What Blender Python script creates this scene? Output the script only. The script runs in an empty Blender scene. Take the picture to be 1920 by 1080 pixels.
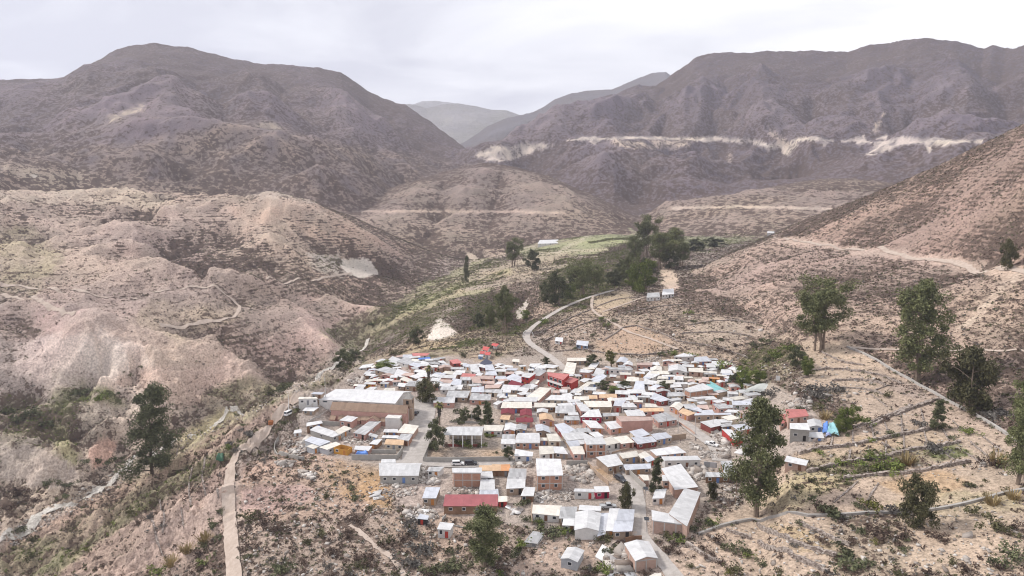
import bpy, bmesh, math, random
import numpy as np
from mathutils import Vector, Matrix
R = math.radians
random.seed(7)
SC = bpy.context.scene
COL = SC.collection

# ------------------------------------------------------------------ camera, sky, sun, exposure
CAMZ, PITCH, FPX = 100.0, R(8.7), 1280.0
cam = bpy.data.cameras.new('camera'); cam.lens = 24.0; cam.sensor_width = 36.0; cam.clip_start = 1.0; cam.clip_end = 30000.0
camo = bpy.data.objects.new('camera', cam); COL.objects.link(camo)
camo.location = (0, 0, CAMZ); camo.rotation_euler = (math.pi/2 - PITCH, 0, 0); SC.camera = camo

SUN_EL, SUN_AZ = R(42), R(-68)          # azimuth from +Y towards +X
wd = bpy.data.worlds.new('World'); SC.world = wd; wd.use_nodes = True
nt = wd.node_tree; nt.nodes.clear()
def N(nt, t, **kw):
    n = nt.nodes.new(t)
    for k, v in kw.items(): setattr(n, k, v)
    return n
out = N(nt, 'ShaderNodeOutputWorld'); bg = N(nt, 'ShaderNodeBackground'); bg.inputs['Strength'].default_value = 0.1
sky = N(nt, 'ShaderNodeTexSky', sky_type='NISHITA', sun_disc=False); sky.sun_elevation = SUN_EL; sky.sun_rotation = SUN_AZ; sky.altitude = 3000
tc = N(nt, 'ShaderNodeTexCoord'); sep = N(nt, 'ShaderNodeSeparateXYZ'); nt.links.new(tc.outputs['Generated'], sep.inputs[0])
def M(nt, op, a, b=None, c=None, clamp=False):
    n = N(nt, 'ShaderNodeMath', operation=op); n.use_clamp = clamp
    for i, x in enumerate((a, b, c)):
        if x is None: continue
        if isinstance(x, (int, float)): n.inputs[i].default_value = x
        else: nt.links.new(x, n.inputs[i])
    return n.outputs[0]
zz = M(nt, 'ADD', M(nt, 'MAXIMUM', sep.outputs[2], 0.0), 0.16)
cx = M(nt, 'DIVIDE', sep.outputs[0], zz); cy = M(nt, 'DIVIDE', sep.outputs[1], zz)
cmb = N(nt, 'ShaderNodeCombineXYZ'); nt.links.new(M(nt,'MULTIPLY',cx,0.75), cmb.inputs[0]); nt.links.new(cy, cmb.inputs[1])
cn = N(nt, 'ShaderNodeTexNoise'); cn.inputs['Scale'].default_value = 1.15; cn.inputs['Detail'].default_value = 7; cn.inputs['Roughness'].default_value = 0.55
cn.inputs['Distortion'].default_value = 0.5
nt.links.new(cmb.outputs[0], cn.inputs['Vector'])
# brighter towards the right where the sun stands behind thin cloud
brt = M(nt, 'MULTIPLY', M(nt, 'ADD', sep.outputs[0], -0.12), 0.42)
cf = M(nt, 'ADD', cn.outputs['Fac'], brt)
cr = N(nt, 'ShaderNodeValToRGB'); nt.links.new(cf, cr.inputs[0])
cr.color_ramp.elements[0].position = 0.30; cr.color_ramp.elements[0].color = (0.56, 0.56, 0.605, 1)
cr.color_ramp.elements[1].position = 0.66; cr.color_ramp.elements[1].color = (0.95, 0.94, 0.945, 1)
e = cr.color_ramp.elements.new(0.46); e.color = (0.73, 0.73, 0.755, 1)
cs = N(nt, 'ShaderNodeVectorMath', operation='SCALE'); nt.links.new(cr.outputs[0], cs.inputs[0]); cs.inputs['Scale'].default_value = 5.6
mx = N(nt, 'ShaderNodeMix', data_type='RGBA'); mx.inputs['Factor'].default_value = 0.95
nt.links.new(sky.outputs[0], mx.inputs[6]); nt.links.new(cs.outputs[0], mx.inputs[7])
nt.links.new(mx.outputs[2], bg.inputs['Color']); nt.links.new(bg.outputs[0], out.inputs[0])

sl = bpy.data.lights.new('sun', 'SUN'); sl.energy = 1.5; sl.angle = R(10); sl.color = (1.0, 0.95, 0.88)
so = bpy.data.objects.new('sun', sl); COL.objects.link(so)
sd = Vector((math.sin(SUN_AZ)*math.cos(SUN_EL), math.cos(SUN_AZ)*math.cos(SUN_EL), math.sin(SUN_EL)))
so.rotation_euler = sd.to_track_quat('Z', 'Y').to_euler()
VS = SC.view_settings
VS.view_transform = 'Standard'; VS.look = 'None'; VS.gamma = 1.0; VS.use_curve_mapping = False
VS.exposure = 1.36
try:
    SC.cycles.volume_bounces = 0; SC.cycles.max_bounces = 5; SC.cycles.diffuse_bounces = 3
    SC.cycles.transparent_max_bounces = 4; SC.cycles.use_denoising = True; SC.cycles.denoising_prefilter = 'ACCURATE'; SC.cycles.pixel_filter_type = 'BLACKMAN_HARRIS'; SC.cycles.filter_width = 1.1
except Exception: pass

# ------------------------------------------------------------------ helpers: objects, tags, meshes
def tag(o, label=None, cat=None, group=None, kind=None):
    for k, v in (('label', label), ('category', cat), ('group', group), ('kind', kind)):
        if v: o[k] = v
    return o
def link(name, me, parent=None, mats=()):
    for m in mats: me.materials.append(m)
    o = bpy.data.objects.new(name, me); COL.objects.link(o)
    if parent is not None: o.parent = parent
    return o
def empty(name, loc):
    o = bpy.data.objects.new(name, None); COL.objects.link(o); o.location = loc; o.empty_display_size = 0.3
    return o
class MB:
    def __init__(s): s.v = []; s.f = []; s.uv = None; s.mi = []
    def add(s, vs, fs, mi=0):
        o = len(s.v); s.v += [tuple(map(float, p)) for p in vs]
        for f in fs: s.f.append([i+o for i in f]); s.mi.append(mi)
    def box(s, c, size, rot=0.0, mi=0):
        cx, cy, cz = c; sx, sy, sz = [q/2 for q in size]; ca, sa = math.cos(rot), math.sin(rot)
        vs = [(cx+x*ca-y*sa, cy+x*sa+y*ca, cz+z) for z in (-sz, sz) for x, y in ((-sx,-sy),(sx,-sy),(sx,sy),(-sx,sy))]
        s.add(vs, [(3,2,1,0),(4,5,6,7),(0,1,5,4),(1,2,6,5),(2,3,7,6),(3,0,4,7)], mi)
    def prism(s, ring, z0, tops, mi=0, cap=False):
        n = len(ring); vs = [(p[0], p[1], z0) for p in ring] + [(p[0], p[1], z) for p, z in zip(ring, tops)]
        fs = [(i, (i+1) % n, n+(i+1) % n, n+i) for i in range(n)]
        if cap: fs += [tuple(range(n, 2*n)), tuple(range(n-1, -1, -1))]
        s.add(vs, fs, mi)
    def tube(s, pts, rad, n=6, mi=0):
        pts = [Vector(p) for p in pts]; vs = []
        for i, p in enumerate(pts):
            d = (pts[min(i+1, len(pts)-1)] - pts[max(i-1, 0)]).normalized()
            a = d.orthogonal().normalized() if abs(d.z) < .99 else Vector((1,0,0)); b = d.cross(a)
            r = rad[i] if hasattr(rad, '__len__') else rad
            vs += [p + (a*math.cos(t) + b*math.sin(t))*r for t in [2*math.pi*k/n for k in range(n)]]
        fs = [(i*n+k, i*n+(k+1) % n, (i+1)*n+(k+1) % n, (i+1)*n+k) for i in range(len(pts)-1) for k in range(n)]
        fs += [tuple(range(n-1, -1, -1)), tuple(range((len(pts)-1)*n, len(pts)*n))]
        s.add(vs, fs, mi)
    def mesh(s, name):
        me = bpy.data.meshes.new(name); me.from_pydata(s.v, [], s.f)
        if any(s.mi): me.polygons.foreach_set('material_index', s.mi)
        me.update(); return me
    def build(s, name, mats, parent=None):
        return link(name, s.mesh(name), parent, mats if isinstance(mats, (list, tuple)) else [mats])

def big_mesh(name, co, quads, smooth=True, tri=False):
    k = 3 if tri else 4
    me = bpy.data.meshes.new(name); nv, nf = len(co), len(quads)
    me.vertices.add(nv); me.vertices.foreach_set('co', np.ascontiguousarray(co, dtype=np.float32).ravel())
    me.loops.add(nf*k); me.loops.foreach_set('vertex_index', np.ascontiguousarray(quads, dtype=np.int32).ravel())
    me.polygons.add(nf); me.polygons.foreach_set('loop_start', np.arange(0, nf*k, k, dtype=np.int32))
    me.polygons.foreach_set('loop_total', np.full(nf, k, dtype=np.int32))
    if smooth: me.polygons.foreach_set('use_smooth', np.ones(nf, dtype=bool))
    me.update(calc_edges=True); return me

# ------------------------------------------------------------------ pixel rays (1920x1080 photograph)
SP, CP = math.sin(PITCH), math.cos(PITCH)
def ray(u, v):
    a = (np.asarray(u, float)-960)/FPX; b = (540-np.asarray(v, float))/FPX
    return a, CP + b*SP, -SP + b*CP
def pol(u, v):
    x, y, z = ray(u, v); h = np.hypot(x, y); return np.arctan2(x, y), z/h
def project(x, y, z):
    dz = z-CAMZ; f = y*CP - dz*SP; up = y*SP + dz*CP
    f = np.where(f > 1e-3, f, 1e-3)
    return 960 + FPX*x/f, 540 - FPX*up/f

# ------------------------------------------------------------------ numpy noise
_rng = np.random.RandomState(11)
_perm = _rng.permutation(4096).astype(np.int32); _gr = _rng.rand(4096)*2*np.pi
_gx, _gy = np.cos(_gr), np.sin(_gr)
def pn(x, y):
    xi = np.floor(x).astype(np.int64); yi = np.floor(y).astype(np.int64); xf = x-xi; yf = y-yi
    def g(ix, iy, fx, fy):
        h = _perm[(_perm[ix & 4095] + iy) & 4095]; return _gx[h]*fx + _gy[h]*fy
    u = xf*xf*xf*(xf*(xf*6-15)+10); w = yf*yf*yf*(yf*(yf*6-15)+10)
    a = g(xi, yi, xf, yf); b = g(xi+1, yi, xf-1, yf); c = g(xi, yi+1, xf, yf-1); d = g(xi+1, yi+1, xf-1, yf-1)
    return ((a+(b-a)*u)*(1-w) + (c+(d-c)*u)*w)*1.5
def fbm(x, y, lam, oct=4, gain=.5, off=0.0):
    s = 0; a = 1.0; t = 0
    for i in range(oct):
        s = s + a*pn(x/lam+off+i*17.3, y/lam-off+i*9.1); t += a; a *= gain; lam *= .5
    return s/t
def ridged(x, y, lam, oct=4, gain=.55, off=0.0):
    s = 0; a = 1.0; t = 0
    for i in range(oct):
        s = s + a*(1-2*np.abs(pn(x/lam+off+i*13.7, y/lam+off+i*5.9))); t += a; a *= gain; lam *= .5
    return s/t
def sst(a, b, x):
    t = np.clip((x-a)/(b-a), 0, 1); return t*t*(3-2*t)
# ------------------------------------------------------------------ terrain: heights on a fan of rays round the valley
NA = 1546; A0, A1 = R(-59), R(59); RMIN, RMAX, RSTEP = 85.0, 9500.0, 0.0034
PH = np.linspace(A0, A1, NA); NR = int(math.log(RMAX/RMIN)/RSTEP)+1
LR = math.log(RMIN) + np.arange(NR)*RSTEP; RR = np.exp(LR)
GX = np.sin(PH)[None, :]*RR[:, None]; GY = np.cos(PH)[None, :]*RR[:, None]

near_pts = [  # u, v, z   (village shelf, terraces, river valley, near slopes)
 (600,760,0),(600,840,-1),(720,900,-1),(720,985,-3),(640,1080,-6),(900,1080,-4),(1200,1080,-2),(1300,1000,0),(1500,1080,2),(1700,1080,4),(1920,1080,7),(2200,1080,12),
 (1920,1000,8),(1700,950,5),(1500,930,2),(1500,860,3),(1600,830,4),(1750,800,9),(1900,850,12),(1900,770,19),(1750,720,15),(1600,660,11),(1500,700,6),(2200,900,26),
 (800,700,0),(1000,720,0),(1200,720,1),(1400,720,3),(1350,670,5),(1100,660,2),(900,670,-1),(800,850,0),(1000,850,0),(1200,850,0),(1400,850,1),(1000,950,-1),(1200,950,0),(900,950,-2),(800,780,0),(1000,790,0),(1200,790,0.5),
 (560,770,-1),(520,830,-3),(440,880,-7),(440,980,-8),(440,1080,-9),(-400,1160,-60),(-150,1080,-57),(0,1010,-54),(120,950,-52),(240,880,-50),(330,830,-49),(470,765,-48),(560,720,-46),(620,690,-45),(680,640,-43),(760,585,-38),(870,490,-24),(930,455,-12),
 (330,930,-29),(210,1000,-39),(110,1080,-46),(300,1080,-24),(-150,1250,-50),(480,800,-24),(400,870,-18),
 (680,700,-11),(740,665,-9),(800,650,-6),(900,580,-7),(950,610,-5),(1000,570,-1),(1100,560,4),(1050,500,2),(960,540,-6),(830,560,-16),(780,620,-20),(690,610,-30),
 (780,565,-26),(880,510,-14),(1000,460,2),(1100,445,12),(1300,450,14),(1200,520,6),(1160,600,5),(1300,600,9),(1420,600,13),(1250,570,8),
 # left hills over the river
 (0,700,-22),(100,640,-8),(190,625,-5),(300,680,-22),(400,690,-28),(500,690,-34),(200,770,-36),(60,770,-38),(100,860,-41),(0,870,-44),(0,950,-50),(-300,800,-30),
 (560,640,-30),(450,620,-12),(620,600,-28),(350,600,-5),(230,570,4),(100,560,8),(0,540,12),(-300,540,20),(350,530,9),(460,560,0),(520,520,8),(600,540,-6),(700,540,-22),
 (0,470,32),(130,450,34),(300,470,26),(430,450,32),(560,460,26),(700,490,2),(780,500,-12),
 (-300,400,64),(0,400,66),(130,388,70),(230,410,56),(330,440,40),(430,382,70),(520,400,62),(600,392,66),(650,405,55),(720,440,28),(800,470,2),
 (-300,1400,-60),(600,1300,-8),(960,1300,-5),(1400,1300,2),(2100,1300,10),
]
def tps(P, V, lam=1e-4):
    d = np.hypot(P[:, None, 0]-P[None, :, 0], P[:, None, 1]-P[None, :, 1]); K = d*d*np.log(d+1e-9)
    n = len(P); A = np.zeros((n+3, n+3)); A[:n, :n] = K + lam*np.eye(n); A[:n, n] = 1; A[:n, n+1:] = P; A[n, :n] = 1; A[n+1:, :n] = P.T
    return np.linalg.solve(A, np.concatenate([V, [0, 0, 0]]))
def tps_eval(P, w, X, Y):
    o = w[len(P)] + w[len(P)+1]*X + w[len(P)+2]*Y
    for i in range(len(P)):
        q = (X-P[i, 0])**2 + (Y-P[i, 1])**2; o = o + w[i]*0.5*q*np.log(q+1e-12)
    return o
_P, _V = [], []
for u, v, z in near_pts:
    ph, t = pol(u, v); r = (z-CAMZ)/t
    if t > -0.015 or r > 1400: r = 1200.0
    _P.append((ph, math.log(r))); _V.append(CAMZ+r*t if t > -0.015 else z)
for az in (-40, -20, 0, 20, 40): _P.append((R(az), math.log(1700))); _V.append({-40: 75, -20: 60, 0: -10, 20: 15, 40: 40}[az])
_P = np.array(_P); _V = np.array(_V, float); _w = tps(_P, _V)
st = 4
ia = np.arange(0, NA+st, st); ir = np.arange(0, NR+st, st)
cg = tps_eval(_P, _w, (A0+(A1-A0)*ia/(NA-1))[None, :], (LR[0]+ir*RSTEP)[:, None])
def upsample(cg):
    fa = np.arange(NA)/st; fr = np.arange(NR)/st; a0 = fa.astype(int); r0 = fr.astype(int); fa = (fa-a0)[None, :]; fr = (fr-r0)[:, None]
    t = cg[r0][:, a0]*(1-fa) + cg[r0][:, a0+1]*fa; b = cg[r0+1][:, a0]*(1-fa) + cg[r0+1][:, a0+1]*fa
    return t*(1-fr)+b*fr
ZN = upsample(cg)
RG = RR[:, None]
PU, PV = project(GX, GY, ZN)                       # where the near ground shows in the photograph
# smooth shelf for the village, rougher ground elsewhere
shelf = sst(560, 640, PU)*(1-sst(1420, 1540, PU))*sst(640, 690, PV)*(1-sst(985, 1040, PV))
shelf *= 1-sst(600, 500, PU+(1000-PV)*0.0)
rough = 1-shelf
leftside = 1-sst(-0.02, 0.06, (PU-(300+(1080-PV)*0.95))/1000.0)     # beyond the river bank
ridgy = ridged(GX, GY, 90, 4, .55)
ZN = ZN + rough*(0.5*fbm(GX, GY, 26, 3) + 0.18*fbm(GX, GY, 5, 2))
hl = sst(380, 620, RG)*sst(0, 1, (700-PU)/250.0)
RIDGE = np.zeros(GX.shape, np.float32)
_rv = ridged(GX+45*fbm(GX, GY, 120), GY+40*fbm(GX, GY, 110, off=3.), 150, 6, .55); RIDGE += hl*_rv
ZN = ZN + hl*((_rv-.2)*25.0*(0.35+0.65*sst(450, 800, RG)))
hl2 = leftside*(1-sst(420, 640, RG))
_rv = ridged(GX+20*fbm(GX, GY, 60), GY+16*fbm(GX, GY, 50, off=3.), 55, 6, .58); RIDGE += hl2*(1-hl)*_rv
ZN = ZN + hl2*(_rv-0.2)*18.0
_rv = ridged((GX*.8+GY*.6)*2.2, (GY*.8-GX*.6)*.7, 40, 4, .55, off=9.); _bk = rough*(1-sst(420, 560, PU+0.0*PV))*(1-leftside)*(1-hl); RIDGE += _bk*_rv; ZN = ZN + _bk*_rv*1.8
# left near bank: gullied terraces running along the slope
# the knoll of pink rock by the dry river and a pale bluff
def bump(u, v, z, h, sx, sy):
    ph, t = pol(u, v); r = (z-CAMZ)/t; x, y = r*math.sin(ph), r*math.cos(ph)
    q = ((GX-x)/sx)**2 + ((GY-y)/sy)**2
    return h*np.exp(-q*1.2)*(1+0.25*fbm(GX, GY, 9, 3))
ZN = ZN + bump(195, 850, -47, 9, 11, 10) + bump(60, 880, -44, 8, 34, 16)
# stepped terraces east of the village (low risers)
tz = sst(1330, 1450, PU)*sst(640, 700, PV)*(1-shelf)
stp = 1.1; q = ZN/stp + 0.25*fbm(GX, GY, 60, 2); fr = q-np.floor(q)
ZN = ZN + tz*stp*(sst(0.75, 1.0, fr)-fr)*0.8

LAYERS = []
def layer(name, lines, front=0.6, back=0.45, amp=0, lam=300, crest=0.1, jag=0.0, seed=0., edge=1.2, stretch=1.0, w=0.12):
    """Heights between polylines of (u, v, r): the last line is the crest."""
    rs, zs = [], []
    for ln in lines:
        ph, t = pol([p[0] for p in ln], [p[1] for p in ln]); r = np.array([p[2] for p in ln], float)
        o = np.argsort(ph); rr = np.interp(PH, ph[o], r[o]); tt = np.interp(PH, ph[o], t[o]); rs.append(rr); zs.append(CAMZ+rr*tt)
    ph0 = max(pol(*l[0][:2])[0] for l in lines); ph1 = min(pol(*l[-1][:2])[0] for l in lines)
    rs, zs = np.array(rs), np.array(zs)
    Z = np.where(RG < rs[0], zs[0]-front*(rs[0]-RG), -1e4); env = np.zeros_like(Z)
    for i in range(len(rs)-1):
        m = (RG >= rs[i]) & (RG < rs[i+1]); f = (RG-rs[i])/(rs[i+1]-rs[i]); Z = np.where(m, zs[i]+(zs[i+1]-zs[i])*f, Z)
    Z = np.where(RG >= rs[-1], zs[-1]-back*(RG-rs[-1]), Z)
    dr = np.abs(RG-rs[-1])/rs[-1]; env = crest + (1-crest)*sst(0, w, dr); env = env*sst(-0.05, 0.1, (RG-rs[0])/rs[0])
    x = GX + lam*0.35*fbm(GX, GY, lam*1.3, 3, off=seed); y = GY + lam*0.35*fbm(GX, GY, lam*1.3, 3, off=seed+5)
    n = ridged(x, y*stretch, lam, 5, .52, off=seed) - 0.15
    Z = Z + amp*env*n
    if jag: Z = Z + jag*(1-sst(0, w, dr))*ridged(GX, GY, lam*0.25, 3, .6, off=seed+3)
    ex = np.maximum(0, np.maximum(np.where(ph0 < -.66, -9, ph0-PH), np.where(ph1 > .66, -9, PH-ph1)))[None, :]
    Z = Z - ex*RG*edge
    LAYERS.append((name, Z, (n*env).astype(np.float32)))

layer('right_hill', [
 [(1235,552,620),(1500,640,385),(1650,690,340),(1900,800,273),(2250,930,235)],
 [(1238,547,690),(1450,450,800),(1600,470,640),(1750,490,545),(1920,516,455),(2250,580,380)],
 [(1240,544,740),(1290,508,820),(1370,475,880),(1450,441,900),(1520,408,860),(1600,378,820),(1680,346,790),(1750,316,760),(1840,272,725),(1920,234,700),(2250,90,640)]],
 front=0.05, back=0.35, amp=10, lam=170, crest=0.1, jag=1.2, seed=3.1, edge=0.5)
layer('center_hill', [
 [(560,440,1180),(680,475,1120),(800,478,1110),(880,482,1105),(960,462,1130),(1060,445,1180),(1180,432,1250),(1260,428,1300)],
 [(560,420,1260),(680,398,1300),(800,398,1290),(960,397,1290),(1060,399,1310),(1180,420,1330),(1260,426,1400)],
 [(560,398,1450),(640,385,1500),(700,365,1520),(760,345,1540),(820,328,1560),(870,314,1570),(910,307,1580),(960,313,1570),(1010,327,1550),(1060,345,1520),(1120,372,1480),(1180,402,1430),(1260,427,1400)]],
 front=0.15, back=0.4, amp=24, lam=260, crest=0.08, jag=2, seed=7.7, edge=0.5)
layer('right_mid_hill', [
 [(1120,436,1300),(1250,440,1200),(1350,442,1150),(1450,445,1100),(1700,445,1000),(2200,445,900)],
 [(1120,433,1400),(1180,420,1420),(1260,395,1400),(1330,390,1380),(1450,388,1350),(1570,392,1300),(1700,400,1250),(2200,400,1200)],
 [(1120,431,1450),(1180,410,1520),(1240,393,1560),(1300,380,1600),(1380,368,1640),(1450,352,1680),(1520,340,1700),(1600,338,1700),(1680,345,1680),(1750,352,1650),(2200,360,1600)]],
 front=0.1, back=0.3, amp=32, lam=300, crest=0.08, jag=2, seed=12.3, edge=0.5)
layer('left_mountain', [
 [(-400,400,1250),(0,395,1250),(150,372,1350),(300,385,1300),(450,372,1350),(600,385,1300),(700,385,1400),(800,350,1700),(880,318,1950),(930,318,2100),(1000,330,2300)],
 [(-400,300,2000),(0,292,1900),(60,285,1900),(150,276,1900),(230,290,1850),(300,285,1850),(380,262,1900),(470,240,2000),(560,262,2000),(650,285,2050),(750,300,2150),(830,296,2300),(880,308,2300),(930,314,2350),(1000,326,2500)],
 [(-400,160,3100),(-150,172,3050),(0,154,3000),(60,151,3000),(120,150,3000),(165,124,2950),(215,97,2900),(255,87,2900),(290,85,2900),(350,92,2900),(430,112,2900),(480,121,2900),(540,124,2900),(600,131,2900),(640,140,2900),(665,155,2900),(690,174,2900),(720,188,2900),(760,200,2900),(800,226,2850),(850,264,2750),(890,294,2600),(930,311,2450),(1000,325,2550)]],
 front=0.2, back=0.4, amp=120, lam=700, crest=0.03, jag=7, seed=21.9, edge=0.6, w=0.28)
layer('right_mountain', [
 [(820,330,2300),(900,318,2150),(960,330,2000),(1050,352,1850),(1150,378,1700),(1250,375,1750),(1350,352,1800),(1450,335,1850),(1560,312,1950),(1650,330,1800),(1800,340,1750),(2200,340,1700)],
 [(820,312,2700),(900,300,2500),(980,290,2450),(1070,262,2450),(1200,260,2450),(1330,263,2450),(1400,268,2400),(1465,285,2350),(1500,268,2400),(1620,262,2450),(1700,262,2450),(1830,268,2400),(2200,270,2400)],
 [(820,304,2900),(870,290,3000),(920,275,3050),(985,250,3100),(1060,213,3150),(1090,200,3150),(1112,190,3200),(1140,183,3200),(1170,173,3200),(1198,157,3200),(1225,147,3200),(1252,135,3200),(1275,126,3200),(1300,112,3200),(1330,104,3200),(1370,102,3200),(1430,99,3200),(1500,99,3200),(1560,100,3200),(1590,101,3200),(1630,87,3200),(1665,84,3200),(1700,77,3150),(1740,74,3150),(1790,77,3150),(1815,84,3150),(1845,93,3150),(1860,88,3150),(1885,92,3150),(1920,87,3100),(2200,70,3100)]],
 front=0.2, back=0.4, amp=120, lam=560, crest=0.03, jag=9, seed=33.3, edge=0.6, w=0.2)
layer('distant_mountain', [
 [(760,300,4300),(860,290,4300),(930,270,4400),(1000,268,4600),(1250,200,4600),(1400,200,4800)],
 [(760,290,4800),(840,282,5000),(880,262,5200),(910,240,5300),(950,222,5400),(1000,211,5500),(1018,202,5600),(1040,187,5600),(1070,176,5600),(1107,170,5700),(1147,169,5700),(1173,157,5800),(1200,146,5900),(1222,138,6000),(1248,136,6000),(1270,150,6000),(1400,190,6000)]],
 front=0.2, back=0.4, amp=60, lam=800, crest=0.05, jag=4, seed=41.3, edge=0.5)
layer('distant_mountain', [
 [(640,300,6000),(760,280,6000),(860,265,6200),(960,250,6400),(1100,255,6400)],
 [(640,215,7000),(740,197,7200),(770,195,7200),(800,203,7200),(830,196,7300),(860,194,7300),(890,199,7300),(920,206,7300),(950,207,7300),(968,214,7300),(1000,224,7300),(1100,240,7300)]],
 front=0.2, back=0.4, amp=80, lam=900, crest=0.05, jag=3, seed=51.3, edge=0.5)
layer('distant_mountain', [
 [(680,250,7800),(850,240,7800),(960,240,7800)],
 [(680,235,8700),(740,208,8700),(775,196,8700),(790,190,8700),(815,189,8700),(850,193,8700),(900,215,8700),(960,238,8700)]],
 front=0.2, back=0.4, amp=40, lam=900, crest=0.05, jag=3, seed=61.3, edge=0.5)
# the near ground gives way behind the hills
ZN = ZN - np.maximum(0, RG-1350)*0.15
ZT = np.maximum(ZN, -75.0); IDX = np.zeros(ZT.shape, np.int8)
for i, (nm, Z, _n) in enumerate(LAYERS):
    RIDGE = np.where(Z > ZT, _n, RIDGE)
    IDX = np.where(Z > ZT, i+1, IDX).astype(np.int8)
    k = 0.006*RG; h = np.clip(0.5+0.5*(Z-ZT)/k, 0, 1)
    ZT = ZT*(1-h) + Z*h + k*h*(1-h)*0.5
LNAME = ['ground'] + [l[0] for l in LAYERS]
del LAYERS
# roughness that grows with distance (rock and brush relief)
ZT = ZT + sst(500, 1300, RG)*(0.0011*RG)*ridged(GX, GY, 55, 3, .6, off=4.) * np.where(IDX >= 6, 0.5, 1)

def ground_z(x, y):
    x = np.asarray(x, float); y = np.asarray(y, float)
    fa = np.clip((np.arctan2(x, y)-A0)/(A1-A0)*(NA-1), 0, NA-1.001); fr = np.clip((np.log(np.hypot(x, y))-LR[0])/RSTEP, 0, NR-1.001)
    a = fa.astype(int); r = fr.astype(int); fa = fa-a; fr = fr-r
    return (ZT[r, a]*(1-fa)+ZT[r, a+1]*fa)*(1-fr) + (ZT[r+1, a]*(1-fa)+ZT[r+1, a+1]*fa)*fr
def hit(u, v, h=0.0, rmin=0, rmax=9000):
    """First ground point (raised by h) that the photograph shows at pixel u, v."""
    ph, t = pol(u, v); fa = float(np.clip((ph-A0)/(A1-A0)*(NA-1), 0, NA-1.001)); a = int(fa); fa -= a
    z = ZT[:, a]*(1-fa) + ZT[:, a+1]*fa + h; g = z - (CAMZ + RR*t)
    ok = np.nonzero((g >= 0) & (RR >= rmin) & (RR <= rmax))[0]
    if len(ok) == 0: r = rmax
    else:
        i = ok[0]; r = RR[i]
        if i > 0 and g[i-1] < 0: r = RR[i-1] + (RR[i]-RR[i-1])*(-g[i-1])/(g[i]-g[i-1])
    return Vector((r*math.sin(ph), r*math.cos(ph), CAMZ+r*float(t)-h))
def at_z(u, v, z):
    a, y, d = ray(u, v); s = (z-CAMZ)/float(d); return Vector((float(a)*s, float(y)*s, z))

# spurs and gullies that can be told apart: crest lines (raised) and stream lines (cut)
def crease(px, h, w, amt=.7, rmin=0, rmax=9e3):
    global ZT
    pts = [hit(u, v, 0, rmin, rmax) for u, v in px]; P_ = np.array([(p.x, p.y) for p in pts])
    m = (GX > P_[:, 0].min()-w*1.3) & (GX < P_[:, 0].max()+w*1.3) & (GY > P_[:, 1].min()-w*1.3) & (GY < P_[:, 1].max()+w*1.3); I = np.nonzero(m)
    x, y = GX[I], GY[I]; x = x+w*.5*fbm(x, y, w*1.6, 4, .55, off=h); y = y+w*.5*fbm(x, y, w*1.6, 4, .55, off=h+9); d = np.full(x.shape, 1e9); tt = np.zeros(x.shape); n = len(P_)-1
    for i in range(n):
        a, b = P_[i], P_[i+1]; ab = b-a; t = np.clip(((x-a[0])*ab[0]+(y-a[1])*ab[1])/(ab@ab+1e-9), 0, 1); q = np.hypot(x-a[0]-t*ab[0], y-a[1]-t*ab[1]); k = q < d; d[k] = q[k]; tt[k] = (i+t[k])/n
    f = np.clip(1-d/w, 0, 1); f = f*(.65+.35*f)*sst(0, .12 if h*h < 400 else .45, tt)*(1-.6*sst(.8, 1, tt)); ZT[I] += h*f; RIDGE[I] += np.sign(h)*amt*f
for p, h, w in (([(-40,705),(0,697),(80,678),(160,640),(190,629),(233,629),(290,649),(333,682),(400,699),(533,713)], 9, 30), ([(377,533),(440,536),(507,549),(567,593),(600,655)], 14, 40), ([(120,392),(213,470),(300,517),(433,535)], 17, 60), ([(300,412),(333,410),(417,405),(467,438),(533,493),(617,522)], 17, 60),
                ([(490,393),(560,410),(640,440),(740,482)], 16, 60), ([(297,427),(317,470),(380,500),(450,519),(510,530),(560,545)], -13, 40), ([(10,575),(40,610),(30,650),(15,700)], -10, 35), ([(290,602),(417,615),(450,660),(520,688),(560,712)], -10, 30), ([(0,470),(60,500),(150,530)], 12, 50),
                ([(233,632),(222,680),(205,720),(180,770)], 9, 20), ([(180,640),(150,690),(110,730),(80,760)], 9, 22), ([(285,650),(290,700),(310,750)], 8, 20), ([(200,640),(185,700),(150,750)], -7, 14), ([(260,650),(255,700),(240,750)], -7, 14), ([(400,640),(430,690),(470,730)], 8, 25), ([(560,600),(600,640),(640,665)], 9, 26), ([(610,560),(680,590),(720,600)], 9, 30),
                ([(0,790),(70,770),(130,800),(170,850)], -6, 22), ([(640,470),(700,500),(780,520)], -8, 40), ([(60,560),(120,600),(190,628)], 9, 30), ([(930,545),(900,580),(870,615)], -6, 22), ([(990,545),(975,580),(960,610)], -6, 18)):
    crease(p, h, w, rmax=1250)
for p, h, w in (([(266,115),(300,155),(345,210),(390,250)], 60, 200), ([(430,135),(470,180),(530,240)], 60, 200), ([(560,130),(640,200),(720,255),(780,280)], 45, 180), ([(120,155),(170,215),(230,270)], 50, 200), ([(350,100),(400,180),(470,235)], -55, 160), ([(500,126),(580,200),(680,280)], -55, 160), ([(60,160),(90,220),(60,280)], -40, 160),
                ([(640,150),(720,220),(810,280)], -40, 130), ([(300,290),(360,330)], -25, 100), ([(470,255),(500,290)], 22, 100)):
    crease(p, h, w, .35, rmin=1300)
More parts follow.
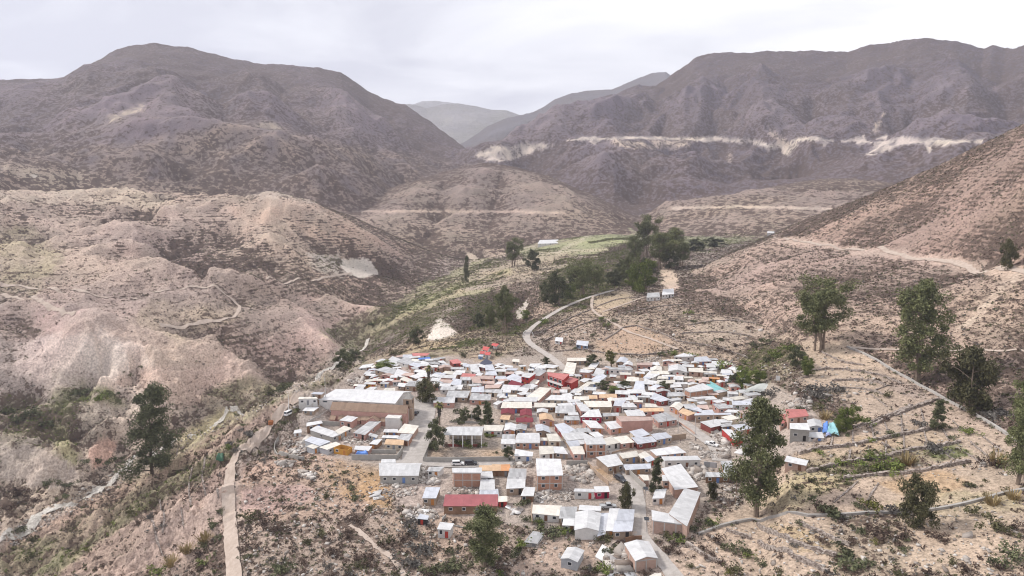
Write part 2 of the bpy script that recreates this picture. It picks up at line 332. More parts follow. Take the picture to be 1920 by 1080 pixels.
for p, h, w in (([(1245,155),(1200,190),(1130,230),(1060,255)], 65, 200), ([(1300,135),(1310,170),(1330,220),(1350,256)], 60, 190), ([(1440,102),(1420,160),(1400,215),(1410,258)], 60, 190), ([(1690,110),(1660,150),(1600,190),(1540,250)], 75, 220), ([(1795,110),(1800,150),(1800,210),(1780,256)], 65, 200), ([(1560,104),(1540,160),(1500,220),(1475,268)], -65, 170), ([(1370,106),(1370,170),(1390,220)], -45, 140), ([(1740,100),(1710,170),(1660,230),(1640,260)], -60, 160), ([(1870,95),(1870,170),(1900,230)], -50, 160), ([(1230,140),(1240,200),(1230,250)], -45, 150), ([(1080,205),(1030,240),(980,265)], 40, 150),
                ([(1150,275),(1120,320),(1080,350)], 30, 130), ([(1300,275),(1290,320),(1260,370)], 35, 140), ([(1400,280),(1420,310),(1400,345)], 25, 120), ([(1230,275),(1210,330),(1190,370)], -28, 110), ([(1480,295),(1500,315),(1480,335)], -25, 100), ([(1600,280),(1640,310),(1620,335)], 25, 120)):
    crease(p, h, w, .35, rmin=1700)
for p, h, w in (([(900,312),(880,360),(850,410),(830,450)], 9, 110), ([(960,318),(990,370),(1000,420)], 8, 100), ([(930,320),(930,370),(920,430)], -16, 70), ([(1040,350),(1080,390),(1100,425)], 14, 90), ([(820,335),(780,380),(740,430)], 12, 100), ([(850,330),(820,390),(800,450)], -14, 60)):
    crease(p, h, w, rmin=1050, rmax=1700)
# ------------------------------------------------------------------ soils, plant cover and a painted haze tint on mountains, kept as mesh attributes
PU, PV = project(GX, GY, ZT)
SOIL = np.zeros(ZT.shape+(3,), np.float32); VEG = np.zeros(ZT.shape, np.float32); TERR = np.zeros(ZT.shape, np.float32)
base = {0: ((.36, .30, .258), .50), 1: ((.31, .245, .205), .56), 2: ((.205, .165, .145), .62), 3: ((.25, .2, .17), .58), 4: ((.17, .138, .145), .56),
        5: ((.157, .13, .143), .56), 6: ((.125, .115, .125), .45), 7: ((.27, .255, .24), .35), 8: ((.33, .32, .32), .3)}  # mountain colours have haze mixed in: purplish first, palest on the farthest
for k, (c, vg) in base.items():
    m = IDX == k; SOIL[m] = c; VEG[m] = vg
big = fbm(GX, GY, 220, 4, off=2.)[..., None]; mid = fbm(GX, GY, 38, 4, off=8.)[..., None]
_lp, _la = LR[:, None]*np.ones_like(PU), PH[None, :]*np.ones_like(PU)
def _w(l, o): return fbm(_la, _lp, l, 4, .6, off=o)
WARPS = [(34*_w(.055, o)+9*_w(.009, o+3), 24*_w(.055, o+7)+7*_w(.009, o+11)) for o in (1., 31., 61.)]
# fine edge noise that follows distance
def pip(poly, U, V):
    x = np.array([p[0] for p in poly], float); y = np.array([p[1] for p in poly], float)
    ins = np.zeros(U.shape, bool); j = len(x)-1
    for i in range(len(x)):
        c = ((y[i] > V) != (y[j] > V)) & (U < (x[j]-x[i])*(V-y[i])/(y[j]-y[i]+1e-9)+x[i]); ins ^= c; j = i
    return ins
def paint(poly, col=None, veg=None, terr=None, s=1.0, idx=None, warp=1.0, rmin=0, rmax=1e9, soft=0.):
    us = [p[0] for p in poly]; vs = [p[1] for p in poly]
    m = (PU > min(us)-12) & (PU < max(us)+12) & (PV > min(vs)-12) & (PV < max(vs)+12) & (RG > rmin) & (RG < rmax)
    if idx is not None: m &= np.isin(IDX, idx)
    w = np.nonzero(m)
    if len(w[0]) == 0: return
    ins = np.zeros(len(w[0]), np.float32); lim = max(us)-min(us), max(vs)-min(vs); a = warp*min(1.0, (min(lim)+6)/45)
    for wu, wv in WARPS: ins += pip(poly, PU[w]+wu[w]*a, PV[w]+wv[w]*a)/3.0
    k = ins > 0; w = (w[0][k], w[1][k]); ss = ins[k][:, None]*s
    if soft: ss = ss*sst(-soft, soft, mid[w]+0.15)
    if col is not None:
      col = np.array(col, np.float32); col = col*.72+.28*np.array((.375,.295,.24), np.float32)*(col.mean()/.303)
      SOIL[w] = SOIL[w]*(1-ss) + np.array(col, np.float32)*ss
    s1 = ss[:, 0]
    if veg is not None: VEG[w] = VEG[w]*(1-s1) + veg*s1
    if terr is not None: TERR[w] = TERR[w]*(1-s1) + terr*s1
def pline(pts, width, U=None, V=None):
    """distance in px to a polyline, as a polygon strip for paint()"""
    pts = [Vector(p) for p in pts]; L, Rr = [], []
    for i, p in enumerate(pts):
        d = (pts[min(i+1, len(pts)-1)]-pts[max(i-1, 0)]).normalized(); n = Vector((-d.y, d.x))
        w = width[i] if hasattr(width, '__len__') else width
        L.append(p+n*w/2); Rr.append(p-n*w/2)
    return [tuple(p) for p in L+Rr[::-1]]
PINK = (.41, .305, .265); CREAM = (.44, .37, .31); WHITE = (.60, .575, .55); OLIVE = (.21, .195, .125); GREEN = (.19, .195, .10); STRAW = (.42, .335, .2); ORANGE = (.45, .29, .145); GREY = (.36, .325, .30); TAN = (.385, .3, .235); DARK = (.2, .155, .13)
# left hills
paint([(0,330),(330,345),(700,400),(840,470),(760,560),(640,640),(600,700),(300,760),(0,640)], (.36,.285,.24), .52, .8, idx=[0,4])
paint([(0,300),(200,330),(330,380),(260,395),(120,375),(0,385)], (.42,.35,.285), .36, .3)
paint([(430,385),(640,385),(720,440),(800,480),(700,500),(560,430),(450,430)], (.40,.30,.245), .4, .9, soft=.4)
paint([(110,395),(240,390),(420,480),(560,530),(480,545),(330,520),(210,520),(150,430)], (.33,.26,.225), .60, 1., soft=.6)
paint([(0,430),(60,420),(120,480),(60,560),(0,540)], (.31,.275,.19), .5, .4, soft=.5)
paint([(280,470),(380,430),(470,420),(520,470),(420,520),(330,520)], None, .66, soft=.5)
paint([(395,470),(460,455),(520,500),(440,520)], None, .75, soft=.4)
paint([(590,480),(690,480),(730,530),(660,560),(580,520)], PINK, .4, soft=.5)
paint([(560,560),(700,540),(740,590),(640,650),(560,620)], PINK, .42, soft=.4)
paint([(470,640),(640,600),(600,690),(520,720),(400,700),(420,650)], PINK, .46, soft=.5)
paint([(30,640),(190,615),(260,650),(330,720),(330,790),(200,780),(100,740),(30,700)], (.45,.38,.335), .36, 0)
paint([(150,640),(230,635),(245,690),(205,715),(150,690)], (.52,.46,.41), .2, 0)
paint([(60,570),(160,580),(140,630),(70,620)], PINK, .3, soft=.4)
paint([(280,560),(480,570),(430,610),(330,640),(250,600)], (.35,.29,.215), .46, .5, soft=.5)
paint([(250,690),(420,690),(540,715),(480,740),(340,760),(270,740)], (.40,.305,.265), .42)
paint([(380,740),(470,700),(540,720),(500,760),(400,790)], OLIVE, .65, soft=.4)
paint([(0,740),(130,760),(120,820),(60,840),(0,830)], (.3,.28,.2), .7, soft=.3)
paint([(110,700),(210,730),(240,770),(130,790),(90,760)], (.24,.25,.13), .75, soft=.3)
paint([(90,790),(130,790),(150,870),(115,880)], (.29,.28,.17), .4)
paint([(0,830),(60,825),(140,870),(160,905),(100,925),(0,900)], (.33,.29,.27), .12)
paint([(0,905),(110,920),(150,910),(100,960),(0,1000)], (.36,.3,.25), .55)
paint([(165,845),(195,820),(220,830),(212,865),(175,880)], (.42,.275,.235), .05, warp=.4)
paint([(0,300),(60,325),(40,335),(0,330)], CREAM, .2)
paint([(52,328),(75,325),(65,335)], WHITE, 0, warp=.3)
# slope from the village down to the river
paint([(440,860),(560,740),(640,700),(690,680),(640,700),(420,800),(240,900),(0,1020),(0,1080),(430,1080)], (.375,.28,.23), .48)
paint(pline([(0,1075),(160,1000),(300,920),(430,850),(560,770),(660,690)], [70,50,40,26,22,16]), (.215,.205,.125), .72, soft=.35)
paint(pline([(90,1080),(220,980),(330,905),(440,840)], [22,18,14,10]), (.25,.235,.14), .6)
paint(pline([(30,1060),(110,1030)], 60), (.19,.195,.105), .7, soft=.5)
paint([(330,820),(400,775),(470,765),(420,800),(345,838)], (.37,.33,.2), .15)
paint(pline([(240,905),(420,800),(620,705)], [20,16,10]), (.28,.27,.165), .5, soft=.4)
paint([(420,880),(425,1000),(300,1060),(250,1080),(200,1080),(330,960)], (.43,.325,.275), .28)
paint([(455,880),(560,820),(700,880),(700,960),(560,990),(450,970)], (.43,.315,.245), .3)
paint([(455,925),(560,905),(600,930),(500,965),(450,955)], (.42,.29,.26), .24)
paint([(640,860),(720,870),(700,935),(640,935),(600,890)], ORANGE, .2, soft=.6)
paint([(450,980),(740,960),(800,1080),(450,1080)], (.40,.315,.26), .46)
paint([(740,980),(860,1000),(830,1060),(760,1040)], TAN, .25)
paint([(700,985),(820,940),(960,960),(1060,1000),(1150,1020),(1180,1080),(800,1080)], (.385,.295,.23), .38, soft=.6)
paint([(980,1030),(1110,1000),(1120,1060),(960,1080)], (.42,.32,.26), .15)
# the village itself
VILL = [(560,745),(640,715),(690,675),(800,655),(1000,670),(1060,655),(1200,675),(1300,655),(1420,700),(1470,730),(1560,790),(1545,830),(1500,850),(1400,870),(1330,930),(1290,1010),(1180,1005),(1000,990),(880,970),(760,955),(720,900),(650,865),(560,845)]
paint(VILL, (.355,.31,.28), .06, 0, warp=.5)
paint([(655,865),(720,875),(740,960),(700,950)], ORANGE, .2, soft=.4)
paint([(800,838),(960,842),(960,858),(800,856)], (.40,.27,.16), .2, soft=.5)
paint([(1130,880),(1200,905),(1140,905),(1085,875)], ORANGE, .1, soft=.5)
# behind the village
paint([(660,690),(760,640),(880,600),(980,610),(1000,640),(920,680),(800,660),(700,680)], (.37,.305,.22), .45)
paint([(740,665),(800,640),(850,640),(900,625),(880,650),(820,670)], STRAW, .2, soft=.4)
paint(pline([(700,700),(820,660),(950,625),(1060,585),(1150,555)], [10,14,16,12,8]), (.2,.21,.11), .75, soft=.4)
paint([(600,620),(740,560),(880,500),(960,490),(960,530),(860,560),(760,610),(660,660)], (.29,.27,.175), .56, .3, idx=[0])
paint(pline([(690,610),(760,580),(850,540),(940,515)], [8,8,6,6]), (.28,.28,.14), .5)
paint([(860,520),(960,490),(1040,470),(1060,500),(960,545),(870,545)], (.385,.33,.25), .3, .4)
paint([(870,560),(960,530),(1020,540),(1010,600),(930,620),(870,600)], (.38,.295,.25), .5, soft=.5)
paint([(970,560),(1050,520),(1080,560),(1000,600)], (.4,.3,.26), .3)
paint([(880,560),(930,555),(940,620),(890,615)], GREEN, .7, soft=.4)
paint([(960,470),(1080,440),(1190,435),(1180,470),(1100,480),(1000,490)], (.31,.32,.19), .15, .4)
paint([(1090,440),(1190,432),(1160,462),(1080,478)], (.28,.32,.18), .08)
paint([(1000,475),(1060,470),(1090,500),(1030,500)], (.38,.33,.25), .2)
paint([(1040,490),(1150,480),(1190,500),(1150,560),(1040,560)], (.22,.21,.12), .72, soft=.3)
paint([(1110,430),(1250,425),(1430,435),(1460,440),(1300,470),(1180,450)], (.28,.3,.2), .3, idx=[0,3])
paint([(1120,460),(1200,455),(1220,500),(1150,490)], (.24,.2,.17), .6)
paint([(635,487),(690,483),(712,512),(680,522),(645,515)], WHITE, .02, warp=.3)
paint([(575,475),(640,478),(640,520),(590,510)], (.38,.35,.33), .4)
paint([(800,637),(822,596),(862,624),(815,638)], WHITE, .02, warp=.3)
paint([(872,478),(878,470),(898,484),(884,490)], CREAM, .02, warp=.4)
paint([(900,465),(945,460),(950,480),(910,482)], (.42,.34,.28), .3, warp=.5)
paint([(965,585),(990,560),(985,595),(970,600)], WHITE, .1, warp=.5)
for pg, vg in (([(700,620),(760,600),(860,560),(880,580),(800,620),(720,650)], .7), ([(640,700),(690,650),(740,600),(720,640),(690,680)], .8), ([(760,560),(880,500),(940,480),(920,500),(860,545),(780,590)], .6), ([(1020,510),(1150,480),(1200,520),(1160,555),(1040,575),(1000,560)], .8), ([(870,545),(930,540),(950,620),(885,620)], .75)):
    paint(pg, (.24,.235,.135), vg-.18, .2, soft=.35)
# fields between the village and the right hill
paint([(1010,620),(1100,575),(1250,560),(1420,600),(1520,640),(1480,700),(1380,680),(1200,670),(1060,670)], (.385,.305,.25), .38, .6)
paint([(1110,640),(1180,605),(1270,640),(1220,660),(1130,660)], (.42,.30,.22), .1, 1.0)
paint([(1110,560),(1180,545),(1180,580),(1120,590)], (.42,.335,.245), .1)
paint([(1130,590),(1200,560),(1330,575),(1420,600),(1300,600),(1200,600)], (.36,.28,.23), .5, soft=.5)
paint([(1270,600),(1390,590),(1440,610),(1400,650),(1300,640)], (.41,.33,.275), .3)
paint([(1390,660),(1480,640),(1520,690),(1430,715),(1380,700)], (.27,.26,.15), .6, soft=.5)
for pl, w_, c_, v_ in (([(690,625),(760,590),(830,560),(900,528),(960,508)], 9, (.40,.36,.22), .1), ([(720,600),(800,562),(880,525)], 6, (.34,.35,.17), .2), ([(760,565),(850,525),(930,492)], 7, (.40,.35,.25), .15), ([(780,545),(860,508),(920,480)], 6, (.33,.33,.19), .2), ([(880,490),(960,468),(1040,452)], 7, (.40,.36,.27), .1), ([(900,510),(980,490),(1040,482)], 7, (.39,.34,.26), .1), ([(870,545),(950,520),(1030,505)], 8, (.40,.34,.27), .15),
                        ([(960,455),(1040,440),(1120,432)], 6, (.34,.37,.20), .05), ([(1010,466),(1090,455),(1170,450)], 8, (.33,.37,.19), .05), ([(1000,478),(1080,470),(1140,468)], 5, (.40,.38,.27), .1), ([(1200,436),(1300,438),(1420,440)], 6, (.34,.37,.22), .05), ([(1040,476),(1075,458),(1110,440)], 3, (.46,.42,.34), 0), ([(640,655),(690,625),(730,600)], 8, (.33,.32,.2), .3), ([(840,560),(880,548),(920,545)], 6, (.38,.36,.22), .2)):
    paint(pline(pl, w_), c_, v_, 0, warp=.6, idx=[0, 3])
for pl, w_ in (([(700,612),(780,575),(860,540),(950,515)], 4), ([(780,556),(860,520),(930,488)], 4), ([(900,497),(980,478),(1050,465)], 3), ([(960,462),(1050,446),(1130,437)], 3), ([(1060,505),(1120,490),(1180,470)], 8), ([(1100,455),(1160,448),(1200,446)], 3), ([(1120,600),(1135,608),(1145,615)], 5), ([(720,590),(800,552)], 4)):
    paint(pline(pl, w_), (.17,.175,.09), .85, 0, warp=.8, idx=[0, 3])
# right hill
paint([(1450,442),(1920,234),(2200,90),(2200,560),(1920,520),(1750,490),(1600,470)], (.31,.22,.18), .60, .8, idx=[1])
paint([(1450,450),(1920,525),(2200,600),(2200,900),(1900,800),(1660,690),(1500,635),(1240,552)], (.34,.255,.215), .56, 1.0, idx=[1,0])
paint(pline([(1450,447),(1600,468),(1750,490),(1920,515)], [12,14,16,20]), (.43,.335,.275), .12, 0)
paint([(1238,500),(1262,500),(1275,540),(1255,548),(1240,530)], (.5,.4,.33), .05, warp=.5)
paint(pline([(1800,620),(1850,570),(1920,510)], 12), (.42,.34,.29), .3)
paint(pline([(1690,600),(1800,550),(1870,490)], 8), (.22,.175,.15), .75, soft=.5)
# terraced fields on the right
paint([(1500,640),(1600,650),(1720,720),(1890,820),(1920,860),(1920,1080),(1240,1080),(1320,980),(1400,940),(1480,860),(1560,810),(1600,760),(1500,720)], (.43,.34,.27), .10, .2)
paint([(1500,850),(1560,830),(1720,800),(1800,830),(1700,870),(1520,900)], (.43,.325,.21), .08, soft=.6)
paint([(1640,900),(1760,880),(1830,900),(1760,935),(1680,930)], ORANGE, .08, soft=.7)
paint([(1480,870),(1600,850),(1740,835),(1790,850),(1700,880),(1500,930)], (.25,.235,.15), .5, soft=.5)
paint([(1730,840),(1790,830),(1830,850),(1760,870)], (.2,.22,.1), .4)
paint([(1440,925),(1510,880),(1580,900),(1490,960),(1440,960)], (.43,.37,.22), .3, soft=.5)
paint([(1440,985),(1560,1000),(1620,1050),(1500,1030)], (.44,.335,.19), .2, soft=.6)
paint([(1560,960),(1680,960),(1700,1080),(1560,1080)], (.34,.28,.22), .5, soft=.5)
paint([(1650,950),(1800,920),(1920,930),(1920,960),(1760,965)], (.40,.36,.21), .3, soft=.5)
paint([(1620,690),(1720,720),(1760,760),(1680,740)], (.37,.3,.26), .3)
paint([(-200,300),(60,270),(200,275),(330,250),(470,225),(620,265),(760,290),(900,305),(1000,320),(900,420),(600,420),(0,420)], (.225,.18,.152), .6, .3, idx=[4], soft=.9)
# centre and middle hills
paint([(560,400),(1180,400),(1180,470),(960,465),(800,480),(640,450)], (.26,.21,.178), .6, .7, idx=[2])
paint(pline([(680,397),(820,396),(960,397),(1060,399)], 5), (.38,.30,.25), .25, 0, idx=[2])
paint([(1120,436),(1260,392),(1450,388),(1640,392),(1640,445),(1120,445)], (.28,.225,.19), .58, .8, idx=[3])
paint(pline([(1260,391),(1340,388),(1450,388),(1560,392)], 4), (.44,.37,.31), .15, 0, idx=[3])
# pale road cut and tips of spoil under it on the right mountain
SC_ = (.50,.455,.41)
for pg in ([(1070,262),(1090,256),(1120,255),(1130,262),(1115,272),(1105,266)], [(1140,258),(1180,255),(1270,258),(1350,256),(1410,262),(1400,270),(1340,262),(1250,262),(1180,260)],
           [(1300,262),(1340,256),(1350,262),(1330,268)], [(1400,262),(1425,262),(1450,278),(1440,285),(1420,272)], [(1440,270),(1500,270),(1480,292),(1470,290),(1460,276)],
           [(1475,265),(1500,257),(1545,257),(1540,262),(1500,266)], [(1530,266),(1560,264),(1545,274)], [(1590,260),(1620,254),(1626,266),(1612,274),(1600,266)],
           [(1620,290),(1650,265),(1690,256),(1740,256),(1790,262),(1830,264),(1800,268),(1770,275),(1750,270),(1742,290),(1735,268),(1690,272),(1660,284),(1635,290)],
           [(1640,262),(1665,250),(1662,262)], [(890,290),(930,272),(960,275),(980,268),(1040,270),(1000,285),(960,300),(925,306),(900,298)], [(1830,262),(1846,259),(1840,270),(1828,268)]):
    paint(pg, SC_, .03, 0, idx=[5], warp=.35, soft=.5)
paint(pline([(1060,262),(1200,259),(1400,265),(1470,280),(1500,262),(1640,266),(1830,266)], 2.5), SC_, .05, 0, idx=[5], warp=.3)
paint([(1140,265),(1290,262),(1300,275),(1240,280),(1160,275)], CREAM, .45, idx=[5], soft=.3)
for pg in ([(1370,285),(1376,290),(1365,310),(1362,302)], [(1650,215),(1664,208),(1655,222)], [(1440,235),(1478,270),(1465,268),(1440,245)], [(1640,230),(1650,228),(1642,255),(1634,252)]):
    paint(pg, CREAM, .2, idx=[5], soft=.3)
for pg in ([(190,228),(240,205),(270,198),(255,212),(215,226)], [(140,258),(165,245),(160,252)], [(470,232),(510,225),(530,240),(500,245)]):
    paint(pg, (.36,.31,.25), .2, idx=[4], soft=.5)
paint([(0,160),(80,160),(85,230),(0,235)], None, .5, idx=[4])
# crags near the crests, pale screes, brush thinning with height
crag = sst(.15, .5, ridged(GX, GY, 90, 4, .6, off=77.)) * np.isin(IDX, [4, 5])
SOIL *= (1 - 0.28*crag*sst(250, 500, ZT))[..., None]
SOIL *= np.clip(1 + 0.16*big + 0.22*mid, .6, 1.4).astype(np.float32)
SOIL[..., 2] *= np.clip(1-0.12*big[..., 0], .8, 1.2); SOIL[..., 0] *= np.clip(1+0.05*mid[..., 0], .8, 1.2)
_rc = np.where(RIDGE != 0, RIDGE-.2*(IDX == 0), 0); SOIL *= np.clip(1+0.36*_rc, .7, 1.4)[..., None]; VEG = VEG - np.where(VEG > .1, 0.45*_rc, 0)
_mt = np.isin(IDX, [4, 5]) & (VEG > .3); VEG = np.where(_mt, .47+.55*(VEG-.5), VEG); VEG = np.clip(VEG + 0.16*big[..., 0]*(VEG > .15) + 0.12*mid[..., 0]*(VEG > .1), 0, 1)

# ------------------------------------------------------------------ terrain material
def mat(name, col=(.5, .5, .5), rough=.8, metal=0., spec=.3):
    m = bpy.data.materials.new(name); m.use_nodes = True; b = m.node_tree.nodes['Principled BSDF']
    b.inputs['Base Color'].default_value = (*col, 1); b.inputs['Roughness'].default_value = rough; b.inputs['Metallic'].default_value = metal
    b.inputs['Specular IOR Level'].default_value = spec; return m
def noise(nt, vec, scale, detail=4, rough=.6, dist=0.):
    n = N(nt, 'ShaderNodeTexNoise'); n.inputs['Scale'].default_value = scale; n.inputs['Detail'].default_value = detail; n.inputs['Roughness'].default_value = rough; n.inputs['Distortion'].default_value = dist
    nt.links.new(vec, n.inputs['Vector']); return n.outputs['Fac']
def mixc(nt, f, a, b, blend='MIX'):
    n = N(nt, 'ShaderNodeMix', data_type='RGBA', blend_type=blend)
    for i, x in ((0, f), (6, a), (7, b)):
        if isinstance(x, (int, float)): n.inputs[i].default_value = x
        elif isinstance(x, tuple): n.inputs[i].default_value = (*x, 1) if len(x) == 3 else x
        else: nt.links.new(x, n.inputs[i])
    return n.outputs[2]
def smooth(nt, x, lo, hi):
    n = N(nt, 'ShaderNodeMapRange', interpolation_type='SMOOTHSTEP'); nt.links.new(x, n.inputs[0])
    for i, q in ((1, lo), (2, hi)):
        if isinstance(q, (int, float)): n.inputs[i].default_value = q
        else: nt.links.new(q, n.inputs[i])
    return n.outputs[0]
def terrain_material():
    m = mat('hillside_earth', rough=.95, spec=.1); nt = m.node_tree; b = nt.nodes['Principled BSDF']
    g = N(nt, 'ShaderNodeNewGeometry'); P = g.outputs['Position']
    at = lambda n: N(nt, 'ShaderNodeAttribute', attribute_name=n)
    soil = at('soil').outputs['Color']; veg = at('veg').outputs['Fac']; ter = at('terr').outputs['Fac']; far = at('far').outputs['Fac']
    sp = N(nt, 'ShaderNodeSeparateXYZ'); nt.links.new(P, sp.inputs[0])
    n1 = noise(nt, P, .8, 3, .65); n2 = noise(nt, P, .2, 4, .65, .4); n3 = noise(nt, P, .028, 5, .62, .3); nb = noise(nt, P, 2.3, 3, .6)
    # brush: close by single bushes, further off clumps
    fine = M(nt, 'ADD', M(nt, 'MULTIPLY', n1, .38), M(nt, 'ADD', M(nt, 'MULTIPLY', n2, .44), M(nt, 'MULTIPLY', n3, .18)))
    n4 = noise(nt, P, .11, 3, .7); coarse = M(nt, 'ADD', M(nt, 'MULTIPLY', n4, .6), M(nt, 'ADD', M(nt, 'MULTIPLY', n2, .22), M(nt, 'MULTIPLY', n3, .18)))
    mixf = N(nt, 'ShaderNodeMix', data_type='FLOAT'); nt.links.new(far, mixf.inputs[0]); nt.links.new(fine, mixf.inputs[2]); nt.links.new(coarse, mixf.inputs[3])
    # contour lines of old terraces and goat tracks
    tw = M(nt, 'SINE', M(nt, 'ADD', M(nt, 'MULTIPLY', sp.outputs[2], 2.1), M(nt, 'MULTIPLY', n3, 14.0)))
    pat = M(nt, 'ADD', M(nt, 'ADD', M(nt, 'MULTIPLY', mixf.outputs[0], 2.4), -.70), M(nt, 'MULTIPLY', M(nt, 'MULTIPLY', M(nt, 'MULTIPLY', tw, ter), smooth(nt, n4, .3, .7)), 0.125))
    thr = M(nt, 'SUBTRACT', M(nt, 'SUBTRACT', 0.765, M(nt, 'MULTIPLY', far, 0.07)), M(nt, 'MULTIPLY', veg, 0.58))
    mask = smooth(nt, pat, thr, M(nt, 'ADD', thr, 0.085))
    mask = M(nt, 'MULTIPLY', mask, smooth(nt, veg, .02, .12))
    vr = N(nt, 'ShaderNodeValToRGB'); nt.links.new(n2, vr.inputs[0]); cr = vr.color_ramp
    cr.elements[0].position = .32; cr.elements[0].color = (.058, .04, .034, 1); cr.elements[1].position = .68; cr.elements[1].color = (.118, .085, .068, 1)
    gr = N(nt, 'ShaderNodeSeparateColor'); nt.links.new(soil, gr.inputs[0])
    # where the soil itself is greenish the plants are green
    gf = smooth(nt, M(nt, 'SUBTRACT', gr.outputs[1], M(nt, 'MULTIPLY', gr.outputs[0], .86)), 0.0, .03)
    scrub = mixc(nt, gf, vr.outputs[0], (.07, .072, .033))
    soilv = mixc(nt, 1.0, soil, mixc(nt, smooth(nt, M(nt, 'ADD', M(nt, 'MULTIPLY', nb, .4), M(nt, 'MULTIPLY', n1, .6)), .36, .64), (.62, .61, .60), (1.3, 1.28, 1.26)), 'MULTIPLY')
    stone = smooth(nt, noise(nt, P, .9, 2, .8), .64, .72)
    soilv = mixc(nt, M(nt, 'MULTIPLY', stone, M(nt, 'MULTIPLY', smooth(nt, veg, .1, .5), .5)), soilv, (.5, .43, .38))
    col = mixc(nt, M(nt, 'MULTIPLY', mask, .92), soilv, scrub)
    nt.links.new(col, b.inputs['Base Color'])
    bp = N(nt, 'ShaderNodeBump'); bp.inputs['Strength'].default_value = .55; bp.inputs['Distance'].default_value = 1.2
    hgt = M(nt, 'ADD', M(nt, 'ADD', M(nt, 'MULTIPLY', n1, .5), M(nt, 'MULTIPLY', n2, 2.0)), M(nt, 'ADD', M(nt, 'MULTIPLY', mask, .35), M(nt, 'MULTIPLY', nb, .12)))
    nt.links.new(hgt, bp.inputs['Height']); nt.links.new(bp.outputs[0], b.inputs['Normal'])
    return m
EARTH = terrain_material()
FAR = sst(350, 1100, RG)*np.ones_like(ZT)

def build_terrain():
    q = np.arange(NR*NA, dtype=np.int32).reshape(NR, NA)
    quads = np.stack([q[:-1, :-1], q[:-1, 1:], q[1:, 1:], q[1:, :-1]], -1).reshape(-1, 4)
    qi = IDX[:-1, :-1].reshape(-1)
    co = np.stack([GX, GY, ZT], -1).reshape(-1, 3)
    labels = {0: None}
    for k in range(len(LNAME)):
        qq = quads[qi == k]
        if len(qq) == 0: continue
        used = np.zeros(NR*NA, bool); used[qq.ravel()] = True; ids = np.nonzero(used)[0]; rem = np.zeros(NR*NA, np.int32); rem[ids] = np.arange(len(ids))
        me = big_mesh(LNAME[k], co[ids], rem[qq])
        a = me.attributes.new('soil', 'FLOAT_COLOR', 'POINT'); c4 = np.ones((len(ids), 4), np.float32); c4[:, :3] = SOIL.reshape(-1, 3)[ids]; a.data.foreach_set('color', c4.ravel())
        for nm, arr in (('veg', VEG), ('terr', TERR), ('far', FAR)):
            a = me.attributes.new(nm, 'FLOAT', 'POINT'); a.data.foreach_set('value', np.ascontiguousarray(np.broadcast_to(arr, ZT.shape).reshape(-1)[ids], np.float32))
        tag(link(LNAME[k], me, None, [EARTH]), kind='structure')
build_terrain()
# ------------------------------------------------------------------ materials of the built things
def pos_noise(nt, scale, detail=3, rough=.6):
    g = N(nt, 'ShaderNodeNewGeometry'); return noise(nt, g.outputs['Position'], scale, detail, rough)
def wall_mat(name, col, dirt=.25):
    m = mat(name, col, .9, spec=.15); nt = m.node_tree; b = nt.nodes['Principled BSDF']
    oi = N(nt, 'ShaderNodeObjectInfo'); n = pos_noise(nt, .55, 4); n2 = pos_noise(nt, 4.0, 2)
    v = M(nt, 'ADD', M(nt, 'MULTIPLY', oi.outputs['Random'], .22), .89)
    v = M(nt, 'MULTIPLY', v, M(nt, 'ADD', 1-dirt/2, M(nt, 'MULTIPLY', M(nt, 'SUBTRACT', n, .5), dirt*2.2)))
    v = M(nt, 'MULTIPLY', v, M(nt, 'ADD', .9, M(nt, 'MULTIPLY', n2, .2)))
    sc = N(nt, 'ShaderNodeVectorMath', operation='SCALE'); sc.inputs[0].default_value = col; nt.links.new(v, sc.inputs['Scale'])
    nt.links.new(sc.outputs[0], b.inputs['Base Color']); return m
def brick_mat(name, c1, c2, mortar):
    m = mat(name, c1, .92, spec=.1); nt = m.node_tree; b = nt.nodes['Principled BSDF']
    uv = N(nt, 'ShaderNodeUVMap'); br = N(nt, 'ShaderNodeTexBrick'); nt.links.new(uv.outputs[0], br.inputs['Vector'])
    br.inputs['Scale'].default_value = 1.0; br.inputs['Brick Width'].default_value = .42; br.inputs['Row Height'].default_value = .2; br.inputs['Mortar Size'].default_value = .025
    br.inputs['Color1'].default_value = (*c1, 1); br.inputs['Color2'].default_value = (*c2, 1); br.inputs['Mortar'].default_value = (*mortar, 1)
    n = pos_noise(nt, .6, 4); f = M(nt, 'ADD', .72, M(nt, 'MULTIPLY', n, .56))
    c = N(nt, 'ShaderNodeVectorMath', operation='SCALE'); nt.links.new(br.outputs['Color'], c.inputs[0]); nt.links.new(f, c.inputs['Scale']); nt.links.new(c.outputs[0], b.inputs['Base Color']); return m
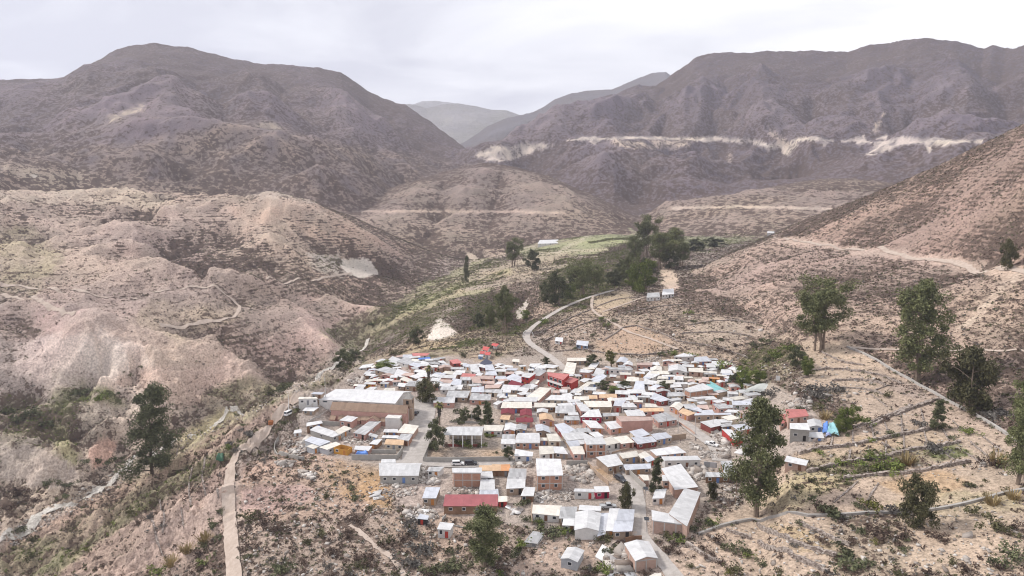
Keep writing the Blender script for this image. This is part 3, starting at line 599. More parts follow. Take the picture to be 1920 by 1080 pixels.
def roof_mat(name, col, tile=False, var=.16):
    m = mat(name, col, .55 if not tile else .9, spec=.25); nt = m.node_tree; b = nt.nodes['Principled BSDF']
    uv = N(nt, 'ShaderNodeUVMap'); s = N(nt, 'ShaderNodeSeparateXYZ'); nt.links.new(uv.outputs[0], s.inputs[0]); oi = N(nt, 'ShaderNodeObjectInfo')
    # every sheet weathers a little differently
    cb = N(nt, 'ShaderNodeCombineXYZ'); nt.links.new(M(nt, 'FLOOR', M(nt, 'DIVIDE', s.outputs[0], .95)), cb.inputs[0]); nt.links.new(M(nt, 'FLOOR', M(nt, 'DIVIDE', s.outputs[1], 3.4)), cb.inputs[1]); nt.links.new(M(nt, 'MULTIPLY', oi.outputs['Random'], 91.0), cb.inputs[2])
    wn = N(nt, 'ShaderNodeTexWhiteNoise', noise_dimensions='3D'); nt.links.new(cb.outputs[0], wn.inputs['Vector'])
    seam = M(nt, 'PINGPONG', s.outputs[0], .475); sm = smooth(nt, seam, .0, .045); lap = smooth(nt, M(nt, 'PINGPONG', s.outputs[1], 1.7), 0.0, .06)
    n = pos_noise(nt, .45, 5, .65)
    v = M(nt, 'MULTIPLY', M(nt, 'ADD', 1-var, M(nt, 'MULTIPLY', wn.outputs['Value'], var)), M(nt, 'ADD', .84, M(nt, 'MULTIPLY', oi.outputs['Random'], .2)))
    v = M(nt, 'MULTIPLY', v, M(nt, 'ADD', .9, M(nt, 'MULTIPLY', M(nt, 'MULTIPLY', sm, lap), .1)))
    v = M(nt, 'MULTIPLY', v, M(nt, 'ADD', .86, M(nt, 'MULTIPLY', smooth(nt, n, .3, .62), .16)))
    sc = N(nt, 'ShaderNodeVectorMath', operation='SCALE'); sc.inputs[0].default_value = col; nt.links.new(v, sc.inputs['Scale'])
    rust = smooth(nt, pos_noise(nt, .28, 5, .7), .60, .76)
    nt.links.new(mixc(nt, M(nt, 'MULTIPLY', rust, .35), sc.outputs[0], (.30, .2, .14)), b.inputs['Base Color'])
    w = M(nt, 'SINE', M(nt, 'MULTIPLY', s.outputs[0], 2*math.pi/(.19 if not tile else .3))); bp = N(nt, 'ShaderNodeBump'); bp.inputs['Strength'].default_value = .35; bp.inputs['Distance'].default_value = .03
    nt.links.new(w, bp.inputs['Height']); nt.links.new(bp.outputs[0], b.inputs['Normal']); return m
WALL = {'w': ('white', wall_mat('white_plaster', (.66,.64,.62))), 'o': ('cream', wall_mat('cream_plaster', (.60,.52,.42))), 't': ('tan adobe', wall_mat('adobe', (.42,.32,.245), .4)),
 'p': ('pink', wall_mat('pink_plaster', (.52,.31,.265))), 'b': ('orange brick', brick_mat('orange_brick', (.45,.205,.13), (.37,.16,.10), (.42,.33,.27))), 'P': ('pale brick', brick_mat('pale_brick', (.48,.31,.25), (.42,.26,.205), (.45,.37,.32))),
 'r': ('dark red', wall_mat('dark_red_paint', (.26,.08,.07))), 'R': ('bright red', wall_mat('bright_red_paint', (.42,.06,.055), .15)), 'g': ('grey block', brick_mat('grey_block', (.40,.38,.355), (.36,.345,.32), (.30,.285,.265))),
 'l': ('pale grey', wall_mat('pale_grey_metal', (.50,.51,.535))), 'y': ('yellow', wall_mat('yellow_ochre', (.58,.30,.07))), 'n': ('brown', wall_mat('brown_boards', (.30,.185,.12), .4)), 'm': ('magenta', wall_mat('magenta_paint', (.42,.04,.09))),
 'u': ('blue grey', wall_mat('blue_grey_paint', (.28,.34,.46))), 'k': ('black', wall_mat('black_sheeting', (.05,.05,.05)))}
ROOF = {'w': ('white', roof_mat('white_sheet_roof', (.68,.68,.69))), 'W': ('clean white', roof_mat('clean_white_roof', (.76,.76,.77), var=.06)), 'c': ('cream', roof_mat('cream_sheet_roof', (.74,.70,.63))), 'b': ('blue grey', roof_mat('blue_grey_sheet_roof', (.58,.60,.66))), 'z': ('grey', roof_mat('zinc_sheet_roof', (.52,.52,.53), var=.35)),
 's': ('salmon', roof_mat('salmon_sheet_roof', (.56,.20,.185))), 'm': ('maroon', roof_mat('maroon_tile_roof', (.22,.045,.06), True)), 'p': ('peach', roof_mat('peach_sheet_roof', (.68,.47,.30))), 'k': ('dusty pink', roof_mat('dusty_pink_roof', (.56,.42,.37))),
 't': ('turquoise', roof_mat('turquoise_roof', (.25,.55,.56))), 'n': ('navy', roof_mat('navy_roof', (.055,.06,.10))), 'u': ('bright blue', roof_mat('blue_roof', (.10,.22,.60))), 'r': ('red', roof_mat('red_sheet_roof', (.60,.12,.11))), 'a': ('orange', roof_mat('orange_roof', (.66,.33,.16))),
 'd': ('rose', roof_mat('rose_sheet_roof', (.40,.125,.135))), 'x': ('brown tile', roof_mat('brown_tile_roof', (.36,.255,.19), True))}
GLASS = mat('window_glass', (.03,.035,.045), .15, spec=.6); FRAMEW = mat('white_frame', (.72,.71,.7)); CONC = wall_mat('concrete', (.46,.435,.41)); CONCL = wall_mat('pale_concrete', (.56,.54,.515))
DOORM = [mat('brown_door', (.17,.085,.05)), mat('orange_wood_door', (.45,.19,.06)), mat('grey_metal_door', (.22,.22,.23)), mat('dark_doorway', (.03,.027,.025)), mat('red_door', (.42,.05,.035)), mat('blue_door', (.12,.2,.42))]
STEEL = mat('galvanised_steel', (.42,.42,.43), .4, .6); WOODP = mat('pole_wood', (.25,.18,.13)); BLACK = mat('black_rubber', (.02,.02,.02), .7); CONCP = mat('pole_concrete', (.5,.48,.46))

def uv_box(me):
    """metres along the wall and up, for brick and board patterns"""
    uv = me.uv_layers.new(name='UVMap')
    for p in me.polygons:
        n = p.normal
        for li in p.loop_indices:
            co = me.vertices[me.loops[li].vertex_index].co
            uv.data[li].uv = (co.x*-n.y+co.y*n.x, co.z) if abs(n.z) < .7 else (co.x, co.y)
def uv_dir(me, d):
    uv = me.uv_layers.new(name='UVMap')
    for lp in me.loops:
        co = me.vertices[lp.vertex_index].co; uv.data[lp.index].uv = (co.x*d[0]+co.y*d[1]+50, -co.x*d[1]+co.y*d[0]+50)

CROP = {'A': (500,640,7.2), 'B': (740,640,7.2), 'C': (980,640,7.2), 'D': (1220,640,7.2), 'E': (500,770,7.2), 'F': (740,770,7.2), 'G': (980,770,7.2), 'H': (1220,770,7.2),
        'P': (640,880,5.4), 'Q': (920,880,5.4), 'R': (1200,880,5.4), 'S': (1400,640,5.4), 'T': (1280,720,3.0), 'X': (0,0,1.0)}
HOUSES = []          # dicts used for labels afterwards
hrng = random.Random(5)

def footprint(crop, pts, h, tilt, kind):
    ox, oy, s = CROP[crop]; px = [(ox+x/s, oy+y/s) for x, y in pts]
    cu = sum(p[0] for p in px)/4; cv = sum(p[1] for p in px)/4
    if kind != 'R' and crop != 'X': px = [(cu+(p[0]-cu)*1.1, cv+(p[1]-cv)*1.1) for p in px]
    cv = sum(p[1] for p in px)/4
    g = hit(cu, cv, h); z0 = g.z
    hs = [h, h, h+tilt, h+tilt] if kind in 'FR' else [h]*4
    return [at_z(u, v, z0+q) for (u, v), q in zip(px, hs)], z0
def wall_opening(parent, name, p, d, n, s, z, w, h, m, frame=None, proud=.05):
    c = p + d*s + n*(proud-.03); rot = math.atan2(d.y, d.x)
    mb = MB(); mb.box((c.x, c.y, z+h/2), (w, .10, h), rot); o = mb.build(name, m, parent)
    if frame:
        mb = MB(); t = .09
        for dx, dz, sx, sz in ((0, -h/2-t/2, w+2*t, t), (0, h/2+t/2, w+2*t, t), (-w/2-t/2, 0, t, h), (w/2+t/2, 0, t, h)):
            mb.box((c.x+d.x*dx, c.y+d.y*dx, z+h/2+dz), (sx, .14, sz), rot)
        mb.build('frame', frame, o)
    return o
def house(crop, pts, roof='w', wall='t', h=2.5, kind='F', tilt=None, st=1, win=None, door=None, name=None, cat=None, label=None, over=.32, extra=None, group='houses of the village'):
    if tilt is None: tilt = {'F': .35, 'R': 1.2}.get(kind, .0)
    q, z0 = footprint(crop, pts, h, tilt if kind in 'FR' else 0, kind)
    if kind == 'R':
        a, b, c, d = q; e = c*2-b; f = d*2-a; e.z = b.z; f.z = a.z; ring = [a, b, c, e, f, d]; faces = [(0,1,2,5), (5,2,3,4)]; corners = [0, 1, 3, 4]
    elif kind in ('G0', 'G1'):
        a, b, c, d = q; hw = ((a-d).length if kind == 'G0' else (b-a).length)/2; rise = tilt or max(.35, hw*.26)
        if kind == 'G0': m1, m2 = (b+c)/2, (d+a)/2; m1.z += rise; m2.z += rise; ring = [a, b, m1, c, d, m2]; faces = [(0,1,2,5), (5,2,3,4)]; corners = [0, 1, 3, 4]
        else: m1, m2 = (a+b)/2, (c+d)/2; m1.z += rise; m2.z += rise; ring = [a, m1, b, c, m2, d]; faces = [(0,1,4,5), (1,2,3,4)]; corners = [0, 2, 3, 5]
    else: ring = q; faces = [(0,1,2,3)]; corners = [0, 1, 2, 3]
    cen = sum((p for p in ring), Vector())/len(ring); org = Vector((cen.x, cen.y, z0))
    ring = [p-org for p in ring]
    inset = [p - Vector((p.x, p.y, 0)).normalized()*over for p in ring]
    zb = float(min(ground_z(org.x+p.x, org.y+p.y) for p in ring))-z0-.4
    root = empty(name or ('house' if max((ring[i]-ring[j]).length for i in corners for j in corners) > 6.0 else 'shed'), org)
    mb = MB(); mb.prism(inset, zb, [p.z-(.06 if kind != 'N' else 0) for p in inset])
    if kind == 'N':      # open walls without a roof, with thickness
        inn = [p*0.94 for p in inset]; mb.prism(inn[::-1], zb, [p.z for p in inn[::-1]]); n = len(inset)
        mb.add([(p.x, p.y, p.z) for p in inset]+[(p.x, p.y, q_.z) for p, q_ in zip(inn, inset)], [(i, (i+1) % n, n+(i+1) % n, n+i) for i in range(n)])
    me = mb.mesh('wall'); me.update(); uv_box(me); link('wall', me, root, [WALL[wall][1]])
    ab = (ring[corners[1]]-ring[corners[0]]); ab.z = 0; ab.normalize()
    if kind == 'G1': ab = Vector((-ab.y, ab.x, 0))
    if kind != 'N':
        mb = MB(); th = .10
        mb.add([tuple(p) for p in ring]+[(p.x, p.y, p.z-th) for p in ring], list(faces)+[tuple(i+len(ring) for i in f[::-1]) for f in faces]+[(i, (i+1) % len(ring), len(ring)+(i+1) % len(ring), len(ring)+i) for i in range(len(ring))])
        me = mb.mesh('roof'); uv_dir(me, (ab.x, ab.y)); link('roof', me, root, [ROOF[roof][1]])
    # doors and windows on the walls that face the valley mouth
    cs = [inset[i] for i in corners]; ex = extra or {}
    sides = []
    for i in range(4):
        p, r = cs[i], cs[(i+1) % 4]; d = r-p; d.z = 0; L = d.length
        if L < .5: continue
        d.normalize(); n = Vector((d.y, -d.x, 0)); mid_ = (p+r)/2
        if n.dot(Vector((mid_.x, mid_.y, 0))) < 0: n = -n
        f = n.dot(Vector((-org.x, -org.y, 0)).normalized()); sides.append((f, L, p, d, n, min(p.z, r.z)))
    sides.sort(key=lambda s: -s[0]); rr = org.xy.length; nd = 0
    big = ex.get('frame') or wall == 'b'
    for k, (f, L, p, d, n, zt) in enumerate(sides[:2]):
        if f < .3: continue
        if big and rr < 340:        # ring beams and pillars of concrete round the brick panels
            mb = MB(); rot = math.atan2(d.y, d.x); npan = max(1, round(L/3.6))
            for i in range(npan+1):
                c = p+d*min(max(L*i/npan, .12), L-.12); mb.box((c.x, c.y, (zb+zt)/2-.05), (.26, .14, zt-zb-.12), rot)
            for s_ in range(st):
                c = p+d*L/2; mb.box((c.x, c.y, zt-.26-s_*(h/st)), (L-.3, .12, .24), rot)
            mb.build('concrete_frame', CONCL, root)
        hs = h/st; wn = win if win is not None else (0 if L < 2.2 else min(3, int(L/3.4)) if k == 0 else min(1, int(L/5)))
        dr = door if door is not None else (1 if k == 0 and L > 2.4 else 0)
        if k == 1 and win is not None and not ex.get('both'): wn = 0
        for s_ in range(st):
            nslot = wn + (dr if s_ == 0 and k == 0 else 0)
            if nslot == 0: continue
            zfl = zt-h+s_*hs
            for i in range(nslot):
                s = L*(i+.5)/nslot + (hrng.uniform(-.2, .2) if nslot < 4 else 0)
                isdoor = s_ == 0 and k == 0 and dr and i == ex.get('doorslot', nslot//2)
                if isdoor:
                    dm = ex.get('doorm'); dm = hrng.choice(DOORM) if dm is None else DOORM[dm]
                    wall_opening(root, 'door', p, d, n, s, max(zfl, zb+.3)+.02, .95 if L > 3 else .8, min(2.0, hs-.35), dm); nd += 1
                else:
                    ww, wh = ex.get('ws', (1.0, .85)); wall_opening(root, 'window', p, d, n, s, zfl+hs*.42, ww, min(wh, hs*.45), GLASS, FRAMEW if rr < 330 and not ex.get('noframe') else None)
    area = abs(sum(cs[i].x*cs[(i+1) % 4].y-cs[(i+1) % 4].x*cs[i].y for i in range(4)))/2
    rec = dict(o=root, roof=None if kind == 'N' else ROOF[roof][0], wall=WALL[wall][0], area=area, st=st, kind=kind, x=org.x, y=org.y, h=h, z=z0, zb=zb, cs=cs, org=org, sides=sides, u=project(org.x, org.y, z0+h))
    root['category'] = cat or ('house' if root.name.startswith('house') else 'shed')
    if label: root['label'] = label; rec['done'] = True
    elif group: root['group'] = group
    HOUSES.append(rec); return rec
def H(crop, s, **kw):
    p = [tuple(float(c) for c in q.split(',')) for q in s.split()]; return house(crop, p, **kw)

# one line per house: crop, outline of the roof, roof, wall, height, kind
TXT = """
E 545,207 748,168 730,135 548,163 w n 2.6 F
E 600,262 880,352 1000,308 690,203 w g 2.3 F
E 985,315 1140,238 1045,205 930,272 w g 2.3 F
E 990,127 1140,147 1222,90 1090,68 w p 3.2 F
E 1185,292 1330,318 1530,150 1395,140 z p 2.4 F
E 525,402 715,470 845,412 610,350 w l 2.9 F
E 540,480 630,513 710,478 640,445 w l 2.4 F
E 720,490 820,522 990,455 930,422 w l 2.3 F
E 905,500 1090,535 1155,490 1000,455 w y 2.3 N
E 1190,520 1370,540 1415,480 1205,475 w p 2.0 F
E 1390,445 1490,455 1555,385 1450,395 w n 2.0 F
E 1600,450 1835,460 1845,395 1620,388 p o 2.4 F
E 1560,362 1780,372 1770,335 1580,332 w g 2.0 F
E 1580,288 1770,292 1760,250 1600,248 w n 2.0 F
E 1375,330 1480,365 1500,330 1400,300 z g 2.0 F
E 365,305 470,290 465,250 380,265 w w 1.5 F
F 45,292 248,305 315,207 135,180 w P 2.6 F
F 40,380 185,402 235,322 95,313 w b 2.7 F
E 1545,870 2028,870 2073,715 1540,712 w g 3.0 G0
E 1550,700 1735,698 1730,655 1560,655 w w 2.9 F
A 432,775 680,770 660,752 450,752 w w 3.0 F
A 490,935 630,940 700,888 535,890 w t 1.8 F
A 605,710 740,715 770,690 640,685 w t 2.6 F
A 1475,270 1600,300 1680,260 1560,235 w t 2.3 F
A 1600,292 1750,330 1872,270 1700,205 w o 2.3 F
A 1480,385 1790,470 1880,420 1620,345 w t 2.4 F
A 1310,445 1390,440 1420,405 1340,408 w n 2.0 F
A 1390,500 1490,470 1505,455 1420,465 w n 2.0 F
A 1430,520 1500,505 1520,485 1440,500 w b 2.0 F
A 1250,365 1400,345 1440,300 1300,320 w w 1.8 F
A 1320,575 1460,580 1470,552 1340,548 w y 2.2 F
A 1170,600 1240,605 1250,580 1190,575 w r 2.0 F
A 1220,610 1320,615 1340,585 1240,580 w t 2.0 F
A 1340,650 1440,655 1490,615 1400,615 w w 2.0 F
A 1560,670 1720,675 1730,630 1610,630 w l 2.0 F
A 1190,640 1300,645 1310,620 1200,618 w w 1.8 F
B 255,195 430,190 465,160 245,160 s w 2.4 F
B 320,245 470,235 475,212 330,225 u w 2.0 F
B 790,300 905,292 850,240 745,255 s r 2.2 F
B 1185,110 1250,125 1280,80 1200,68 r w 2.2 F
B 1305,50 1370,68 1405,35 1330,25 r w 2.2 F
B 1150,162 1210,167 1215,132 1160,130 r w 2.2 F
B 1220,180 1285,185 1295,145 1230,140 r w 2.6 F
B 1125,200 1190,205 1195,180 1140,180 b u 2.0 F
B 1120,318 1290,310 1315,280 1235,235 n w 2.2 F
B 1585,270 1680,280 1680,245 1600,238 c o 2.2 F
B 1430,345 1590,355 1590,330 1460,315 w p 2.0 F
B 40,270 200,320 340,270 150,215 w w 2.2 F
B 110,215 240,230 230,180 120,180 w w 2.2 F
B 230,257 300,275 330,245 240,235 w o 2.2 F
B 200,318 310,350 400,315 260,285 w r 2.4 F
B 345,300 420,330 480,285 370,265 w t 2.2 F
B 450,345 590,350 580,320 470,320 w b 2.4 F
B 480,300 620,312 560,275 450,275 w w 2.2 F
B 590,280 700,300 660,260 600,262 w l 2.2 F
B 635,320 740,327 730,300 640,300 w t 2.2 F
B 560,390 680,420 730,392 600,335 c n 2.4 N
B 760,372 930,377 930,347 770,350 w w 2.2 F
B 920,330 1010,350 1010,310 930,290 b w 2.2 F
B 1035,400 1160,440 1130,345 1020,320 w w 2.4 F
B 1135,340 1215,357 1225,325 1165,308 w r 2.3 F
B 1230,385 1350,390 1320,315 1225,320 b w 2.3 F
B 1225,450 1380,457 1360,400 1240,410 w w 2.2 F
B 1356,405 1500,407 1500,370 1370,375 w o 2.2 F
B 0,450 90,482 190,425 40,370 w t 2.4 F
B 95,455 230,470 260,430 150,425 k p 2.2 F
B 205,470 290,500 430,460 330,435 w n 2.3 F
B 260,405 420,430 420,385 290,380 w w 2.2 F
B 500,455 640,467 690,430 560,420 w w 2.2 F
B 640,432 790,447 820,410 690,400 w t 2.2 F
B 800,425 940,427 950,395 840,390 w w 2.2 F
B 560,490 810,497 830,450 640,455 w p 2.3 F
B 490,530 590,542 620,500 510,490 w w 2.2 F
B 610,557 750,562 780,520 620,515 k p 2.3 F
B 905,475 1040,482 1130,445 920,430 s w 2.2 F
B 890,517 1020,522 1025,480 895,480 w w 2.8 F
B 750,582 890,592 900,520 790,500 b w 2.3 F
B 1060,552 1180,562 1130,475 1025,480 k w 3.0 F
B 1130,502 1330,512 1330,465 1130,465 k p 2.4 F
B 1180,567 1340,572 1340,537 1190,540 k p 2.2 F
B 1345,580 1400,592 1480,545 1420,530 w l 2.2 F
B 1350,500 1480,512 1500,470 1380,470 w l 2.2 F
B 1480,505 1700,555 1720,480 1600,440 b g 2.6 F
B 1535,580 1690,607 1750,575 1580,525 m p 2.4 F
B 1440,652 1640,657 1690,600 1480,585 w t 2.4 F
B 1640,657 1780,682 1810,635 1690,620 w t 2.3 F
B 1680,617 1872,642 1872,570 1760,580 w w 2.3 F
B 1040,682 1200,682 1200,610 1050,620 b w 2.3 F
B 1210,682 1440,700 1440,650 1230,650 w o 2.3 F
B 1230,632 1400,627 1440,580 1230,590 k t 2.2 F
B 620,652 800,657 840,610 640,610 w w 2.3 F
B 780,642 900,647 920,585 800,600 w t 2.2 F
B 600,602 740,607 760,570 620,570 w w 2.2 F
B 75,515 200,552 240,520 130,475 w t 2.3 F
B 40,602 160,617 170,570 60,560 w t 2.2 F
B 160,582 330,592 330,540 200,530 w t 2.2 F
B 330,567 440,572 440,530 360,530 w w 2.2 F
B 140,602 300,607 310,575 170,575 z t 2.8 F
B 705,748 970,757 1005,672 735,668 w t 2.4 F
B 1020,787 1280,792 1290,720 1050,700 z p 2.4 F
B 1380,742 1480,747 1480,705 1400,705 w w 2.4 F
B 1545,808 1900,810 1920,757 1560,750 w p 2.3 F
C 70,742 215,792 375,640 230,625 c p 2.4 F
F 1425,112 1540,122 1560,65 1450,60 p o 2.4 F
F 1645,147 1860,147 1860,95 1650,95 m p 2.8 F
C 610,265 870,262 870,222 615,225 w t 2.4 F
C 555,415 690,440 720,300 600,285 w t 2.4 F
C 890,345 985,352 1035,285 940,285 w t 2.3 F
C 770,415 890,422 950,395 800,375 w p 3.6 F
C 960,442 1080,450 1110,380 1000,360 w o 2.4 F
C 910,520 1010,562 1130,470 1060,430 w w 2.4 F
C 1175,375 1470,387 1475,365 1180,350 w w 3.2 F
C 1265,282 1390,290 1420,240 1320,215 b t 2.4 G1
C 1350,320 1480,327 1480,290 1400,270 w p 2.3 G1
C 1545,315 1740,322 1745,285 1560,290 k p 3.4 F
C 1710,315 1850,322 1830,280 1730,285 w t 2.3 F
C 1725,390 1872,402 1872,345 1750,345 w t 2.3 G1
C 1520,430 1645,437 1640,412 1525,410 w t 2.2 F
C 1640,482 1750,492 1872,430 1720,400 w w 2.3 F
C 1400,532 1560,542 1560,490 1420,480 w o 2.3 F
C 1500,640 1640,647 1635,540 1530,535 b g 2.4 F
C 1255,705 1440,717 1440,665 1260,660 w r 2.2 F
C 1440,700 1655,697 1640,650 1420,650 w r 2.2 F
C 1640,572 1760,582 1770,540 1650,500 w w 2.3 F
C 1700,657 1810,662 1800,615 1700,610 w p 2.3 F
C 1720,560 1870,582 1872,540 1740,530 w o 2.3 F
C 1040,760 1265,757 1255,710 1045,715 p p 2.3 F
C 890,772 1005,772 1000,728 895,730 p p 2.3 F
C 700,790 890,787 885,745 705,745 c o 2.3 F
C 320,787 655,797 655,735 400,725 w o 2.5 F
C 640,692 740,692 800,640 700,640 w w 2.2 F
C 830,652 980,662 990,620 830,610 w t 2.3 F
C 1060,522 1370,542 1380,505 1110,490 k t 2.0 N
C 1170,590 1290,602 1290,570 1170,560 k t 2.2 F
C 700,667 760,692 920,570 880,545 c w 2.2 F
C 120,457 230,462 320,400 200,360 w p 4.2 F
C 100,557 190,572 225,530 130,500 c p 2.3 F
C 330,410 410,417 450,385 340,380 c o 2.2 F
C 90,330 160,352 250,300 110,300 w l 2.2 F
C 170,370 310,362 320,310 200,330 w w 2.2 F
C 310,352 410,362 490,330 340,310 w o 2.2 F
C 0,600 110,642 200,595 110,570 w w 2.3 F
C 0,690 40,702 80,650 0,640 w t 2.3 F
C 50,742 110,752 180,700 60,690 z t 2.2 F
C 170,887 430,887 440,835 170,830 c n 2.4 F
G 240,122 420,137 385,60 225,50 p p 2.7 G1
G 190,275 370,297 340,215 175,195 b t 2.6 G1
C 195,962 330,962 340,920 200,915 w t 2.3 G1
C 450,962 710,972 690,870 455,875 w t 2.4 F
C 620,992 750,992 740,960 620,960 w w 2.3 F
G 560,122 765,122 750,70 570,70 w b 2.2 F
C 790,937 930,950 850,855 715,820 w p 2.8 F
C 900,882 1190,882 1180,810 840,805 w o 2.4 F
C 1050,962 1180,967 1200,890 1040,890 k t 2.2 N
C 1230,867 1330,872 1390,800 1250,800 b p 3.2 F
C 1225,802 1540,787 1535,755 1230,765 w o 2.3 F
C 1500,817 1620,822 1620,797 1500,790 c p 3.2 F
C 1545,752 1730,757 1700,730 1550,735 w g 2.6 F
C 1660,887 1820,887 1790,845 1660,840 c t 2.0 F
D 0,770 130,810 262,785 60,700 w r 2.4 F
C 1620,947 1898,940 1878,897 1590,905 p p 2.4 F
C 1420,1002 1650,1002 1600,920 1380,935 w t 2.3 F
C 1090,1012 1290,1002 1290,965 1090,970 z t 2.3 F
D 245,402 485,417 470,340 260,335 w w 2.6 G1
D 320,202 440,207 580,200 450,160 w w 3.0 F
D 590,272 820,267 750,205 600,215 w p 2.3 F
D 820,305 915,300 910,265 830,270 w g 2.2 F
D 860,337 960,332 955,300 870,305 w g 2.2 F
D 755,345 875,352 860,310 760,310 w w 2.6 F
D 520,405 700,417 700,360 520,360 c P 2.5 F
D 945,430 1100,437 1080,385 960,380 w n 2.2 F
D 965,450 1120,457 1110,432 980,432 w w 2.6 F
D 720,440 890,447 890,430 740,425 z g 2.6 F
D 600,522 730,547 700,505 610,505 c y 2.2 F
D 310,512 440,522 430,470 320,470 w w 2.3 F
D 270,622 415,612 400,580 275,585 w t 2.2 F
D 235,742 460,732 430,685 240,690 w o 2.5 F
D 90,502 235,502 225,470 110,470 w w 2.3 F
D 85,570 320,562 320,520 100,525 c t 2.3 F
D 0,430 240,442 240,400 30,395 w o 2.3 F
D 0,397 110,402 120,350 0,350 w t 2.3 G1
D 0,640 80,662 75,620 0,610 w p 2.3 F
D 260,882 375,930 440,865 335,822 c p 2.5 G1
D 380,952 500,1002 600,967 440,905 p p 2.7 F
D 480,905 640,902 580,840 440,850 z g 2.3 F
D 520,912 680,952 690,925 640,890 b l 2.2 F
D 630,890 790,922 760,860 640,860 k t 2.2 F
D 690,972 850,967 830,925 700,930 w w 2.0 F
D 920,907 1090,897 1000,840 840,845 z p 2.6 F
D 1400,882 1500,892 1490,860 1405,855 w w 2.6 F
D 1000,952 1190,962 1190,930 1050,920 w w 2.3 F
D 610,997 1070,987 1060,965 620,970 w t 3.2 F
H 110,152 345,117 200,25 20,65 w p 2.6 F
H 910,162 1100,152 1060,110 905,120 w t 2.3 F
H 955,217 1080,207 1090,160 950,180 z n 2.2 F
H 1190,267 1350,237 1270,180 1090,195 b t 2.6 F
H 1380,172 1545,192 1480,100 1370,100 w w 2.2 G1
H 85,390 280,357 200,295 15,320 b t 2.5 F
G 1560,447 1800,412 1740,350 1480,365 b r 2.4 F
H 90,602 460,562 340,480 10,530 w P 2.2 F
H 205,672 660,662 610,610 165,620 w w 3.2 F
H 165,942 325,947 300,880 160,870 w b 3.0 F
H 990,832 1130,822 1090,680 950,690 z n 2.3 F
H 750,892 1060,892 1060,840 760,830 z n 2.3 F
T 578,434 690,457 702,430 590,405 w P 2.3 F
S 345,827 430,817 410,740 330,745 s P 2.2 F
S 445,882 635,897 610,830 445,830 w g 4.6 F
S 640,862 765,867 740,800 615,800 w w 2.4 G1
S 630,967 780,977 760,920 640,920 w w 1.4 F
G 240,402 335,402 330,365 245,365 c p 2.0 F
G 360,407 510,407 460,315 325,315 c o 2.8 F
G 530,302 750,282 560,170 440,190 b r 2.3 F
G 640,292 920,282 880,230 740,240 z t 2.3 F
G 600,402 940,357 800,290 535,310 w t 2.4 F
G 980,357 1090,344 1010,285 895,298 w t 2.3 F
G 920,227 1080,234 990,140 815,130 w p 2.8 F
G 1190,247 1340,222 1260,140 1110,155 w p 2.6 F
G 640,487 770,467 740,400 590,415 b t 2.4 F
G 770,452 900,442 850,390 740,395 w t 2.4 F
G 690,582 835,582 800,480 640,490 c p 2.6 F
G 1120,467 1310,427 1200,350 1080,385 c w 2.5 F
G 1335,442 1500,422 1400,340 1235,360 c p 2.5 F
G 1545,362 1710,317 1610,245 1450,280 w o 2.4 F
G 1810,392 1900,372 1850,300 1740,320 b t 2.4 F
G 1360,642 1560,612 1530,545 1310,580 c t 2.5 F
G 1600,642 1740,617 1650,550 1560,590 c t 2.5 F
G 1690,692 1785,657 1730,610 1640,640 b t 2.2 F
G 1405,797 1720,777 1710,715 1370,730 b t 2.2 F
G 1640,937 1705,937 1690,870 1570,865 w P 2.5 F
G 240,587 420,572 400,480 225,485 w w 2.5 F
G 430,567 605,582 545,490 390,485 w t 2.3 F
F 1625,607 1850,612 1860,560 1640,520 w w 2.3 F
F 1210,264 1440,272 1465,200 1215,195 c w 2.7 F
F 1480,264 1620,267 1640,190 1500,170 w p 2.5 G1
F 1640,257 1770,262 1785,195 1645,190 w t 2.4 G1
F 1440,442 1620,447 1615,385 1445,385 w w 2.4 F
F 1455,377 1615,380 1620,320 1460,320 z w 2.2 F
F 445,812 600,817 660,760 470,760 w w 2.3 F
F 1150,807 1310,807 1305,740 1145,740 p n 2.3 F
F 1315,807 1440,807 1440,730 1320,725 p n 2.3 F
F 1440,807 1560,807 1550,725 1440,730 a n 2.3 F
F 1165,902 1325,902 1310,820 1170,825 w l 2.3 F
F 1150,1062 1345,1062 1340,935 1170,935 w l 2.4 F
F 1530,922 1765,917 1770,790 1560,785 w t 2.5 F
F 1515,1047 1750,1037 1755,925 1530,925 w t 2.5 F
P 825,287 955,287 995,185 860,185 w t 2.7 F
P 1405,257 1585,264 1580,200 1410,205 w l 2.3 F
P 770,497 870,507 885,470 800,450 w k 2.0 F
Q 310,264 430,267 445,185 345,180 w n 2.4 F
Q 78,327 165,322 165,272 82,275 w R 2.0 F
Q 850,222 1050,227 1045,200 860,195 w w 2.7 F
Q 430,442 690,467 710,370 440,362 w w 2.3 F
Q 700,492 850,487 870,382 715,382 w t 2.4 F
Q 730,562 860,567 865,485 745,487 w g 2.4 F
Q 900,407 1105,417 1110,375 910,362 w w 2.4 F
Q 1085,667 1170,642 1195,450 1110,450 b t 1.4 F
Q 1170,612 1260,614 1300,405 1205,405 w t 2.3 F
Q 1245,627 1425,620 1440,520 1265,522 w t 2.6 F
Q 1280,515 1440,516 1450,410 1305,405 b t 2.6 F
Q 345,732 470,747 540,645 430,630 z g 1.2 F
R 130,292 240,287 265,200 160,205 w w 2.3 F
X 1212,558 1238,557 1236,548 1214,549 w w 3.0 F
X 1241,553 1264,551 1263,541 1243,542 w w 3.0 F
X 1080,646 1102,649 1104,640 1082,638 b u 2.4 F
X 1040,639 1055,641 1056,633 1042,632 w w 2.0 F
X 1008,457 1046,456 1047,449 1012,450 w w 2.4 F
X 1438,437 1452,437 1452,433 1439,433 w w 3.0 F
R 90,1082 215,1087 210,1050 150,1052 w w 2.3 F
"""
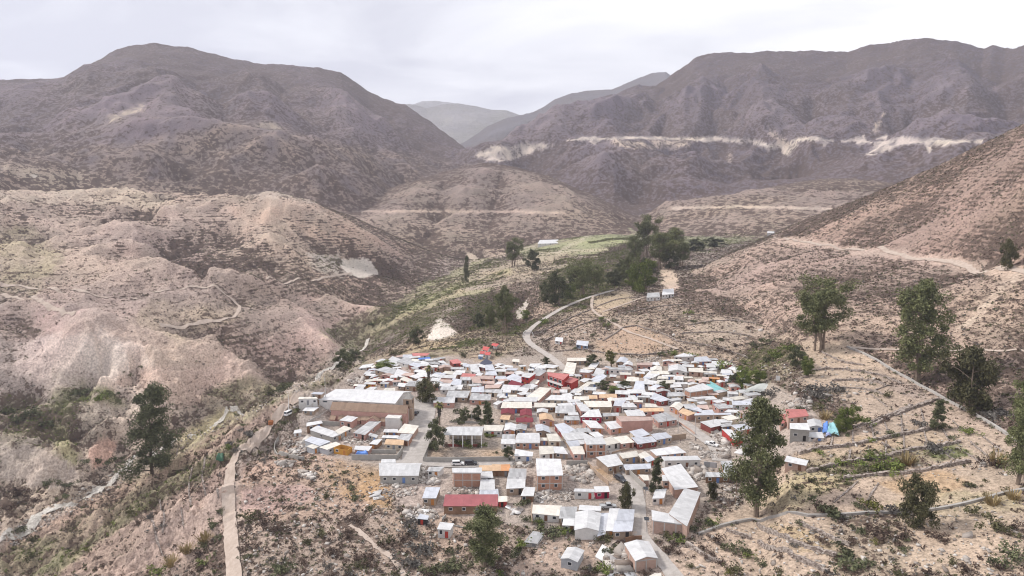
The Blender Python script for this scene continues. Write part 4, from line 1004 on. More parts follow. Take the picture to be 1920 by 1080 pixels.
for ln in TXT.strip().splitlines():
    f = ln.split(); c = f[0]; pts = [tuple(float(q) for q in p.split(',')) for p in f[1:5]]
    rf = f[5]
    if rf == 'w': rf = hrng.choices('wzbc', (66, 13, 11, 10))[0]
    house(c, pts, roof=rf, wall=f[6], h=float(f[7])*.93, kind=f[8])

# buildings one can name on their own
L = {}
L['four'] = H('G', '865,452 1120,447 1070,360 840,375', wall='b', h=5.2, st=2, win=2, door=0, name='brick_house', cat='house', label='two-storey orange brick house with four windows on its front', extra=dict(ws=(1.1,1.0)))
L['twin'] = H('G', '205,867 530,862 500,660 195,655', wall='b', h=5.2, st=2, win=2, door=0, name='brick_house', cat='house', label='tall orange brick house with wide white roof beside the rubble yard', extra=dict(ws=(1.0,1.0)))
L['brick_store'] = H('F', '800,832 1160,834 1160,770 790,775', wall='b', h=5.0, st=2, win=0, door=0, name='brick_house', cat='house', label='blind two-tier brick wall building behind the rose-roofed long house')
L['balcony'] = H('G', '-108,432 235,434 230,335 -85,335', kind='R', tilt=.9, wall='b', h=2.5, win=3, name='brick_house', cat='house', label='long brick house with broad white gable roof beside the covered court')
L['teal_brick'] = H('D', '540,682 835,640 700,570 465,640', wall='b', h=4.3, st=2, win=0, door=0, name='brick_house', cat='house', label='square brick building beside the turquoise roofed shed', extra=dict(both=1))
L['teal'] = H('D', '880,682 1020,662 815,545 735,560', roof='t', wall='k', h=1.8, name='shed', cat='shed', label='low dark shed with a turquoise roof')
L['yellow'] = H('D', '780,497 925,512 935,490 790,482', roof='a', wall='y', h=2.0, name='shed', cat='shed', label='small yellow ochre shed behind the turquoise roofed shed')
L['dark_front'] = H('D', '615,777 745,767 700,745 550,757', wall='w', h=2.7, win=1, door=0, name='house', cat='house', label='small white house with one huge dark window below the square brick building', extra=dict(ws=(3.0,1.6)))
L['lavender'] = H('D', '1120,857 1465,852 1440,800 1110,805', roof='b', wall='w', h=3.0, win=2, name='house', cat='house', label='white house with pale lavender roof and black awning', extra=dict(ws=(1.6,1.3)))
L['pink_big'] = H('G', '1345,142 1740,127 1745,85 1280,75', roof='k', wall='p', h=4.8, st=2, win=0, door=0, name='house', cat='house', label='big flat-roofed windowless pink block in the middle of the village')
L['redfront'] = H('C', '790,1017 1060,1017 1020,920 900,930', wall='m', h=2.8, win=3, door=0, name='house', cat='house', label='white-roofed house with three windows on a crimson front')
L['upper'] = H('C', '1340,887 1540,887 1480,830 1360,840', wall='w', h=2.8, win=2, door=0, name='house', cat='house', label='white upper storey house with two wide dark windows', extra=dict(ws=(1.9,.9)))
L['redwhite'] = H('B', '1712,472 1815,492 1900,430 1760,425', wall='R', h=4.6, st=2, win=2, door=1, name='house', cat='house', label='narrow two-storey red and white fronted house')
L['redblue'] = H('B', '530,822 795,827 805,758 560,755', roof='w', wall='p', h=2.2, win=2, door=0, name='house', cat='house', label='rose walled house with two windows on the plaza corner')
L['redlong'] = H('H', '1120,387 1240,387 1090,260 970,250', wall='R', h=2.7, win=0, door=0, name='long_shed', cat='shed', label='long bright red shed with a white roof')
L['darkred'] = H('H', '815,224 955,192 890,115 680,152', wall='r', h=2.5, win=0, door=1, name='house', cat='house', label='dark red house with white roof beside the long bright red shed')
L['workshop'] = H('H', '330,1054 620,1017 405,732 165,790', wall='P', h=3.0, win=0, door=0, name='workshop', cat='workshop', label='large workshop under a broad white roof behind the cypress')
L['salmon'] = H('S', '430,772 620,752 590,690 400,690', roof='s', wall='P', h=2.5, name='house', cat='house', label='brick house with a salmon roof of two panels near the blue tarpaulins')
L['whitegable'] = H('G', '1155,754 1345,720 1255,590 1005,630', wall='t', h=2.7, win=2, name='house', cat='house', label='house with clean white roof and porch facing the parked dark car')
L['rose'] = H('P', '1055,367 1560,367 1560,258 1075,260', roof='d', wall='n', h=2.5, win=3, name='long_house', cat='house', label='long house with a rose-red roof and open veranda')
L['redshed'] = H('P', '975,602 1100,610 1135,550 1005,535', wall='w', h=2.7, win=1, door=1, name='hut', cat='hut', label='small white hut with red door and red window on a concrete slab', extra=dict(doorm=4, ws=(.8,1.2)))
L['magenta'] = H('Q', '1065,230 1200,224 1185,172 1050,175', wall='m', h=2.3, win=1, door=1, name='hut', cat='hut', label='crimson cottage with one white window and a white door', extra=dict(doorslot=1))
L['widegable'] = H('Q', '858,607 1085,614 1105,450 870,440', wall='w', h=2.7, kind='G1', win=0, door=0, name='barn', cat='barn', label='white barn with its gable end towards the lower slope')
L['lowhut'] = H('Q', '715,900 875,934 940,825 780,795', wall='l', h=2.5, kind='G1', win=1, door=0, name='hut', cat='hut', label='lone pale grey gabled hut on bare ground below the village')
L['lowbrick'] = H('Q', '1470,920 1680,892 1600,740 1365,755', wall='P', h=2.9, kind='G1', win=0, door=0, name='brick_house', cat='house', label='gabled brick house by the lower street near the rubble yard', extra=dict(frame=1))
L['ell_front'] = H('R', '135,512 475,557 340,460 130,418', wall='P', h=3.8, win=0, door=0, name='brick_house', cat='house', label='front wing of the white-roofed brick hall by the lower street', extra=dict(frame=1))
L['ell_side'] = H('R', '475,557 600,242 450,205 305,440', wall='P', h=3.8, win=0, door=0, name='brick_house', cat='house', label='long side wing of the white-roofed brick hall by the lower street')
L['maroon'] = H('B', '1450,897 1835,897 1835,820 1475,820', roof='c', wall='r', h=2.4, win=2, name='house', cat='house', label='long dark red house behind the two maroon gables')
L['gable_a'] = H('B', '1440,977 1610,987 1615,925 1450,920', roof='m', wall='p', h=2.4, kind='G1', win=0, door=1, name='house', cat='house', label='house with maroon gable roof nearer the plaza garden')
L['gable_b'] = H('B', '1695,1002 1850,1007 1840,925 1700,930', roof='m', wall='p', h=2.4, kind='G1', win=0, door=1, name='house', cat='house', label='house with maroon gable roof farther from the plaza garden')
def roof_step(rec, name, dz): pass

# the church with its buttresses and tower, and the sports hall behind it
ch = H('A', '850,927 1893,977 1913,865 885,815', kind='R', tilt=2.6, roof='x', wall='p', h=4.8, win=0, door=0, over=.5, name='church', cat='church', label='pink adobe church with brown tiled roof and stone tower')
L['church'] = ch
def on_side(rec, k=0):
    f, Ln, p, d, n, zt = rec['sides'][k]; return Ln, p, d, n, zt
Lc, p, d, n, zt = on_side(ch)
if d.x < 0: p = p+d*Lc; d = -d
rot = math.atan2(d.y, d.x); zb = ch['zb']
for fr, w_, hh, gab in ((.035,2.2,3.6,0), (.15,2.3,3.8,0), (.27,2.6,3.9,0), (.375,2.2,3.7,0), (.47,3.2,4.0,0), (.585,5.2,3.4,1), (.72,2.6,3.8,0)):
    c = p + d*(Lc*fr); dep = 1.7 if not gab else 3.0; mb = MB(); a_ = c-d*w_/2; b_ = c+d*w_/2
    q_ = [a_+n*dep, b_+n*dep, b_+n*.02, a_+n*.02]
    if gab:
        m_ = (q_[0]+q_[1])/2; ring = [q_[0], m_, q_[1], q_[2], q_[3]]; mb.prism(ring, zb, [zb+hh-.3, zb+hh+1.2, zb+hh-.3, zb+hh-.3, zb+hh-.3], cap=False)
    else: mb.prism(q_, zb, [zb+hh-1.1, zb+hh-1.1, zb+hh, zb+hh])
    o = mb.build('chapel' if gab else 'buttress', WALL['p'][1], ch['o']); mb = MB()
    e_ = [a_+n*(dep+.2)-d*.15, b_+n*(dep+.2)+d*.15, b_+n*.04+d*.15, a_+n*.04-d*.15]
    if gab:
        m0 = (e_[0]+e_[1])/2; m1 = (e_[2]+e_[3])/2; z1 = zb+hh-.3; z2 = z1+1.6
        vs = [(*e_[0].xy, z1), (*m0.xy, z2), (*e_[1].xy, z1), (*e_[2].xy, z1), (*m1.xy, z2), (*e_[3].xy, z1)]; vs += [(x, y, z-.15) for x, y, z in vs]
        mb.add(vs, [(0,1,4,5), (1,2,3,4), (6,7,1,0), (7,8,2,1), (0,5,11,6), (2,8,9,3)])
    else:
        vs = [(*e_[0].xy, zb+hh-1.15), (*e_[1].xy, zb+hh-1.15), (*e_[2].xy, zb+hh+.12), (*e_[3].xy, zb+hh+.12)]; vs += [(x, y, z-.14) for x, y, z in vs]; mb.add(vs, [(0,1,2,3), (4,5,1,0), (5,6,2,1), (7,4,0,3)])
    me = mb.mesh('coping'); uv_dir(me, (d.x, d.y)); link('coping', me, o, [ROOF['x'][1]])
wall_opening(ch['o'], 'window', p, d, n, Lc*.12, zb+3.2, .7, .7, GLASS)
mb = MB(); c = p + d*(Lc*.86) + n*2.0; mb.box((c.x, c.y, zb+2.6), (6.0, 3.9, 5.2), rot); mb.build('annex', WALL['w'][1], ch['o'])
tb = hit(767, 786); to = empty('tower', tb); to['label'] = 'square stone bell tower with pyramid cap at the end of the church'; to['category'] = 'bell tower'
mb = MB(); mb.box((0,0,4.4), (3.7,3.7,9.8), rot); mb.box((0,0,6.6), (3.95,3.95,.25), rot); mb.box((0,0,9.3), (4.0,4.0,.3), rot); mb.build('shaft', WALL['t'][1], to)
mb = MB(); s2 = 1.95; vs = [Vector((x*s2, y*s2, 9.45)) for x, y in ((-1,-1),(1,-1),(1,1),(-1,1))]; vs = [Matrix.Rotation(rot, 3, 'Z') @ v for v in vs]
mb.add([tuple(v) for v in vs]+[(0,0,12.2)], [(0,1,4),(1,2,4),(2,3,4),(3,0,4)]); me = mb.mesh('cap'); uv_dir(me, (1,0)); link('cap', me, to, [WALL['g'][1]])
for k in range(4):
    dd = Matrix.Rotation(rot+k*math.pi/2, 3, 'Z') @ Vector((1,0,0)); nn = Vector((dd.y, -dd.x, 0)); wall_opening(to, 'opening', nn*1.85, dd, nn, 0, 7.2, 1.1, 1.6, DOORM[3])
hallr = H('A', '690,782 1735,840 1850,690 930,645', kind='R', tilt=2.2, roof='W', wall='w', h=7.2, win=0, door=0, name='sports_hall', cat='hall', label='big white sports hall with long white roof behind the church', over=.5)
L['hall'] = hallr
Lc, p, d, n, zt = on_side(hallr)
for i in range(7): wall_opening(hallr['o'], 'window', p, d, n, Lc*(.08+.14*i), zt-1.2, 2.0, .6, GLASS)
# town hall: red two-storey block with a gallery and a gabled wing
th = H('C', '350,457 540,517 620,442 345,420', roof='s', wall='R', h=5.6, win=0, door=0, name='town_hall', cat='town hall', label='large red two-storey town hall with salmon roof and open gallery')
L['town'] = th
Lc, p, d, n, zt = on_side(th); rot = math.atan2(d.y, d.x)
for s_ in range(2):
    z = zt-1.9-s_*2.7
    for i in range(3): wall_opening(th['o'], 'window', p, d, n, Lc*(.2+.3*i), z, Lc*.2, 1.25, GLASS, FRAMEW)
mb = MB(); c = p+d*Lc/2+n*.5; mb.box((c.x, c.y, zt-2.75), (Lc, 1.1, .3), rot); mb.box((c.x+n.x*.5, c.y+n.y*.5, zt-2.2), (Lc, .1, .8), rot); mb.build('gallery', FRAMEW, th['o'])
tw = H('C', '490,527 655,562 745,510 590,470', roof='s', wall='R', h=3.7, kind='F', win=2, door=0, name='town_hall_wing', cat='hall', label='red wing with salmon roof joined to the front of the town hall')
# the covered court: a white roof on a double row of columns
def open_shelter():
    q, z0 = footprint('F', [(645,327), (1180,332), (1195,232), (690,230)], 5.0, 1.2, 'R')
    a, b, c, d_ = q; e_ = c*2-b; f_ = d_*2-a; e_.z = b.z; f_.z = a.z; ring = [a, b, c, e_, f_, d_]; cen = sum(ring, Vector())/6; org = Vector((cen.x, cen.y, z0)); ring = [v-org for v in ring]
    root = empty('covered_court', org); tag(root, 'open-sided court under a long white roof on pale columns', 'covered court')
    mb = MB(); fs = [(0,1,2,5), (5,2,3,4)]
    mb.add([tuple(v) for v in ring]+[(v.x, v.y, v.z-.15) for v in ring], fs+[tuple(i+6 for i in f[::-1]) for f in fs]+[(i, (i+1) % 6, 6+(i+1) % 6, 6+i) for i in range(6)])
    me = mb.mesh('roof'); ab = (ring[1]-ring[0]).normalized(); uv_dir(me, (ab.x, ab.y)); link('roof', me, root, [ROOF['w'][1]])
    for base0, base1, ins in ((ring[0], ring[1], .4), (ring[4], ring[3], -.4)):
        for i in range(5):
            pt = base0.lerp(base1, .02+.24*i) - (ring[0]-ring[4]).normalized()*ins; mb = MB(); mb.box((pt.x, pt.y, pt.z/2-.3), (.42,.42,pt.z+.2)); mb.build('column', FRAMEW, root)
    mb = MB(); bk0, bk1 = ring[4], ring[3]; c = (bk0+bk1)/2; mb.box((c.x, c.y-.3, 2.0), ((bk1-bk0).length*.96, .25, 4.6), math.atan2(ab.y, ab.x)); mb.build('back_wall', WALL['o'][1], root)
    mb = MB(); c = (ring[0]+ring[1])/2; mb.box((c.x, c.y+.9, .5), ((bk1-bk0).length*.9, .2, 1.0), math.atan2(ab.y, ab.x)); mb.build('parapet', WALL['r'][1], root)
    return dict(x=org.x, y=org.y)
L['court'] = open_shelter()
L['church']['x'], L['church']['y'] = ch['x'], ch['y']
# ------------------------------------------------------------------ roads, tracks, the dry river
def resample(pts, step):
    out = [Vector(pts[0])]
    for a, b in zip(pts, pts[1:]):
        a = Vector(a); b = Vector(b); n = max(1, int((b-a).length/step)); out += [a.lerp(b, (i+1)/n) for i in range(n)]
    return out
def smooth_line(pts, k=2):
    for _ in range(k):
        q = [pts[0]]
        for a, b in zip(pts, pts[1:]): q += [a*.75+b*.25, a*.25+b*.75]
        pts = q+[pts[-1]]
    return pts
def ground_line(px, step=1.5, sm=2, ox=0, oy=0, s=1.0):
    w = [hit(ox+u/s, oy+v/s).xy for u, v in px]
    return resample([p.to_3d() for p in smooth_line(w, sm)], step)
ROADS = []
def earth_mat(name, c1, c2, scale=.5, stones=0.):
    m = mat(name, c1, .95, spec=.1); nt = m.node_tree; b = nt.nodes['Principled BSDF']; n = pos_noise(nt, scale, 5, .65); n2 = pos_noise(nt, scale*7, 3)
    c = mixc(nt, smooth(nt, n, .35, .65), c1, c2); c = mixc(nt, 1.0, c, mixc(nt, n2, (.75,.75,.75), (1.2,1.2,1.2)), 'MULTIPLY')
    if stones: c = mixc(nt, M(nt, 'MULTIPLY', smooth(nt, pos_noise(nt, 1.3, 2, .8), .5, .6), stones), c, (.66,.63,.58))
    nt.links.new(c, b.inputs['Base Color']); bp = N(nt, 'ShaderNodeBump'); bp.inputs['Strength'].default_value = .4; bp.inputs['Distance'].default_value = .15; nt.links.new(n2, bp.inputs['Height']); nt.links.new(bp.outputs[0], b.inputs['Normal'])
    return m
DIRT = earth_mat('pale_dirt', (.50,.415,.355), (.42,.34,.285)); PAVE = earth_mat('concrete_paving', (.45,.415,.39), (.36,.33,.305)); RIVER = earth_mat('river_stones', (.56,.52,.47), (.40,.37,.33), .35, .9); ROADM = earth_mat('grey_road', (.47,.43,.40), (.39,.35,.325))
def ribbon(name, pts, width, m, rough=.0, lift=.12, n=5, width2=None):
    vs, fs = [], []; rg = random.Random(len(pts))
    for i, p in enumerate(pts):
        d = (pts[min(i+1, len(pts)-1)]-pts[max(i-1, 0)]).normalized(); nn = Vector((-d.y, d.x, 0)); w = width if width2 is None else width+(width2-width)*i/len(pts)
        w *= 1+rg.uniform(-rough, rough); c = p+nn*rg.uniform(-rough, rough)*w*.3
        for k in range(n):
            q = c+nn*w*(k/(n-1)-.5); r = q.xy.length; vs.append((q.x, q.y, float(ground_z(q.x, q.y))+lift+.0004*r))
    for i in range(len(pts)-1):
        for k in range(n-1): a = i*n+k; fs.append((a, a+1, a+n+1, a+n))
    mb = MB(); mb.add(vs, fs); o = mb.build(name, m); tag(o, kind='structure'); ROADS.append((np.array([(p.x, p.y) for p in pts]), width)); return o
ribbon('river_bed', ground_line([(-60,1052),(0,1015),(60,985),(120,950),(180,915),(240,878),(290,848)], 2, 2), 4.4, RIVER, .5, .25, 7)
ribbon('river_bed', ground_line([(300,845),(330,828),(400,790),(470,760),(540,728),(590,705),(620,690),(650,668),(690,636)], 2, 2), 3, RIVER, .3, .3, 7)
ribbon('dirt_road', ground_line([(440,1100),(436,1050),(432,1000),(429,950),(430,905),(432,875),(442,852),(460,838),(480,826),(500,806),(515,790),(530,772),(545,757),(570,742)], 1.5, 2), 4.0, DIRT, .08, .45)
ribbon('valley_road', ground_line([(1060,694),(1045,680),(1030,668),(1010,656),(994,645),(986,634),(990,622),(1005,608),(1030,592),(1060,575),(1090,563),(1120,553),(1150,545)], 2, 2), 4.4, ROADM, .06)
ribbon('hill_track', ground_line([(1452,446),(1500,454),(1560,462),(1620,469),(1690,479),(1750,488),(1810,494),(1870,503),(1930,515),(1990,530)], 2, 1), 3.6, DIRT, .2, .25)
ribbon('lower_street', ground_line([(1150,842),(1165,870),(1190,905),(1197,940),(1198,975),(1200,1005),(1225,1035),(1250,1060),(1275,1095)], 1.5, 2), 4.4, PAVE, .05)
ribbon('plaza', ground_line([(796,748),(793,775),(786,805),(780,840),(776,866)], 1.5, 1), 11.5, PAVE, width2=9)
ribbon('side_street', ground_line([(742,869),(800,867),(860,872),(920,868),(965,866)], 1.5, 1), 5.5, PAVE, lift=.14)
ribbon('upper_street', ground_line([(1243,762),(1262,780),(1285,795),(1305,812),(1325,825),(1345,840),(1350,865)], 1.5, 2), 5.5, PAVE, .05)
ribbon('narrow_street', ground_line([(1062,694),(1040,725),(1015,748),(1003,765),(1005,790),(1035,812),(1050,832),(1070,860)], 1.5, 2), 3.6, PAVE, lift=.16)
ribbon('terrace_path', ground_line([(1590,652),(1640,656),(1700,657),(1790,657),(1860,658),(1930,662)], 2, 1), 1.6, DIRT, .3, .2, 3)
ribbon('field_path', ground_line([(1112,555),(1108,575),(1115,588),(1140,600),(1170,620),(1200,630),(1230,640),(1270,655)], 2, 2), 2.2, DIRT, .2, .2, 3)
ribbon('field_path', ground_line([(1130,586),(1160,575),(1200,560),(1240,548)], 2, 2), 2.0, DIRT, .2, .2, 3)
ribbon('hill_path', ground_line([(-30,525),(0,530),(60,540),(150,551),(230,559),(300,549),(350,538),(380,540),(420,552),(450,572),(448,588),(420,601),(360,606),(300,612)], 2, 2), 3.0, DIRT, .25, .3, 3)
ribbon('hill_path', ground_line([(-20,551),(30,557),(80,567),(115,580),(140,590)], 2, 2), 3.0, DIRT, .25, .3, 3)
ribbon('hill_path', ground_line([(500,524),(560,522),(620,520),(660,512)], 2, 2), 2.6, DIRT, .25, .3, 3)
ribbon('foot_path', ground_line([(655,985),(672,995),(690,1012),(715,1032),(740,1052),(765,1090)], 1.5, 2), 1.3, DIRT, .5, .08, 3)
ribbon('foot_path', ground_line([(1130,1080),(1120,1050),(1140,1020),(1165,1005),(1195,1000)], 1.5, 2), 1.8, DIRT, .25, .12, 3)
# ------------------------------------------------------------------ walls
STONE = mat('dry_stone', (.36,.31,.275), .95, spec=.1); _n = STONE.node_tree
_v = N(_n, 'ShaderNodeTexVoronoi'); _g = N(_n, 'ShaderNodeNewGeometry'); _n.links.new(_g.outputs['Position'], _v.inputs['Vector']); _v.inputs['Scale'].default_value = 2.2
_h = N(_n, 'ShaderNodeSeparateColor'); _n.links.new(_v.outputs['Color'], _h.inputs[0])
_n.links.new(mixc(_n, _h.outputs[0], (.13,.10,.085), (.46,.40,.36)), _n.nodes['Principled BSDF'].inputs['Base Color'])
_b = N(_n, 'ShaderNodeBump'); _b.inputs['Distance'].default_value = .2; _b.inputs['Strength'].default_value = .8; _n.links.new(_v.outputs['Distance'], _b.inputs['Height']); _n.links.new(_b.outputs[0], _n.nodes['Principled BSDF'].inputs['Normal'])
WALLS = []
def wall(px, h, t, m, label, name='wall', crop='X', rough=0., step=2.0, sm=0, group=None, cat='wall'):
    ox, oy, s = CROP[crop]; pts = ground_line(px, step, sm, ox, oy, s); org = pts[len(pts)//2].copy(); org.z = float(ground_z(org.x, org.y))
    mb = MB(); vs = []; rg = random.Random(int(px[0][0]*7+px[0][1])); n = len(pts)
    for i, p in enumerate(pts):
        d = (pts[min(i+1, n-1)]-pts[max(i-1, 0)]).normalized(); nn = Vector((-d.y, d.x, 0)); z = float(ground_z(p.x, p.y)); hh = h*(1+rg.uniform(-rough, rough)); tt = t*(1+rg.uniform(-rough, rough))
        for sgn, zz in ((-.5, z-.3), (-.5*(1-rough*.4), z+hh), (.5*(1-rough*.4), z+hh), (.5, z-.3)):
            q = p+nn*sgn*tt; vs.append((q.x-org.x, q.y-org.y, zz-org.z))
    fs = [(i*4+k, i*4+k+1, i*4+4+k+1, i*4+4+k) for i in range(n-1) for k in range(3)]+[(0,1,2,3), ((n-1)*4+3, (n-1)*4+2, (n-1)*4+1, (n-1)*4)]
    mb.add(vs, fs); me = mb.mesh(name); uv_box(me); o = link(name, me, None, [m]); o.location = org; tag(o, label, cat, group); WALLS.append(o); return o
GB = WALL['g'][1]; TB = WALL['t'][1]
wall([(390,692),(700,697),(1100,692),(1590,682)], 1.9, .22, GB, 'pale block wall between the covered court yard and the parked cars', crop='F')
wall([(385,690),(440,560),(495,450)], 1.7, .22, GB, 'short block wall along the plaza edge of the covered court yard', crop='F')
wall([(1148,662),(1450,666),(1760,667)], 2.0, .2, GB, 'grey panel wall on the downhill side of the small walled yard', crop='E')
wall([(1762,662),(1800,610),(1835,560)], 2.0, .2, GB, 'grey wall of the small walled yard on the plaza side', crop='E')
wall([(1420,572),(1580,576),(1750,578)], 1.5, .2, GB, 'low grey wall inside the small walled yard', crop='E')
wall([(510,672),(400,662),(300,640),(200,612),(130,585),(103,560),(108,500),(130,430),(165,395)], 1.7, .3, GB, 'curved stone yard wall at the village edge above the dirt road', crop='E', rough=.12, sm=1)
wall([(735,190),(860,198),(1030,205)], 1.8, .25, GB, 'grey wall beside the church below its buttresses', crop='E')
wall([(590,748),(730,748),(872,745)], 2.1, .2, GB, 'grey block wall closing off the rubble yard uphill', crop='G')
wall([(880,750),(960,835),(1060,930),(1160,1010)], 1.7, .2, TB, 'long tan wall between the rubble yard and the lower street', crop='G')
wall([(1375,810),(1480,910),(1600,1030),(1660,1080)], 2.1, .2, GB, 'grey wall across the street from the parked dark car', crop='G')
wall([(287,402),(380,392),(475,378)], 2.2, .35, TB, 'bare adobe wall beside the upper street', crop='H')
wall([(365,165),(450,220),(540,280),(600,330)], .9, .3, WALL['P'][1], 'low brick wall along the upper street', crop='H')
wall([(1205,590),(1320,555),(1440,528)], .9, .25, TB, 'low tan wall on the lane below the dark red house', crop='G')
wall([(715,757),(800,765),(895,775)], 2.0, .12, ROOF['z'][1], 'fence of grey corrugated sheets near the big eucalyptus', 'sheet_fence', 'H', cat='fence')
wall([(1365,735),(1430,720),(1530,715)], 1.4, .2, WALL['n'][1], 'dark weathered board fence above the gabled brick house', 'board_fence', 'Q', .1, cat='fence')
wall([(740,158),(1040,168),(1340,182)], .8, .3, CONC, 'low concrete kerb wall along the front of the plaza garden', crop='F')
wall([(900,90),(1000,92),(1110,88)], .7, .3, CONC, 'pale retaining kerb between the beds of the plaza garden', crop='F')
wall([(560,1100),(640,1050),(760,990),(840,940)], .8, .3, CONC, 'sloping pale kerb leading up to the church corner', crop='A')
wall([(420,560),(412,480),(420,370)], 1.3, .3, TB, 'tan adobe wall down the side of the white cottage garden', crop='Q')
wall([(1030,500),(1020,530),(1060,480)], 1.0, .2, GB, 'stub of grey wall beside the rose-roofed veranda', crop='P')
wall([(1130,575),(1200,590),(1275,605)], .5, .2, GB, 'low white kerb beside the small white hut', crop='P')
# canals and dry stone walls of the terraces
canal = 'thin pale irrigation canal wall '
wall([(1588,651),(1630,668),(1690,704),(1750,736),(1814,771),(1851,791),(1894,819),(1940,850)], .8, .8, CONC, canal+'descending past the tree trunks to the field edge', 'canal_wall', sm=1)
wall([(1310,1003),(1363,983),(1423,973),(1493,968),(1580,967),(1693,962),(1753,957),(1826,942),(1930,918)], .7, .7, CONC, canal+'below the big eucalyptus, crossing the lower fields', 'canal_wall', sm=1)
Tst = [([(735,330),(880,262),(1060,222),(1200,166),(1400,104)], 1.0), ([(650,395),(750,368),(950,348),(1160,303),(1240,287),(1360,262),(1470,240)], 1.0), ([(700,500),(790,472),(940,442),(1130,417),(1290,372),(1440,352),(1560,330)], 1.0), ([(905,535),(1060,515),(1300,500),(1440,470),(1620,440)], 1.0),
 ([(740,322),(735,366)], .5), ([(845,290),(830,366)], .5), ([(955,264),(958,345)], .5), ([(1062,225),(1072,296)], .5), ([(1130,205),(1160,285)], .5), ([(1225,166),(1237,284)], .5), ([(1340,140),(1356,215)], .5),
 ([(945,372),(930,440)], .5), ([(1045,350),(1040,425)], .5), ([(1145,320),(1140,412)], .5), ([(1242,290),(1246,380)], .5), ([(1358,265),(1372,330)], .5), ([(1450,235),(1500,320)], .5), ([(1520,210),(1600,290)], .5),
 ([(985,548),(920,610),(850,668)], .5), ([(1100,562),(1060,620),(1030,680)], .5),
 ([(420,790),(520,842),(600,882),(730,930),(880,975)], .9), ([(650,782),(780,842),(940,912)], .8), ([(245,827),(320,850),(385,872)], .8), ([(430,892),(530,935),(620,972),(820,1062)], .9), ([(20,905),(80,940),(130,972),(220,1012)], .8), ([(140,852),(210,905)], .7),
 ([(1120,330),(1240,400),(1290,440)], .6), ([(1190,180),(1330,120),(1440,85)], .8), ([(1050,250),(1190,170),(1290,120)], .8), ([(1030,60),(1150,10)], .7), ([(1150,130),(1060,60)], .5), ([(1620,330),(1730,420),(1800,470)], .7), ([(1690,300),(1800,380)], .6), ([(1430,360),(1530,430)], .5),
 ([(1510,430),(1500,470)], .5), ([(1030,460),(1040,505)], .5), ([(1540,360),(1640,420),(1700,470)], .7)]
for i, (p, h) in enumerate(Tst):
    kind = ('long low wall of pale stones along the edge of a dry terrace' if h > .75 else 'short thin bund of stones dividing two dry terrace plots')
    wall(p, h*(1.0 if h > .75 else .7), 1.0 if h > .75 else .5, STONE, kind, 'stone_wall', 'T', .35, 1.2, 0, 'dry stone walls of the terraced fields')
for p in ([(1010,625),(1060,600),(1110,580)], [(1020,640),(1080,612),(1120,600)], [(1130,640),(1180,607),(1240,625),(1270,640)], [(1110,660),(1190,668),(1260,660)], [(1270,640),(1340,650),(1400,670)], [(1290,610),(1350,600),(1420,607)], [(1280,625),(1350,622),(1410,632)],
          [(1120,575),(1160,560),(1220,556)], [(1160,590),(1230,575),(1300,570)], [(1040,660),(1090,655),(1130,662)], [(1500,700),(1560,690),(1640,700),(1690,720)], [(1540,660),(1580,680),(1620,685)], [(1530,735),(1600,725),(1670,745)], [(1560,715),(1620,712),(1660,722)]):
    wall(p, .8, .7, STONE, 'stony terrace edge in the fields behind the village', 'stone_wall', 'X', .35, 1.6, 1, 'terrace edges behind the village')
for p in ([(345,838),(330,845),(300,880)], [(360,880),(352,915),(358,950)], [(385,860),(378,895),(385,930),(410,935)], [(300,940),(310,970),(305,1000)], [(340,955),(345,990)], [(285,975),(292,1010),(310,1045)]):
    wall(p, .6, .6, STONE, 'thin stone bund on the pink slope beside the dirt road', 'stone_wall', 'X', .35, 1.2, 1, 'stone bunds on the slope below the road')

# ------------------------------------------------------------------ small outbuildings that fill the gaps of the upper village
def fill_village(n):
    rg = random.Random(3); cen = [(r_['x'], r_['y'], math.sqrt(max(r_['area'], 4))*.62) for r_ in HOUSES]; out = 0
    zone = [(700,690),(760,668),(900,688),(960,690),(1060,700),(1200,690),(1300,665),(1390,700),(1420,760),(1380,800),(1300,790),(1200,770),(1010,770),(940,770),(900,745),(830,735),(760,735),(690,720)]
    keep = [([(1030,700),(1070,690),(1030,760),(1000,770)],), ([(830,750),(935,750),(930,800),(820,800)],)]
    def inp(poly, u, v): return bool(pip(poly, np.array([u]), np.array([v]))[0])
    for _ in range(6000):
        if out >= n: break
        u, v = rg.uniform(690, 1420), rg.uniform(665, 800)
        if not inp(zone, u, v) or any(inp(k[0], u, v) for k in keep): continue
        p = hit(u, v); w, dp = rg.uniform(3.0, 7.5), rg.uniform(2.8, 5.0); r0 = math.hypot(w, dp)*.42
        near = min(cen, key=lambda c: math.hypot(c[0]-p.x, c[1]-p.y)-c[2])
        if math.hypot(near[0]-p.x, near[1]-p.y) < near[2]*.92+r0*.62: continue
        if any(np.min(np.hypot(rd[:, 0]-p.x, rd[:, 1]-p.y)) < wd/2+r0 for rd, wd in ROADS): continue
        if any(np.hypot(p.x-c['x'], p.y-c['y']) < 14 for c in (L['church'], L['hall'], L['court'])): continue
        an = rg.choice((-.25, -.1, .05, .3, .5))+rg.gauss(0, .08); ca, sa = math.cos(an), math.sin(an); h = rg.uniform(2.0, 2.5); px = []
        for x, y in ((-w/2,-dp/2),(w/2,-dp/2),(w/2,dp/2),(-w/2,dp/2)):
            X, Y = p.x+x*ca-y*sa, p.y+x*sa+y*ca; px.append(tuple(float(q) for q in project(X, Y, p.z+h)))
        house('X', px, roof=rg.choice('wwwwwczzbk'), wall=rg.choice('ttooppwwnPrl'), h=h, kind=rg.choice('FFFFG')+'' if False else rg.choice(['F','F','F','F','G1']), win=rg.choice((0,1)), name='shed')
        cen.append((p.x, p.y, r0)); out += 1
    return out
print('filled', fill_village(140))
